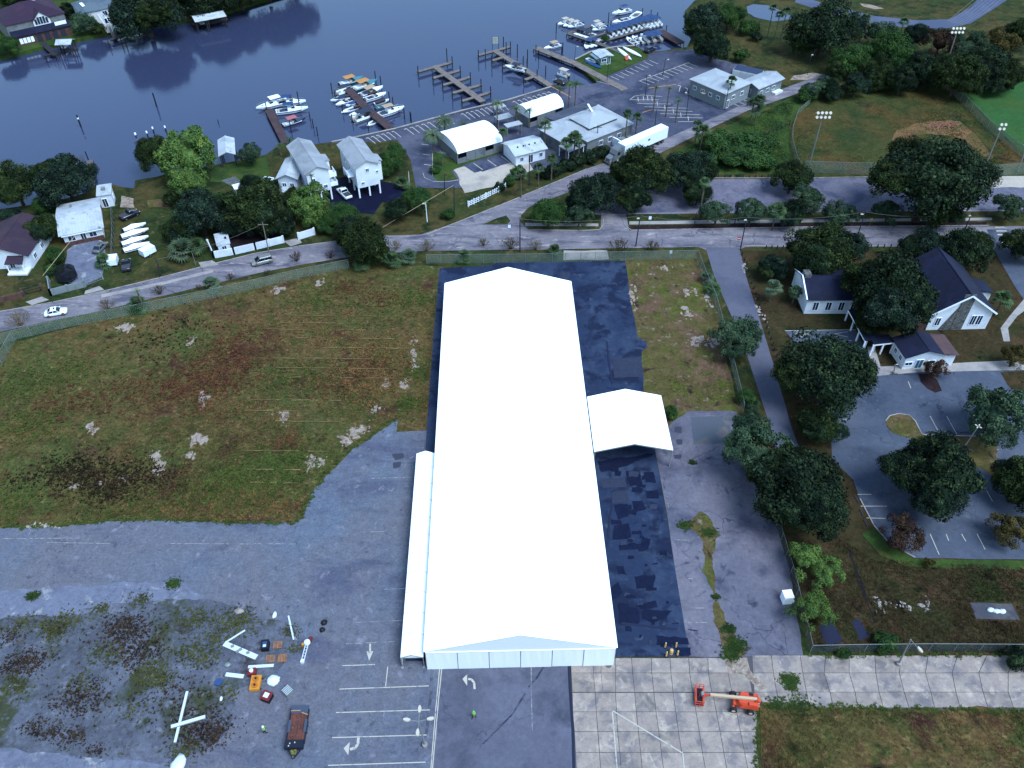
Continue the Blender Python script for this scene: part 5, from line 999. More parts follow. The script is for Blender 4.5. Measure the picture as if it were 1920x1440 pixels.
boathouse('right half of the double boathouse on the far bank', (388,37), (424,30), (382,26), 2.8, R_PALE)
# ---- church
h = House('church_wing', 'long church wing with dark roof and white walls', (1513,562), (1700,562), (1510,503), 3.8, cat='church')
h.walls(2.0,'x').gable(2.0,'x',R_NAVY,.1)
for u in (.10,.235,.37,.50): h.window('f',u,1.0,1.0,1.9)
h.window('l',.5,1.2,1.2,1.6); MB().bar((.0,-.15,3.9),(.0,h.d/2,5.9),.25,.12).bar((.0,h.d+.15,3.9),(.0,h.d/2,5.9),.25,.12).build('verge_board', TRIM, h.t)
h.box('chimney', .3, 1.6, h.d*.45, h.d*.62, 4.5, 6.4, W_STONE)
A, B = P(1824,554,8.6), P(1762,467,8.6); yw = yaw_of(A, B)-math.pi/2
L_, R_ = P(1772,583,4.2), P(1868,587,4.2); w = 12.5; dd = (B-A).length+.5
n = Vector((math.cos(yw), math.sin(yw), 0)); org = Vector((A.x, A.y, 0))-n*w/2
h = House('church_nave', 'church nave with steep dark roof, white gable and stone chimney strip', (1772,583), (1868,587), (1700,500), 4.2, cat='church', yaw=yw, width=w, depth=dd)
h.t.location = org; h.walls(4.4,'y').gable(4.4,'y',R_NAVY,.2)
h.windows('f',(.72,.82),1.2,.95,2.2).window('f',.14,1.2,.9,1.8).windows('r',(.25,.5,.75),1.2,1.0,1.8).windows('l',(.15,),1.2,1.0,1.8)
MB().slab([(w*.40,.16,8.6),(w*.58,.16,8.6),(w*.58,.3,8.6),(w*.40,.3,8.6)],8.55).build('stone_strip', W_STONE, h.t)
MB().add([(w*.22,.20,.02),(w*.42,.20,.02),(w*.42,.20,6.5)],[(0,1,2)]).add([(w*.22,.34,.02),(w*.42,.34,.02),(w*.42,.34,6.5)],[(0,1,2)]).build('stone_buttress', W_STONE, h.t)
MB().bar((-.1,-.25,4.15),(w/2,-.25,8.55),.12,.3).bar((w+.1,-.25,4.15),(w/2,-.25,8.55),.12,.3).build('verge_board', TRIM, h.t)
MB().slab([(w-.2,dd*.45,4.4),(w+3.2,dd*.45,3.4),(w+3.2,dd*.72,3.4),(w-.2,dd*.72,4.4)],.14).build('side_roof', R_NAVY, h.t); h.box('side_wall', w-.5, w+2.9, dd*.47, dd*.70, 0, 3.4, W_WHITE)
MB().slab([(-9,dd*.42,4.2),(.2,dd*.42,4.2),(.2,dd*.60,6.2),(-9,dd*.60,6.2)],.14).slab([(-9,dd*.78,4.2),(.2,dd*.78,4.2),(.2,dd*.60,6.2),(-9,dd*.60,6.2)],.14).build('link_roof', R_NAVY, h.t); h.box('link_wall', -9, .3, dd*.45, dd*.75, 0, 4.1, W_WHITE)
h.box('brick_pier', -2.2, -.6, -.4, 3.5, 0, 2.6, W_BRICK)
h = House('church_annex', 'small white church annex with dark gable roof and brown side slope', (1699,671), (1778,665), (1672,634), 3.2, cat='church')
h.walls(1.4,'y').gable(1.4,'y',R_NAVY,.15).windows('f',(.12,.72),1.0,1.3,.7).door('f',.4,1.3,2.0,M('blue_door', C(70,130,190), rough=.5)); h.windows('l',(.3,.7),1.2,.8,.9)
MB().slab([(h.w*.86,-.2,3.6),(h.w+2.2,-.2,3.0),(h.w+2.2,h.d+.2,3.0),(h.w*.86,h.d+.2,3.6)],.12).build('side_roof', R_RUST, h.t); h.box('side_wall', h.w-.4, h.w+1.9, .3, h.d-.3, 0, 2.95, W_WHITE)
def colonnade(label, pts, wd, z):
    a = P(*pts[0], z); t = thing('covered_walk', label, 'walkway', (a.x, a.y, 0))
    for ii, (p, q) in enumerate(zip(pts[:-1], pts[1:])):
        A, B = P(*p, z)-a, P(*q, z)-a; A.z = B.z = ii*.03; d = (B-A).normalized(); n = Vector((-d.y, d.x, 0))*wd/2
        MB().slab([A-n+Vector((0,0,z)), B-n+Vector((0,0,z)), B+n+Vector((0,0,z)), A+n+Vector((0,0,z))], .2).build('roof', R_NAVY, t)
        k = max(2, int((B-A).length/2.4))
        for j in range(k+1):
            for sg in (-1, 1):
                c = A.lerp(B, j/k)+n*.9*sg; MB().bx(c.x-.12, c.x+.12, c.y-.12, c.y+.12, 0, z-.15).build('column', TRIM, t)
        m = MB(); 
        for sg in (-1, 1): m.bar(A+n*.95*sg+Vector((0,0,z-.25)), B+n*.95*sg+Vector((0,0,z-.25)), .15, .3)
        m.build('beam', TRIM, t)
colonnade('covered walk with white columns from the church wing to the annex', [(1602,580),(1634,638),(1672,634)], 2.4, 2.8)
sheet('courtyard_path', [(1626,650),(1640,650),(1655,700),(1636,705)], .036, CONCP); sheet('church_path', [(1640,688),(1800,680),(1990,672),(1990,692),(1720,698),(1625,706)], .030, CONCP, amp=.05)
sheet('church_path', [(1925,555),(1895,590),(1876,615),(1882,640),(1894,640),(1890,615),(1908,592),(1945,565)], .03, CONCP)
stalls = sheet('church_stall_apron', [(1472,620),(1604,618),(1625,660),(1640,700),(1600,705),(1590,660),(1488,640)], .02, CHURCHLOT)
lines([[(1492,622),(1518,626),(1495,632),(1492,622)],[(1590,622),(1564,626),(1590,632)],[(1500,622),(1504,633)],[(1508,623),(1510,631)],[(1582,640),(1596,638),(1600,650)],[(1600,660),(1618,660)],[(1472,620),(1604,618)],[(1606,670),(1622,672)]], .14, PAINT, stalls, z=.035)
# ================================================================ DOCKS
PLANK = M('dock_boards', C(134,134,148), [(C(110,112,130), .7, .46, .62), (C(150,148,158), 2.0, .55, .66)], rough=.9, fine=.18)
PLANKB = M('brown_dock_boards', C(84,70,84), [(C(64,54,72), .8, .46, .62)], rough=.9, fine=.2)
PILE = M('dark_pile', C(24,30,54), [(C(40,46,70), 2, .5, .64)], rough=.9, fine=.15)
DZ = .15
def seg_box(mb, A, B, w, z0, z1):
    d = (B-A).normalized(); n = Vector((-d.y, d.x, 0))*w/2
    q = [A-n, B-n, B+n, A+n]; return mb.prism([(p.x, p.y) for p in q], z0, z1)
def pile_mesh(h, r=.15): return MB().tube((0,0,-2.2),(0,0,h),r,r*.92,8).mesh('pile', PILE)
PILES = {h: pile_mesh(h) for h in (.6, 1.4, 2.2, 3.0)}
def dock(label, path, w, fingers=(), piles=(), m=PLANK, name='dock', fw=1.1, cat='dock', ph=2.2):
    a = P(*path[0], DZ); t = thing(name, label, cat, (a.x, a.y, 0))
    for p, q in zip(path[:-1], path[1:]):
        A, B = P(*p, DZ)-a, P(*q, DZ)-a
        seg_box(MB(), A, B, w, DZ-.18, DZ).build('deck', m, t)
        k = max(1, int((B-A).length/5)); n = Vector((-(B-A).y, (B-A).x, 0)).normalized()*w*.42
        for j in range(k+1):
            for sg in (-1, 1):
                c = A.lerp(B, j/k)+n*sg; link('post', PILES[.6], t, loc=(c.x, c.y, -.7), sc=.8)
        seg_box(MB(), A, B, w*.8, DZ-.5, DZ-.19).build('beam', DKWOOD, t)
    for p, q in fingers:
        A, B = P(*p, DZ)-a, P(*q, DZ)-a; seg_box(MB(), A, B, fw, DZ-.17, DZ+.004).build('finger_pier', m, t); seg_box(MB(), A, B, fw*.75, DZ-.5, DZ-.18).build('beam', DKWOOD, t)
    for p in piles:
        c = P(p[0], p[1], DZ)-a; link('pile', PILES[p[2] if len(p) > 2 else ph], t, loc=(c.x, c.y, 0))
    return t
dock('T-shaped dock with five cross piers and no boats', [(814,123),(905,190)], 2.0, [((783,134),(848,116)),((811,146),(863,131)),((830,159),(882,144)),((848,174),(903,158)),((866,189),(920,172))],
     [(784,136),(848,118),(838,108,3.0),(812,150),(863,136),(830,163),(882,148),(848,178),(902,161),(866,192),(920,175)])
dock('T-shaped dock with a white sign at its head', [(927,94),(1032,160)], 2.0, [((897,103),(957,87)),((923,113),(948,105)),((943,125),(972,116)),((984,149),(1006,141))],
     [(897,106),(957,90),(944,86,3.0),(910,104),(922,117),(942,128),(949,96,3.0),(982,152),(1007,143),(989,110,3.0),(970,100,3.0),(981,118),(1023,136)])
dock('long straight pier along the boat ramp basin', [(1005,89),(1078,118),(1172,168)], 2.6, [], [(1005,92,1.4),(1053,100),(1055,92)])
dock('brown dock between the two leftmost boat groups', [(504,205),(536,268)], 2.2, [], [(500,205),(545,240),(560,190,3.0)], PLANKB)
dock('brown dock crowded with small boats on both sides', [(652,166),(690,205),(732,240)], 2.4, [((648,180),(662,176)),((664,200),(680,195)),((700,222),(708,218)),((690,176),(706,170)),((704,192),(722,186))],
     [(622,168),(628,180,1.4),(704,146),(714,155),(730,185),(737,195),(758,215),(771,225),(642,205,1.4),(660,222,1.4),(690,236,1.4)], PLANKB, fw=.8)
dock('narrow dock with boat lift left of the white shed', [(168,300),(172,352)], 1.6, [], [(165,298),(160,318),(135,300),(134,315)], WOOD)
dock('dock under the big marina rental fleet', [(1065,62),(1120,80),(1170,100)], 1.6, [((1065,62),(1110,48)),((1120,80),(1215,52)),((1100,72),(1140,60))], [(1043,55),(1141,35),(1204,27),(1220,30),(1232,35),(1145,50)], WOOD)
dock('brown plank dock at the right end of the marina', [(1236,57),(1276,80)], 3.4, [], [(1236,60,.6),(1276,84,.6),(1250,50,.6)], PLANKB)
dock('crooked grey dock with boat lifts on the far bank', [(208,52),(216,70),(234,64),(250,64)], 1.6, [((216,70),(208,74))], [(204,82,1.4),(228,80,1.4),(236,82,1.4),(216,64,1.4)], WOOD)
dock('dark dock beside the far white-roofed boathouse', [(80,80),(104,102)], 1.8, [((82,104),(108,98))], [(86,110,.6),(104,106,.6)], DKWOOD)
dock('dark timber dock in front of the far double boathouse', [(360,44),(426,34)], 2.0, [], [(368,48,1.4),(424,42,1.4)], BRWOOD)
# white notice board on the dock head
t = thing('notice_board', 'white notice board on two posts at the dock head', 'sign', P(929,93,0)); 
for x in (-.95, .95): MB().tube((x,0,-.1),(x,0,4.0),.08,.07,6).build('post', PILE, t)
b = MB().bx(-.9,.9,-.05,.05,1.9,3.9).build('board', M('board_white', C(190,214,236), rough=.6), t)
for k, (x0, x1, z) in enumerate([(-.6,.5,3.5),(-.7,.2,3.0),(-.2,.6,2.5)]): MB().bx(x0, x1, -.07, -.052, z, z+.14).build('mark', M('board_grey', C(150,176,206), rough=.6), b)
# free piles and dolphins
for i, (u, v, hgt, r, lb) in enumerate([(294,200,4.0,.22,'tall dark mooring pile standing alone in the river'),(152,238,3.4,.22,'dark mooring pile with a white band left in the river'),(255,256,1.0,.25,'low white-capped pile left of the four by the shore'),(278,258,1.8,.2,'second white-capped pile by the shore'),(289,250,1.8,.2,'third white-capped pile by the shore'),(312,248,1.8,.2,'right white-capped pile by the shore'),(410,232,1.2,.12,'thin stake in the river above the boathouse'),(582,226,2.6,.14,'upper pile of the line beside the pink-draped boat'),(588,240,2.6,.14,'middle pile of the line beside the pink-draped boat'),(596,255,2.6,.14,'lower pile of the line beside the pink-draped boat'),(770,226,2.6,.15,'lone pile right of the white cruiser dock'),(1010,112,3.0,.14,'lone pile between the T dock and the long pier'),(988,128,3.0,.14,'pile beside the lifted boat on the T dock')]):
    c = P(u, v, WZ); t = thing('mooring_pile', lb, 'pile', (c.x, c.y, WZ))
    MB().tube((0,0,-1.5),(.0,.0,hgt),r,r*.9,8).build('shaft', PILE, t)
    if 2 <= i <= 5 or i == 1: MB().tube((0,0,hgt-(.5 if i > 1 else 1.1)),(0,0,hgt+.02-(0 if i > 1 else .7)),r*1.1,r*1.05,8).build('cap', TRIM, t)
def seawall(label, px, w, h, m):
    a = P(*px[0]); t = thing('seawall', label, 'wall', (a.x, a.y, 0))
    for p, q in zip(px[:-1], px[1:]):
        A, B = P(*p)-a, P(*q)-a; seg_box(MB(), A, B, w, -2.0, h).build('wall', m, t)
        seg_box(MB(), A, B, w*1.5, h+.003, h+.12).build('cap', m, t)
seawall('concrete seawall along the waterfront parking', [(622,267),(680,255),(740,242),(870,207),(952,188),(1034,163)], .35, .12, CONCP)
seawall('dark timber seawall on the far bank beside the double boathouse', [(312,40),(357,34)], .4, .5, BRWOOD)
seawall('concrete edge of the marina lawn', [(1078,112),(1108,97),(1150,89),(1190,86)], .35, .1, CONCP)
# ================================================================ BOATS
H_WHITE = M('white_gelcoat', (.78,.79,.80), rough=.25, spec=.5, fine=.02)
H_TURQ = M('turquoise_gelcoat', C(60,150,190), rough=.3, spec=.5, fine=.03)
H_NAVY = M('navy_gelcoat', C(40,56,100), rough=.3, spec=.5, fine=.03)
H_GREY = M('grey_hull', C(120,140,168), rough=.4, fine=.05)
H_BLUE = M('blue_hull', C(44,96,180), rough=.35, fine=.04)
DECK = M('boat_deck', C(196,206,220), rough=.7, fine=.05)
WELL = M('boat_floor', C(110,124,150), [(C(80,94,122), 1.5, .48, .6)], rough=.8, fine=.1)
VINYL = M('blue_canvas', C(44,84,160), [(C(34,66,136), .8, .48, .62)], rough=.8, fine=.08)
DKCAN = M('dark_canvas', C(46,64,104), rough=.8, fine=.08)
ORANGE = M('orange_tarp', C(206,160,110), rough=.8, fine=.08)
PINK = M('pink_tarp', C(190,120,150), rough=.8, fine=.08)
BEIGE = M('beige_canvas', C(190,182,176), rough=.8, fine=.06)
SEAT = M('white_seat', C(206,214,224), rough=.6, fine=.04)
MOTORB = M('black_motor', C(26,34,56), rough=.35, spec=.5, fine=.03)
TINT = M('smoked_glass', C(40,60,92), rough=.1, spec=.6, fine=0)
TUBEM = M('rail_tube', C(190,204,220), rough=.3, metal=.5, fine=0)
def hull_rings(L, W, Hh, well=True, bowdeck=.42, ns=11, sheer=.18):
    rings = []
    for i in range(ns):
        f = i/(ns-1); x = -L/2+L*f
        b = W/2*(1-max(0, (f-.42)/.58)**2.3*.97) if f > .42 else W/2*(.90+.10*f/.42)
        zk = .0 if f < .55 else Hh*.75*((f-.55)/.45)**2
        zg = Hh*(1+sheer*f*f); ch = zk+(zg-zk)*.35
        inn = max(b-.16, b*.3); fl = (zg-.42*Hh if (well and f < 1-bowdeck and i > 0) else zg+.05*(1 if f > .3 else 0))
        rings.append([(x,0,zk),(x,b*.80,ch),(x,b,zg),(x,inn,zg+.02),(x,inn*.95,fl),(x,-inn*.95,fl),(x,-inn,zg+.02),(x,-b,zg),(x,-b*.80,ch)])
    return rings
def motor(t, x, z, s=1, n=1):
    for k in range(n):
        y = (k-(n-1)/2)*.65
        o = MB().loft([[(x-.05,y-.16*s,z-.1),(x-.05,y+.16*s,z-.1),(x-.55*s,y+.15*s,z),(x-.55*s,y-.15*s,z)],[(x-.05,y-.14*s,z+.45*s),(x-.05,y+.14*s,z+.45*s),(x-.5*s,y+.12*s,z+.5*s),(x-.5*s,y-.12*s,z+.5*s)]]).build('motor', MOTORB, t)
        MB().bx(x-.35*s,x-.15*s,y-.06,y+.06,z-.9,z-.1).build('leg', MOTORB, o)
def wind(t, x, y, z, h=.45, m=TINT):
    MB().add([(x,-y,z),(x,y,z),(x-.35,y*.9,z+h),(x-.35,-y*.9,z+h)],[(0,1,2,3)]).add([(x,y,z),(x-1.1,y,z),(x-1.0,y*.92,z+h*.8),(x-.35,y*.9,z+h)],[(0,1,2,3)]).add([(x,-y,z),(x-1.1,-y,z),(x-1.0,-y*.92,z+h*.8),(x-.35,-y*.9,z+h)],[(0,1,2,3)]).build('windshield', m, t)
def top(t, x0, x1, y, z, m, name='canopy', legs=True, z0=.7, crown=.12):
    mb = MB(); n = 4; rg = [[(x0+(x1-x0)*k/n, -y+2*y*j/6, z+crown*math.sin(math.pi*j/6)) for j in range(7)] for k in range(n+1)]
    for k in range(n):
        for j in range(6): mb.slab([rg[k][j], rg[k+1][j], rg[k+1][j+1], rg[k][j+1]], .05)
    o = mb.build(name, m, t)
    if legs:
        l = MB()
        for x in (x0+.15, x1-.15):
            for s in (-1, 1): l.tube((x, s*y*.9, z0), (x, s*y*.9, z+.02), .03, .03, 5)
        l.build('canopy_frame', TUBEM, o)
    return o
def mk_boat(t, kind, L, W, hm=None, cm=None):
    hm = hm or H_WHITE; Hh = .85 if L < 7 else 1.15
    if kind == 'pontoon':
        for s in (-1, 1):
            MB().path([(-L/2,s*W*.36,.1),(L/2-.9,s*W*.36,.1),(L/2,s*W*.36,.3)],[.3,.3,.06],10).build('pontoon', STEEL, t)
        MB().bx(-L/2+.1,L/2-.5,-W/2,W/2,.42,.55).build('deck', WELL, t)
        r = MB(); z = 1.2; x0, x1 = -L/2+.3, L/2-.9
        for y in (-W/2+.06, W/2-.06): r.bx(x0,x1,y-.03,y+.03,.62,z)
        r.bx(x1-.03,x1+.03,-W/2+.1,-.5,.62,z); r.bx(x1-.03,x1+.03,.5,W/2-.1,.62,z); r.build('rail_fence', hm, t)
        for (a, b, c, d) in ((x0+.1,x0+1.6,-W/2+.15,-W/2+.75),(x0+.1,x0+1.2,W/2-.75,W/2-.15),(x1-1.8,x1-.1,-W/2+.15,-W/2+.7),(x1-1.8,x1-.1,W/2-.7,W/2-.15)): MB().bx(a,b,c,d,.56,.98).build('seat', SEAT, t)
        MB().bx(-.1,.5,W/2-1.1,W/2-.3,.56,1.45).build('console', hm, t)
        if cm: top(t, -L/2+.5, .9, W/2-.1, 2.45, cm, z0=1.2)
        motor(t, -L/2+.1, .5, .9)
    elif kind in ('skiff',):
        MB().loft(hull_rings(L,W,.62,True,.16)).build('hull', hm, t); MB().bx(-L/2+.4,L/2-1.0,-W/2+.24,W/2-.24,.36,.40).build('floor', WELL, t)
        for x in (-L*.25, .1*L): MB().bx(x-.18,x+.18,-W/2+.16,W/2-.16,.48,.54).build('bench', SEAT, t)
        motor(t, -L/2, .55, .7)
    elif kind == 'canoe':
        rg = []
        for i in range(13):
            f = i/12; b = W/2*math.sin(math.pi*min(max(f,.01),.99))**.6; z = .45
            rg.append([(-L/2+L*f, b*math.cos(a), z*math.sin(a)*(.55+.45*math.sin(math.pi*f))+.2) for a in [math.pi*k/6 for k in range(7)]])
        MB().loft(rg, cap=True).build('hull', hm, t)
        for x in (-L*.28, L*.28): MB().bx(x-.06,x+.06,-W/2-.1,W/2+.1,0,.24).build('trestle', DKWOOD, t)
    else:
        well = kind != 'covered'
        MB().loft(hull_rings(L,W,Hh,well,.34 if kind == 'console' else .45)).build('hull', hm, t)
        MB().loft([[(x,-b,Hh*.80),(x,b,Hh*.80),(x,b*1.02,Hh*.90),(x,-b*1.02,Hh*.90)] for x, b in ((-L/2-.01,W*.452),(0,W*.497),(L*.28,W*.42))]).build('stripe', H_NAVY if hm is H_WHITE else H_WHITE, t)
        zg = Hh*1.03
        if well: MB().bx(-L/2+.4,L*.04,-W/2+.26,W/2-.26,zg-.42*Hh,zg-.42*Hh+.05).build('floor', WELL, t)
        if kind == 'runabout':
            wind(t, L*.10, W*.36, zg, .42)
            for y in (-W*.2, W*.2): MB().bx(-L*.12,-L*.02,y-.25,y+.25,zg-.3,zg+.18).build('seat', SEAT, t)
            MB().bx(-L/2+.35,-L/2+.85,-W*.36,W*.36,zg-.3,zg+.02).build('bench', SEAT, t)
            motor(t, -L/2, zg-.25, 1)
            if cm: top(t, -L*.30, L*.10, W*.42, zg+1.25, cm, z0=zg)
        elif kind == 'console':
            MB().loft([[(-.35,-.4,.5),(.45,-.4,.5),(.45,.4,.5),(-.35,.4,.5)],[(-.25,-.35,zg+.55),(.25,-.35,zg+.55),(.25,.35,zg+.55),(-.25,.35,zg+.55)]]).build('console', hm, t)
            MB().bx(-L*.2,-L*.1,-.5,.5,.5,zg+.15).build('seat', SEAT, t); motor(t, -L/2, zg-.2, 1.1, 2 if L > 7 else 1)
            top(t, -1.3, .9, W*.36, zg+1.3, cm or SEAT, 't_top', z0=.6, crown=.05)
        elif kind == 'cruiser':
            MB().loft([[(-L*.14,-W*.36,zg-.1),(L*.24,-W*.30,zg),(L*.24,W*.30,zg),(-L*.14,W*.36,zg-.1)],[(-L*.13,-W*.32,zg+.55),(L*.10,-W*.26,zg+.55),(L*.10,W*.26,zg+.55),(-L*.13,W*.32,zg+.55)]]).build('cabin', hm, t)
            wind(t, L*.10, W*.30, zg+.5, .5)
            top(t, -L*.26, L*.07, W*.36, zg+1.75, cm or H_WHITE, 'hardtop' if not cm else 'canopy', z0=zg)
            MB().bx(-L/2+.4,-L/2+1.0,-W*.36,W*.36,zg-.35,zg+.05).build('bench', SEAT, t)
            r = MB(); pts = [(L*.10,-W*.40,zg+.55),(L*.34,-W*.27,zg+.65),(L*.47,0,zg+.75),(L*.34,W*.27,zg+.65),(L*.10,W*.40,zg+.55)]
            for p, q in zip(pts[:-1], pts[1:]): r.tube(p, q, .025, .025, 5)
            r.build('bow_rail', TUBEM, t)
            for x in (L*.18, L*.30): MB().bx(x-.25,x+.25,-.25,.25,zg+.06,zg+.16).build('hatch', TINT, t)
        elif kind == 'covered':
            MB().loft([[(x,-b,Hh),(x,0,Hh+z),(x,b,Hh),(x,0,Hh-.05)] for x, b, z in ((-L/2+.1,W*.44,.25),(-L*.1,W*.49,.75),(L*.2,W*.44,.45),(L*.47,W*.06,.2))]).build('cover', cm or DKCAN, t); motor(t, -L/2, zg-.25, .9)
nboat = [0]
def boat(stern, bow, kind, label, wr=.34, hm=None, cm=None, z=None, group=None, name='motorboat', cat='boat', minL=4.2):
    zz = (WZ-.15) if z is None else z
    A, B = P(*stern, zz+.6), P(*bow, zz+.6); L = max(minL, (B-A).length); c = (A+B)/2
    t = thing(name, label, cat, (c.x, c.y, zz), yaw_of(A, B), group); mk_boat(t, kind, L, min(max(1.5, L*wr), 3.4), hm, cm); return t
# leftmost group
boat((540,190),(481,206),'cruiser','big white cabin cruiser with hardtop at the leftmost dock',cm=H_WHITE)
boat((517,196),(574,192),'cruiser','white cruiser with blue canvas, upper of the two at the brown dock',.30,cm=VINYL)
boat((518,212),(578,204),'cruiser','white cruiser with blue canvas, lower of the two at the brown dock',.30,cm=VINYL)
boat((530,235),(573,222),'runabout','dark open boat with pink drape beside the brown dock',.34,hm=H_NAVY,cm=PINK)
# crowded dock
boat((637,160),(682,147),'runabout','turquoise boat with orange tarp at the head of the crowded dock',.34,H_TURQ,ORANGE)
boat((662,169),(708,152),'runabout','turquoise boat with orange tarp right of the crowded dock head',.34,H_TURQ,ORANGE)
boat((676,181),(718,165),'runabout','white boat with beige top, third on the right of the crowded dock',.34,None,BEIGE)
boat((684,189),(724,177),'runabout','white open boat, fourth on the right of the crowded dock',.34)
boat((702,195),(730,186),'skiff','small white skiff, fifth on the right of the crowded dock',.36,H_WHITE)
boat((704,203),(728,195),'skiff','small turquoise skiff above the big cruiser at the crowded dock',.36,H_TURQ)
boat((707,219),(758,203),'cruiser','big white cruiser with dark windshield at the crowded dock end',.32,cm=BEIGE)
boat((655,160),(626,170),'covered','grey boat under dark cover at the upper left of the crowded dock',.36,H_GREY,DKCAN)
boat((654,170),(628,178),'pontoon','small pontoon boat on the upper left of the crowded dock',.42,H_WHITE)
boat((660,180),(620,190),'covered','boat with dark grey cover, third on the left of the crowded dock',.34,H_WHITE,DKCAN)
boat((666,185),(630,198),'runabout','white and pale blue boat, fourth on the left of the crowded dock',.34,H_WHITE)
boat((672,192),(650,199),'covered','boat with blue cover, fifth on the left of the crowded dock',.36,H_WHITE,VINYL)
boat((674,199),(640,211),'skiff','cream white skiff, sixth on the left of the crowded dock',.34,H_WHITE)
boat((686,208),(655,218),'runabout','white boat, seventh on the left of the crowded dock',.36,H_WHITE)
boat((698,214),(659,228),'pontoon','white pontoon boat with dark deck near the crowded dock end',.42,H_WHITE,DKCAN)
boat((709,224),(688,236),'skiff','small white dinghy at the foot of the crowded dock',.40,H_WHITE)
# lifted boat, long pier, ramp
boat((984,132),(947,124),'runabout','white boat with dark canopy on a lift at the T dock',.34,H_WHITE,DKCAN,z=.0)
boat((1050,84),(1020,92),'runabout','white boat with small top behind the long pier',.34,H_WHITE,BEIGE)
boat((1052,105),(1030,103),'covered','small dark covered boat beside the long pier',.36,H_NAVY,DKCAN)
boat((1062,143),(1048,138),'pontoon','small white pontoon boat at the boat ramp',.45,H_WHITE,SEAT,minL=4.6)
# rental fleet, top centre
for i, (s, b) in enumerate([((1068,40),(1049,46)),((1078,43),(1059,49)),((1089,46),(1068,51))]): boat(s, b, 'console', ['left','middle','right'][i]+' white T-top boat of the three at the upper left of the marina', .40, minL=6)
for i, (s, b) in enumerate([((1129,45),(1106,52)),((1136,51),(1112,57))]): boat(s, b, 'console', ['upper','lower'][i]+' white T-top boat of the pair left of the rental pontoon row', .40, minL=6)
for i, (s, b) in enumerate([((1096,58),(1074,68)),((1105,61),(1083,71)),((1114,64),(1093,74))]): boat(s, b, 'runabout', ['left','middle','right'][i]+' white boat with dark top moored below the T-top boats', .40, None, DKCAN, minL=6)
boat((1182,20),(1148,28),'cruiser','white flybridge cruiser with navy top at the outer marina pier',.32,cm=VINYL)
boat((1180,37),(1148,45),'runabout','white bowrider below the flybridge cruiser',.34); boat((1176,34),(1158,42),'skiff','white skiff beside the bowrider below the flybridge cruiser',.36)
boat((1200,22),(1180,36),'skiff','white sailing dinghy right of the flybridge cruiser',.32)
for i in range(9):
    u = 1146+i*9.5; boat((u-6, 61-i*2.9), (u+6, 72-i*2.9), 'pontoon', ['first','second','third','fourth','fifth','sixth','seventh','eighth','ninth'][i]+' blue-topped rental pontoon boat from the left in the long row', .42, H_WHITE, VINYL, group='rental pontoon boats in the long row', minL=6.4)
for i in range(4): boat((1206+i*7, 44-i*1.6), (1216+i*7, 54-i*1.6), 'pontoon', ['first','second','third','fourth'][i]+' pontoon boat from the left in the short row near the brown dock', .42, H_WHITE, VINYL, group='pontoon boats in the short row', minL=6)
for i in range(4): boat((1108+i*9, 78-i*1.6), (1098+i*9, 92-i*1.8), 'runabout', ['first','second','third','fourth'][i]+' white boat from the left under the blue cover by the lawn', .40, H_WHITE, VINYL if i < 2 else None, minL=6)
for i, (s, b, k, c) in enumerate([((1190,82),(1176,72),'runabout',None),((1200,80),(1186,69),'runabout',None),((1212,82),(1196,68),'pontoon',None),((1222,80),(1206,64),'pontoon',VINYL),((1236,78),(1222,62),'pontoon',VINYL),((1244,74),(1232,60),'pontoon',None)]): boat(s, b, k, ['first','second','third','fourth','fifth','sixth'][i]+' boat from the left in the inner basin beside the brown dock', .40, H_WHITE, c, minL=5.6)
boat((1184,110),(1158,88),'canoe','long white boat hull upside down on the lawn, left of two',.10,H_WHITE,z=0,name='upturned_hull'); boat((1203,104),(1168,86),'canoe','long white boat hull upside down on the lawn, right of two',.10,H_WHITE,z=0,name='upturned_hull')
boat((1096,111),(1128,126),'canoe','long blue boat hull on the marina lawn',.10,H_BLUE,z=0,name='upturned_hull'); boat((1103,110),(1115,116),'skiff','small white dinghy beside the long blue hull',.36,H_WHITE,z=0); boat((1174,111),(1178,100),'canoe','orange kayak on the marina lawn',.16,M('orange_plastic', C(200,110,80), rough=.5),z=0,name='kayak',minL=3.6)
# far bank
boat((225,72),(236,68),'covered','small covered boat on the far crooked dock',.36,H_WHITE,DKCAN); boat((262,62),(250,68),'runabout','white boat on the far bank lift by the dark tree',.36); boat((120,88),(126,80),'runabout','white boat under the far white-roofed boathouse',.36,z=0); boat((372,40),(384,46),'runabout','white boat under the far double boathouse',.36,z=-.2)
# left yard: hulls on the grass and lifted boat
for i, (s, b) in enumerate([((233,432),(273,420)),((228,444),(279,430)),((229,458),(279,444)),((232,470),(281,456))]):
    boat(s, b, 'covered', ['uppermost','second','third','lowest'][i]+' white shrouded boat in the left grass yard', .30, H_WHITE, H_WHITE, z=.15, minL=5)
boat((160,312),(142,306),'runabout','white boat hanging in the lift by the narrow river dock',.36,z=.2)
t = thing('boat_lift_cover', 'dark flat canopy over the boat lift by the narrow dock', 'canopy', P(143,303,0)); A = P(143,303,0); q = [P(u, v, 3.2)-A for u, v in [(129,293),(156,290),(160,302),(131,305)]]
MB().slab(q, .12).build('roof', R_SLATE, t)
for p in q: MB().tube((p.x*.93,p.y*.93,-1.6),(p.x*.93,p.y*.93,3.1),.09,.09,6).build('post', PILE, t)
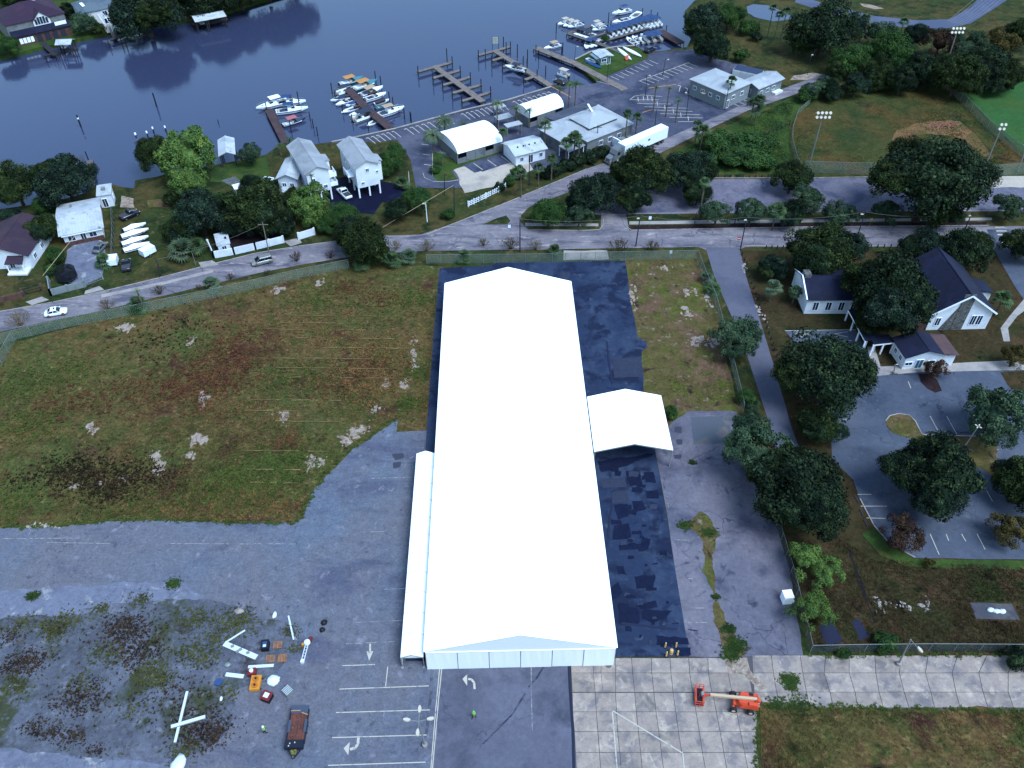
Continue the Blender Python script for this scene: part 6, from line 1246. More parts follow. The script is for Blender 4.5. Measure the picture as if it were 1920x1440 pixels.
# ================================================================ VEHICLES
TYRE = M('tyre_rubber', (.012,.012,.014), rough=.85, fine=.1)
RIM = M('wheel_rim', C(150,160,176), rough=.35, metal=.6, fine=0)
CARG = M('car_glass', (.01,.012,.018), rough=.08, spec=.6, fine=0)
LAMPW = M('head_lamp', C(220,226,236), rough=.15, spec=.6, fine=0)
LAMPR = M('tail_lamp', C(150,30,30), rough=.3, fine=0)
def wheel(t, x, y, r, w=.22):
    o = MB().tube((0,-w/2,0),(0,w/2,0),r,r,14).build('wheel', TYRE, t, loc=(x,y,r)); MB().tube((0,-w/2-.01,0),(0,w/2+.01,0),r*.6,r*.6,10).build('rim', RIM, o)
def body_loft(prof, W, tumble):
    """prof: [(x, z_low, z_high)]; section is a rounded box"""
    rg = []
    for x, z0, z1, wf in prof:
        w = W/2*wf; h = z1-z0
        rg.append([(x,-w*.92,z0),(x,-w,z0+h*.3),(x,-w*.98,z0+h*.75),(x,-w*.86,z1),(x,0,z1+.03),(x,w*.86,z1),(x,w*.98,z0+h*.75),(x,w,z0+h*.3),(x,w*.92,z0)])
    return MB().loft(rg)
def car(label, a, b, kind, m, W=1.85, name='car', cat='car', z=0.03, L=None):
    A, B = P(*a, .5), P(*b, .5); L0 = (B-A).length; L = L or max(4.2, min(6.0, L0)); c = (A+B)/2
    t = thing(name, label, cat, (c.x, c.y, z), yaw_of(A, B)); h = L/2
    belt = {'sedan': .92, 'van': 1.05, 'pickup': 1.08, 'suv': 1.08}[kind]; roof = {'sedan': 1.45, 'van': 1.75, 'pickup': 1.80, 'suv': 1.72}[kind]
    bo = body_loft([(-h,.45,belt*.82,.86),(-h*.93,.28,belt*.96,.96),(-h*.5,.24,belt,1),(0,.24,belt,1),(h*.45,.24,belt*.97,1),(h*.85,.26,belt*.85,.95),(h,.42,belt*.68,.80)], W, 0).build('body', m, t, smooth=True)
    if kind == 'sedan': gx = [(-h*.72,0),(-h*.40,1),(h*.08,1),(h*.42,0)]
    elif kind == 'van': gx = [(-h*.97,0),(-h*.86,1),(h*.20,1),(h*.62,0)]
    elif kind == 'suv': gx = [(-h*.95,0),(-h*.80,1),(h*.12,1),(h*.42,0)]
    else: gx = [(-h*.16,0),(-h*.08,1),(h*.22,1),(h*.46,0)]
    (x0,_),(x1,_),(x2,_),(x3,_) = gx; w0, w1 = W*.45, W*.36; zb = belt-.02; zr = roof-.05
    g = MB().loft([[(x0,-w0,zb),(x3,-w0*.95,zb),(x3,w0*.95,zb),(x0,w0,zb)],[(x1,-w1,zr),(x2,-w1,zr),(x2,w1,zr),(x1,w1,zr)]]); g.build('glass', CARG, t)
    MB().loft([[(x1-.08,-w1-.04,zr-.06),(x2+.1,-w1-.04,zr-.06),(x2+.1,w1+.04,zr-.06),(x1-.08,w1+.04,zr-.06)],[(x1+.1,-w1*.9,roof+.02),(x2-.1,-w1*.9,roof+.02),(x2-.1,w1*.9,roof+.02),(x1+.1,w1*.9,roof+.02)]]).build('roof', m, t)
    for s in (-1, 1):
        for f in (0, .5, 1):
            p = MB().bar((x0+(x3-x0)*f, s*w0*1.0, zb), (x1+(x2-x1)*f, s*(w1+.02), zr), .09, .05); p.build('pillar', m, t)
    if kind == 'sedan': MB().bx(-h*.12,h*.02,-.3,.3,roof+.03,roof+.05).build('sunroof', CARG, t)
    if kind == 'pickup': MB().bx(-h*.94,-h*.24,-W*.40,W*.40,belt-.02,belt+.03).build('bed', M('bed_liner', C(70,80,104), rough=.8), t)
    for s in (-1, 1):
        MB().bx(h*.90,h*.985,s*W*.34-.16,s*W*.34+.16,belt*.62,belt*.76).build('headlight', LAMPW, t); MB().bx(-h*.995,-h*.93,s*W*.37-.12,s*W*.37+.12,belt*.66,belt*.84).build('tail_light', LAMPR, t)
        MB().box((x3-.1, s*(W/2+.06), belt+.05),(.16,.16,.14)).build('mirror', m, t)
        for x in (-h*.60, h*.62): wheel(t, x, s*(W/2-.12), .34)
    return t
PW = M('white_car_paint', (.74,.76,.78), rough=.3, spec=.5, coat=.5, fine=.02); PS = M('silver_car_paint', C(160,180,206), rough=.3, spec=.5, coat=.5, metal=.3, fine=.02); PB = M('black_car_paint', (.008,.009,.014), rough=.25, spec=.5, coat=.5, fine=.02)
car('white sedan driving on the street at the left', (84,589), (126,582), 'sedan', PW)
car('silver minivan on the street below the white wall', (511,485), (472,495), 'van', PS)
car('white pickup parked beside the right stilt house', (655,372), (636,354), 'pickup', PW, 1.95, 'pickup_truck', 'pickup')
car('black car by the boat ramp and floating pontoon', (1058,158), (1041,151), 'suv', PB)
car('dark car parked beside the inner basin', (1214,96), (1224,92), 'suv', M('navy_car_paint', C(34,44,80), rough=.3, coat=.5, fine=.02), z=.05)
car('black pickup on the grass above the white shrouded boats', (226,411), (260,396), 'pickup', PB, 2.0, 'pickup_truck', 'pickup')
car('dark pickup under the trees beside the utility trailer', (237,508), (238,488), 'pickup', M('dark_grey_car_paint', C(50,58,84), rough=.3, coat=.4, fine=.02), 1.95, 'pickup_truck', 'pickup')
car('grey car parked in the gravel yard by the palmetto', (183,470), (193,459), 'sedan', M('grey_car_paint', C(110,126,150), rough=.3, coat=.4, fine=.02))
car('white van half hidden behind the small white house', (496,345), (505,338), 'van', PW)
# semi truck
def semi():
    A, B = P(1243,262,.0), P(1163,298,.0); yw = yaw_of(A, B); t = thing('semi_truck', 'white semi trailer truck with grey cab on the marina street', 'truck', (A.x, A.y, .03), yw)
    LT = 16.0
    b = MB().bx(0, LT, -1.3, 1.3, 1.15, 4.05).build('trailer', M('trailer_white', (.74,.76,.78), rough=.5, fine=.03), t)
    MB().bx(-.02,.0,-1.2,1.2,1.2,4.0).build('rear_door', STEEL, b); MB().bx(.2,LT-.2,-1.33,-1.302,1.15,1.35).build('side_rail', STEEL, b); MB().bx(LT*.42,LT*.47,1.302,1.32,2.6,3.1).build('emblem', M('emblem_grey', C(90,110,150), rough=.6), b); MB().bx(LT*.42,LT*.47,-1.32,-1.302,2.6,3.1).build('emblem', M('emblem_grey', C(90,110,150)), b)
    x = LT+.9; cm = M('grey_cab_paint', C(120,140,170), rough=.35, coat=.4, fine=.03)
    MB().loft([[(x,-1.2,1.0),(x,1.2,1.0),(x,1.2,3.6),(x,-1.2,3.6)],[(x+1.6,-1.2,1.0),(x+1.6,1.2,1.0),(x+1.6,1.15,3.5),(x+1.6,-1.15,3.5)],[(x+2.2,-1.15,1.0),(x+2.2,1.15,1.0),(x+2.2,1.05,2.5),(x+2.2,-1.05,2.5)]]).build('cab', cm, t)
    MB().loft([[(x+2.2,-1.0,.8),(x+2.2,1.0,.8),(x+2.2,1.0,2.2),(x+2.2,-1.0,2.2)],[(x+3.7,-.9,.7),(x+3.7,.9,.7),(x+3.7,.85,1.75),(x+3.7,-.85,1.75)]]).build('hood', cm, t)
    MB().add([(x+1.66,-1.0,3.2),(x+1.66,1.0,3.2),(x+2.26,.95,2.4),(x+2.26,-.95,2.4)],[(0,1,2,3)]).build('windshield', CARG, t)
    MB().bx(x+.6,x+1.5,-1.24,-1.2,2.2,3.0).bx(x+.6,x+1.5,1.2,1.24,2.2,3.0).build('side_window', CARG, t)
    MB().loft([[(x-.2,-1.1,3.6),(x-.2,1.1,3.6),(x+.1,1.1,4.0),(x+.1,-1.1,4.0)],[(x+1.5,-1.0,3.5),(x+1.5,1.0,3.5),(x+1.45,1.0,3.55),(x+1.45,-1.0,3.55)]]).build('wind_deflector', cm, t)
    MB().bx(LT-1.5,x+3.4,-.5,.5,.6,.95).build('chassis', DKSTEEL, t); MB().bx(x+3.7,x+3.85,-1.15,1.15,.4,.8).build('bumper', STEEL, t)
    for s in (-1, 1):
        for xx in (1.6, 2.9, LT-.6, LT+.7, x+2.9): wheel(t, xx, s*1.05, .5, .4)
        MB().tube((x-.05,s*1.0,1.0),(x-.05,s*1.0,4.2),.07,.07,7).build('exhaust', STEEL, t); MB().tube((x+.3,s*1.05,.75),(x+1.6,s*1.05,.75),.32,.32,10).build('fuel_tank', STEEL, t)
        MB().bx(x+3.55,x+3.75,s*.75-.15,s*.75+.15,1.1,1.4).build('headlight', LAMPW, t)
semi()
def util_trailer(label, a, b, m=PW):
    A, B = P(*a), P(*b); t = thing('utility_trailer', label, 'trailer', (A.x, A.y, .02), yaw_of(A, B)); L = (B-A).length
    MB().bx(0,L,-.95,.95,.55,1.9).build('box', m, t); MB().bx(.1,L-.1,-.85,.85,1.905,1.95).build('roof', m, t); MB().bar((L,0,.5),(L+1.2,0,.45),.1).build('drawbar', DKSTEEL, t)
    for s in (-1, 1): wheel(t, L*.4, s*1.02, .33)
util_trailer('white box trailer under the trees left of the palmetto clump', (268,484), (290,472))
util_trailer('small white box by the dark pickup', (213,502), (216,490))
# boom lift
def boom_lift():
    OR = M('boom_orange', C(232,96,72), [(C(206,84,66), .8, .5, .64)], rough=.45, fine=.05); CR = M('boom_cream', C(222,214,206), rough=.5, fine=.04)
    c = P(1390,1322); e = P(1326,1313); yw = yaw_of(c, e); t = thing('boom_lift', 'orange telescopic boom lift parked on the concrete slabs', 'boom lift', (c.x, c.y, .06), yw)
    MB().bx(-1.2,1.2,-.55,.55,.55,.95).build('chassis', OR, t)
    for x in (-1.0, 1.15):
        MB().bx(x-.12,x+.12,-1.0,1.0,.5,.72).build('axle', OR, t)
        for s in (-1, 1):
            o = MB().tube((0,-.18,0),(0,.18,0),.48,.48,16).build('wheel', TYRE, t, loc=(x, s*1.08, .48)); MB().tube((0,-.2,0),(0,.2,0),.24,.24,10).build('rim', CR, o)
    MB().loft([[(-1.9,-.95,1.0),(.5,-.95,1.0),(.8,-.4,1.0),(.8,.4,1.0),(.5,.95,1.0),(-1.9,.95,1.0)],[(-1.8,-.9,1.75),(.3,-.9,1.75),(.6,-.35,1.5),(.6,.35,1.5),(.3,.9,1.75),(-1.8,.9,1.75)]]).build('turret', OR, t)
    MB().bx(-1.6,-.6,.45,.85,1.755,1.9).build('engine_hood', OR, t); MB().bx(-1.2,-.7,-.85,-.5,1.755,1.86).build('control_box', DKSTEEL, t)
    MB().bar((-1.7,0,2.05),(4.2,0,1.5),.32,.36).build('boom', CR, t); MB().bar((3.9,0,1.45),(4.9,0,1.25),.22,.24).build('inner_boom', OR, t); MB().bar((-1.9,0,1.75),(-1.5,0,2.15),.6,.4).build('boom_pivot', OR, t)
    MB().tube((.3,.0,1.4),(2.0,0,1.55),.07,.07,7).build('cylinder', STEEL, t)
    bk = MB(); x0, x1, y0, y1 = 5.0, 6.0, -1.2, 1.2
    for z in (.55, 1.1, 1.65):
        for p, q in (((x0,y0,z),(x1,y0,z)),((x1,y0,z),(x1,y1,z)),((x1,y1,z),(x0,y1,z)),((x0,y1,z),(x0,y0,z))): bk.bar(p, q, .07)
    for x in (x0, (x0+x1)/2, x1):
        for y in (y0, 0, y1): bk.bar((x,y,.5),(x,y,1.68),.06)
    o = bk.build('basket', OR, t); MB().bx(x0,x1,y0,y1,.46,.52).build('floor', DKSTEEL, o); MB().bx(x0+.05,x0+.35,-.25,.25,1.3,1.7).build('control_panel', STEEL, o)
    MB().bar((4.8,0,1.2),(5.0,0,.8),.25,.3).build('basket_arm', OR, t)
boom_lift()
# flatbed trailer with brown deck
def flatbed():
    a, b = P(566,1330), P(553,1415); yw = yaw_of(a, b); L = (b-a).length; t = thing('flatbed_trailer', 'flatbed trailer with rusty brown deck and black toolbox', 'trailer', (a.x, a.y, .03), yw)
    RD = M('rust_deck', C(116,76,74), [(C(92,62,66), .8, .47, .62), (C(134,96,92), 2.2, .56, .66)], rough=.9, fine=.2); BK = M('trailer_black', C(26,36,66), rough=.5, fine=.08); SL = M('slate_plate', C(72,92,134), rough=.6, fine=.08)
    for k in range(6):
        y0 = -1.05+k*.35; MB().bx(.9,L-1.1,y0+.008,y0+.342,.82,.87+.005*(k % 2)).build('deck_board', RD, t)
    MB().bx(-.1,.9,-1.12,1.12,.80,.90).build('tail_plate', SL, t); MB().bx(0,L-.6,-.95,.95,.62,.80).build('frame', BK, t)
    for s in (-1, 1):
        MB().bx(.4,L-1.0,s*1.13-.05,s*1.13+.05,.6,.95).build('side_rail', BK, t)
        MB().bx(1.8,3.4,s*1.0-.16,s*1.0+.16,.93,1.02).build('fender', SL, t)
        for x in (2.1, 3.0): wheel(t, x, s*1.05, .36, .25)
    MB().bx(.55,.66,-1.1,.1,.905,.99).build('plank', M('yellow_plank', C(190,164,140), rough=.8), t); MB().bar((.9,.3,.98),(1.2,1.1,.98),.12,.1).build('plank', _M['yellow_plank'], t)
    tb = MB().bx(L-1.25,L-.25,-1.15,1.15,.75,1.35).build('toolbox', BK, t); MB().bx(L-1.2,L-.3,-1.1,1.1,1.355,1.39).build('lid', BK, tb)
    for p in ((L-.8,-.5),(L-.5,-.6),(L-.9,.1)): MB().box((p[0],p[1],1.42),(.16,.14,.06)).build('clasp', LAMPW, tb)
    MB().bar((L-.3,-.8,.7),(L+.75,-.05,.6),.14).bar((L-.3,.8,.7),(L+.75,.05,.6),.14).build('drawbar', BK, t)
    MB().box((L+.05,.0,.85),(.5,.7,.3)).build('chain_box', M('yellow_chain', C(140,146,70), [(C(60,66,60), 3, .48, .6)], rough=.7), t); MB().tube((L+.65,0,0),(L+.65,0,.9),.06,.06,7).build('jack', STEEL, t)
flatbed()
# ================================================================ FENCES, POLES, STREET FURNITURE
def mesh_mat(name, c, a):
    m = bpy.data.materials.new(name); m.use_nodes = True; nt = m.node_tree; b = nt.nodes['Principled BSDF']
    b.inputs['Base Color'].default_value = (*c, 1); b.inputs['Roughness'].default_value = .6; b.inputs['Metallic'].default_value = .2
    f, _ = noise_fac(nt, .5, .3, .7, 4); mr = nt.nodes.new('ShaderNodeMapRange'); mr.inputs[3].default_value = a*.75; mr.inputs[4].default_value = a*1.3
    nt.links.new(f, mr.inputs[0]); nt.links.new(mr.outputs[0], b.inputs['Alpha']); return m
LINKM = mesh_mat('chain_link_mesh', C(140,176,186), .40); LINKD = mesh_mat('dark_chain_link_mesh', C(70,104,128), .42)
def fence(label, px, h, sp=3.0, mm=LINKM, pm=STEEL, name='chain_link_fence', cat='fence'):
    pts = [P(u, v) for u, v in px]; t = thing(name, label, cat, pts[0]); o = pts[0]
    pst = MB().tube((0,0,-.1),(0,0,h+.05),.045,.045,6).mesh('post', pm)
    for a, b in zip(pts[:-1], pts[1:]):
        L = (b-a).length; n = max(1, round(L/sp)); yw = yaw_of(a, b); d = L/n
        pan = MB().add([(0,0,.02),(d,0,.02),(d,0,h),(0,0,h)], [(0,1,2,3)]).mesh('mesh_panel', mm, fix=False)
        rail = MB().tube((0,0,h),(L,0,h),.028,.028,5).mesh('top_rail', pm)
        link('top_rail', rail, t, loc=a-o, rz=yw)
        for k in range(n):
            c = a.lerp(b, k/n)-o; link('post', pst, t, loc=c); link('mesh_panel', pan, t, loc=c, rz=yw)
    link('post', pst, t, loc=pts[-1]-o); return t
fence('long chain-link fence between the left weed field and the street', [(-60,662),(30,637),(120,615),(260,588),(400,559),(480,541),(560,522),(655,503)], 2.3)
fence('chain-link fence behind the far end of the big tent', [(800,494),(960,493),(1060,491),(1172,488),(1307,486)], 2.3)
fence('chain-link fence along the lane side of the right weed field', [(1307,486),(1320,522),(1340,570),(1362,650),(1382,730),(1392,775)], 2.3)
fence('short chain-link fence running down the left edge of the field', [(28,640),(-8,705)], 2.3)
fence('dark chain-link fence cornering the grass lot below the church lot', [(1455,985),(1482,1075),(1503,1160),(1518,1224),(1620,1222),(1740,1221),(1930,1222)], 2.0, 3.2, LINKD)
fence('curved low fence on the left side of the ball field', [(1518,194),(1495,215),(1485,245),(1484,270),(1492,300),(1500,316)], 1.5, 2.5)
fence('tall fence along the lower side of the ball field', [(1505,324),(1570,326),(1650,328)], 3.2, 3.5)
fence('tall fence at the lower right of the ball field', [(1845,332),(1905,328),(1990,322)], 3.2, 3.5)
fence('diagonal fence between ball field and mown lawn', [(1765,158),(1800,190),(1850,242),(1925,302)], 2.6, 3.5)
fence('grey yard fence between gravel yard and boat yard', [(212,400),(214,440),(213,490)], 1.8, 2.6, LINKD)
def wall(label, px, h, w, m, name='street_wall', pm=None, sp=4.0):
    pts = [P(u, v) for u, v in px]; o = pts[0]; t = thing(name, label, 'wall', o)
    for a, b in zip(pts[:-1], pts[1:]):
        L = (b-a).length; n = max(1, round(L/sp))
        for k in range(n): seg_box(MB(), a.lerp(b, (k+.01)/n)-o, a.lerp(b, (k+.99)/n)-o, w, 0, h).build('panel', m, t)
        for k in range(n+1):
            c = a.lerp(b, k/n)-o; MB().bx(c.x-w*.9, c.x+w*.9, c.y-w*.9, c.y+w*.9, 0, h+.12).build('pier', pm or m, t)
wall('long white wall along the street below the dark grove', [(402,484),(440,477),(480,468),(532,455)], 1.7, .2, W_WHITE)
wall('white wall returning up from the street at its left end', [(402,484),(392,462)], 1.7, .2, W_WHITE)
wall('short white wall segment right of the grove driveway', [(561,449),(590,440)], 1.7, .2, W_WHITE)
wall('teal grey garden wall around the gravel yard', [(93,530),(97,554),(160,538)], 1.5, .2, W_TEAL)
wall('low dark wall with gate piers left of the gravel yard', [(-10,570),(45,556)], 1.2, .25, W_BRICK)
def slat_fence(label, px, h, name='white_fence'):
    pts = [P(u, v) for u, v in px]; o = pts[0]; t = thing(name, label, 'fence', o)
    for a, b in zip(pts[:-1], pts[1:]):
        L = (b-a).length; n = max(2, round(L/2.4))
        for k in range(n+1): c = a.lerp(b, k/n)-o; MB().bx(c.x-.09,c.x+.09,c.y-.09,c.y+.09,0,h+.1).build('post', TRIM, t)
        for z in (.35, .8, 1.25): seg_box(MB(), a-o, b-o, .05, z-.07, z+.07).build('rail', TRIM, t)
        for k in range(int(L/.6)): c = a.lerp(b, (k+.5)/int(L/.6))-o; MB().bx(c.x-.05,c.x+.05,c.y-.04,c.y+.04,.1,h).build('picket', TRIM, t)
slat_fence('white picket gate fence on the marina street verge', [(878,388),(900,378),(922,367),(948,354)], 1.5)
def gate(label, a, b, h, m=DKSTEEL):
    A, B = P(*a), P(*b); t = thing('gate', label, 'gate', A, yaw_of(A, B)); L = (B-A).length
    for z in (.15, h*.55, h): MB().bx(0,L,-.03,.03,z-.04,z+.04).build('rail', m, t)
    for k in range(int(L/.35)+1): MB().bx(k*.35-.02,k*.35+.02,-.02,.02,.1,h).build('bar', m, t)
    for x in (-.15, L+.15): MB().bx(x-.15,x+.15,-.15,.15,0,h+.3).build('pier', W_BRICK if h > 1.4 else m, t)
gate('dark iron driveway gate beside the brick piers', (46,553), (80,545), 1.5); gate('teal driveway gate of the gravel yard', (162,536), (192,524), 1.4, W_TEAL)
# ---- poles
def ztop(base, top):
    p = P(*base); b = (top[1]-720)/FPX; return CAM_H-p.y*(_st+b*_ct)/(_ct-b*_st)
POLEW = M('creosote_pole', C(40,46,70), [(C(58,62,86), 1, .5, .62)], rough=.9, fine=.1); POLEP = M('pale_wood_pole', C(130,134,150), rough=.9, fine=.1)
LENS = M('lamp_lens', C(222,234,248), rough=.3, fine=0)
TOPS = {}
def pole(label, base, top, lamp=None, arm=False, m=POLEW, r=.14, name='utility_pole', cat='pole', key=None):
    z = max(2.0, ztop(base, top)); A = P(*base); B = P(*top, z)-A; t = thing(name, label, cat, A)
    MB().tube((0,0,-.1), B, r, r*.7, 8).build('shaft', m, t)
    if arm: MB().bx(B.x-1.1,B.x+1.1,B.y-.06,B.y+.06,z-.6,z-.48).build('crossarm', m, t)
    if lamp:
        e = Vector((lamp[0], lamp[1], z-.3)); a = MB().tube((B.x*.96, B.y*.96, z-.7), (B.x+lamp[0], B.y+lamp[1], z-.25), .05, .04, 6).build('lamp_arm', STEEL, t)
        MB().loft([[(B.x+lamp[0]+x*.9-.0, B.y+lamp[1]+y*.5, z-.3+dz) for x, y, dz in ((-.35,-.3,0),(.35,-.3,0),(.35,.3,0),(-.35,.3,0))],[(B.x+lamp[0]+x*.9, B.y+lamp[1]+y*.5, z-.12) for x, y in ((-.25,-.2),(.25,-.2),(.25,.2),(-.25,.2))]]).build('lamp_head', LENS, a)
    if key: TOPS[key] = A+B
    return t
pole('dark utility pole behind the tent ridge by the fence', (975,472), (975,408), key='a', arm=False)
pole('dark street pole with lamp behind the right pad corner', (1192,462), (1201,402), (-.6,-1.2), key='b')
pole('dark street pole with lamp at the lane corner', (1389,463), (1401,405), (-.6,-1.2), key='c')
pole('dark street pole with lamp above the long church wing', (1602,461), (1623,395), (-1.0,-1.0), key='d')
pole('dark pole with crossarm on the verge near the crosswalk', (1810,428), (1823,399), (-.8,-.8), True, key='e')
pole('thin dark pole on the verge by the pale street oak', (1377,422), (1385,378), r=.12); pole('dark pole beside the leaning palm', (1302,422), (1306,398), r=.1)
pole('street lamp pole in front of the truck cab', (1146,329), (1150,292), r=.1); pole('lamp pole beside the truck trailer', (1227,247), (1231,206), r=.11); pole('tall pole at the corner of the teal office', (1359,206), (1366,166), r=.13); pole('lamp pole at the lower end of the striped lot', (1287,217), (1292,172), (-.8,0), r=.1)
pole('lamp pole in the middle of the marina lot', (1242,143), (1248,110), (.8,0), r=.1); pole('lamp pole left of the striped lot', (1210,182), (1213,140), (.8,0), r=.1); pole('lamp pole at the marina lawn corner', (1138,152), (1141,118), r=.09); pole('lamp pole by the long pier', (1077,113), (1080,86), (.5,0), r=.08)
pole('pole with equipment in front of the restaurant', (1120,277), (1121,235), r=.13, arm=True); pole('lamp pole beside the small annex', (985,299), (985,271), (-.5,0), r=.09); pole('dark pole on the marina street verge', (992,348), (993,296), r=.12); pole('dark pole at the shell lot entrance', (833,366), (834,325), r=.12, key='f'); pole('dark pole with guy wire by the picket fence', (852,402), (851,347), r=.12, key='g')
pole('leaning white lamp pole by the dark rounded tree', (801,416), (798,380), (-.5,0), STEEL and False, r=.1, m=TRIM); pole('leaning pale wooden pole beside the street wall', (505,476), (492,417), m=POLEP, arm=True, key='h'); pole('wooden pole on the verge right of the box trailer', (302,518), (292,484), key='i'); pole('short pole beside the palmetto clump', (367,497), (360,474), m=POLEP, r=.09)
pole('thin pole beside the ring-shaped lamp on the park path', (1514,140), (1521,102), (.5,.3), r=.08)
WIRE = M('wire', C(120,126,140), rough=.6, fine=0)
for a, b, lb in (('a','b','overhead wire from the tent-ridge pole to the next street pole'),('b','c','overhead wire between the two street poles above the right field'),('c','d','overhead wire from the lane corner pole past the church oak'),('d','e','overhead wire over the church street'),('h','i','overhead wire along the street wall'),('a','g','overhead wire crossing the junction')):
    A, B = TOPS[a], TOPS[b]; pts = [A.lerp(B, k/8)-Vector((0,0,1.0*4*(k/8)*(1-k/8)+.3)) for k in range(9)]; mb = MB()
    for p, q in zip(pts[:-1], pts[1:]): mb.tube(p-A, q-A, .025, .025, 4, False)
    tag(link('overhead_wire', mb.mesh('overhead_wire', WIRE), None, loc=A), lb, 'wire')
A, B = P(716,427,.3), TOPS['g']; tag(link('guy_wire', MB().tube((0,0,0), B-A, .05, .05, 5).mesh('guy_wire', M('pale_sleeve', C(190,190,180), rough=.6)), None, loc=A), 'pale guy wire slanting from the verge up to the pole', 'wire')
A, B = P(80,517,2.2), P(142,440,4.4); tag(link('service_wire', MB().tube((0,0,0), B-A, .05, .05, 5).mesh('service_wire', _M['pale_sleeve']), None, loc=A), 'pale service wire over the gravel yard to the metal roof', 'wire')
# stadium floodlights
def flood(label, base, top, rows, cols):
    z = ztop(base, top); A = P(*base); B = P(*top, z)-A; t = thing('floodlight_mast', label, 'floodlight', A)
    MB().tube((0,0,0), (B.x*.98,B.y*.98,z), .22, .12, 8).build('mast', STEEL, t)
    for r in range(rows):
        zz = z-.2-r*1.1; b = MB().bx(B.x-cols*.5,B.x+cols*.5,B.y-.08,B.y+.08,zz-.08,zz+.08).build('crossarm', STEEL, t)
        for c in range(cols):
            x = B.x-(cols-1)*.5*1.0+c*1.0
            o = MB().lathe([(.10,-.25),(.36,.12),(.38,.2),(.02,.2)], n=10).build('lamp', STEEL, b, loc=(x, B.y-.25, zz+.05)); o.rotation_euler = (R(55),0,0); MB().lathe([(.34,.205),(.34,.23),(.01,.23)], n=10).build('lens', LENS, o)
flood('tall floodlight mast at the lower left of the ball field', (1517,308), (1545,210), 2, 4); flood('tall floodlight mast rising from the park wood', (1765,150), (1797,52), 2, 4); flood('floodlight mast with four lamps on the right of the ball field', (1848,308), (1881,232), 2, 2); flood('floodlight mast at the right edge by the backstop', (1908,322), (1926,270), 1, 2)
# car park lamp posts
def lot_lamp(label, base, top, arms, L, hs=1.0):
    z = ztop(base, top); A = P(*base); B = P(*top, z)-A; t = thing('lamp_post', label, 'lamp post', A)
    MB().tube((0,0,0),(B.x,B.y,z),.13,.08,8).build('mast', STEEL, t); MB().lathe([(.35,0),(.35,.5),(.2,.55)], n=10).build('footing', CONCP, t)
    for a in arms:
        d = Vector((math.cos(a), math.sin(a), 0)); m = MB().tube((B.x,B.y,z-.1),(B.x+d.x*L,B.y+d.y*L,z+.05),.05,.04,6).build('arm', STEEL, t)
        n = Vector((-d.y, d.x, 0)); c = Vector((B.x,B.y,z+.05))+d*L
        MB().loft([[c+d*x*hs+n*w*-hs, c+d*x*hs+n*w*hs, c+d*x*hs+n*w*.8*hs+Vector((0,0,.18*hs)), c+d*x*hs-n*w*.8*hs+Vector((0,0,.18*hs))] for x, w in ((-.1,.12),(.3,.24),(.62,.18),(.75,.08))]).build('lamp_head', LENS, m)
lot_lamp('four-armed lamp post on the near parking lot', (797,1398), (785,1352), [R(90),R(10),R(-90),R(175)], 1.1)
lot_lamp('single bent lamp post on the concrete beside the fence', (1684,1246), (1708,1199), [R(-68)], 1.3)
lot_lamp('lamp post with clustered heads on the church lot island', (1798,852), (1834,800), [R(45),R(135),R(225),R(315)], .2, .5)
lot_lamp('lamp post reaching over the concrete lot from the dark oak', (1478,946), (1462,905), [R(172)], 2.6)
lot_lamp('lamp post standing in the crown of the big dark oak', (1508,975), (1514,925), [R(-90)], .5)
lot_lamp('white path lamp beside the annex walk', (1632,703), (1635,686), [R(0)], .2, .5); lot_lamp('second white path lamp in front of the annex', (1676,700), (1678,684), [R(0)], .2, .5)
# bollard rows
bol = MB().lathe([(.13,0),(.13,.78),(.09,.86),(.02,.88)], n=8).mesh('bollard', POLEW)
def bollards(label, group, a, b, n, jit=0):
    for k in range(n):
        p = P(a[0]+(b[0]-a[0])*k/(n-1)+random.uniform(-jit,jit), a[1]+(b[1]-a[1])*k/(n-1)+random.uniform(-jit,jit)*.5)
        tag(link('bollard', bol, None, loc=p), label+', '+ORD[k]+(' from the street' if 'lane' in label else ' from the left'), 'bollard', group)
bollards('short dark post on the grass edge above the roadside lot', 'posts above the roadside lot', (1335,333), (1486,333), 14)
bollards('short dark post in the diagonal row across the grass slope', 'posts across the slope', (1357,285), (1480,235), 17)
bollards('short dark post along the street edge left of the church oak', 'posts left of the church oak', (1436,466), (1478,466), 5); bollards('short dark post along the street edge right of the church oak', 'posts right of the church oak', (1608,464), (1682,464), 7)
bollards('short dark post lining the lane beside the church lawn', 'posts along the lane', (1388,468), (1463,690), 22, .8)
# kerbs, pavement
def kerb(px, w=.18, h=.13, name='kerb'):
    pts = [P(u, v) for u, v in px]; o = pts[0]; root = thing(name, None, None, o); root['kind'] = 'structure'
    for a, b in zip(pts[:-1], pts[1:]):
        L = (b-a).length; n = max(1, int(L/6))
        for k in range(n): seg_box(MB(), a.lerp(b, k/n)-o, a.lerp(b, (k+.985)/n)-o, w, 0, h).build('kerb_stone', CURB, root)
for q in ([(1000,431),(1085,433),(1124,431),(1130,424),(1132,410)],[(1168,410),(1172,424),(1184,432),(1500,426),(1855,423)],[(-20,588),(100,567),(200,545),(300,521),(400,495),(480,475),(560,462),(640,451)],[(1400,461),(1500,462),(1700,462)],[(1220,334),(1500,334),(1640,332)],[(1070,397),(1124,402)],[(1178,401),(1500,397),(1920,395)],[(793,325),(796,334),(812,341),(840,341),(864,337)],[(811,283),(811,330)],[(766,322),(768,352)],[(760,362),(772,372)],[(1660,790),(1668,780),(1685,776),(1705,779),(1716,790),(1728,814),(1735,816),(1830,818)],[(1118,153),(1172,166)],[(1612,935),(1638,985),(1668,1020),(1716,1046)],[(800,440),(870,412),(960,376),(1100,317)]): kerb(q)
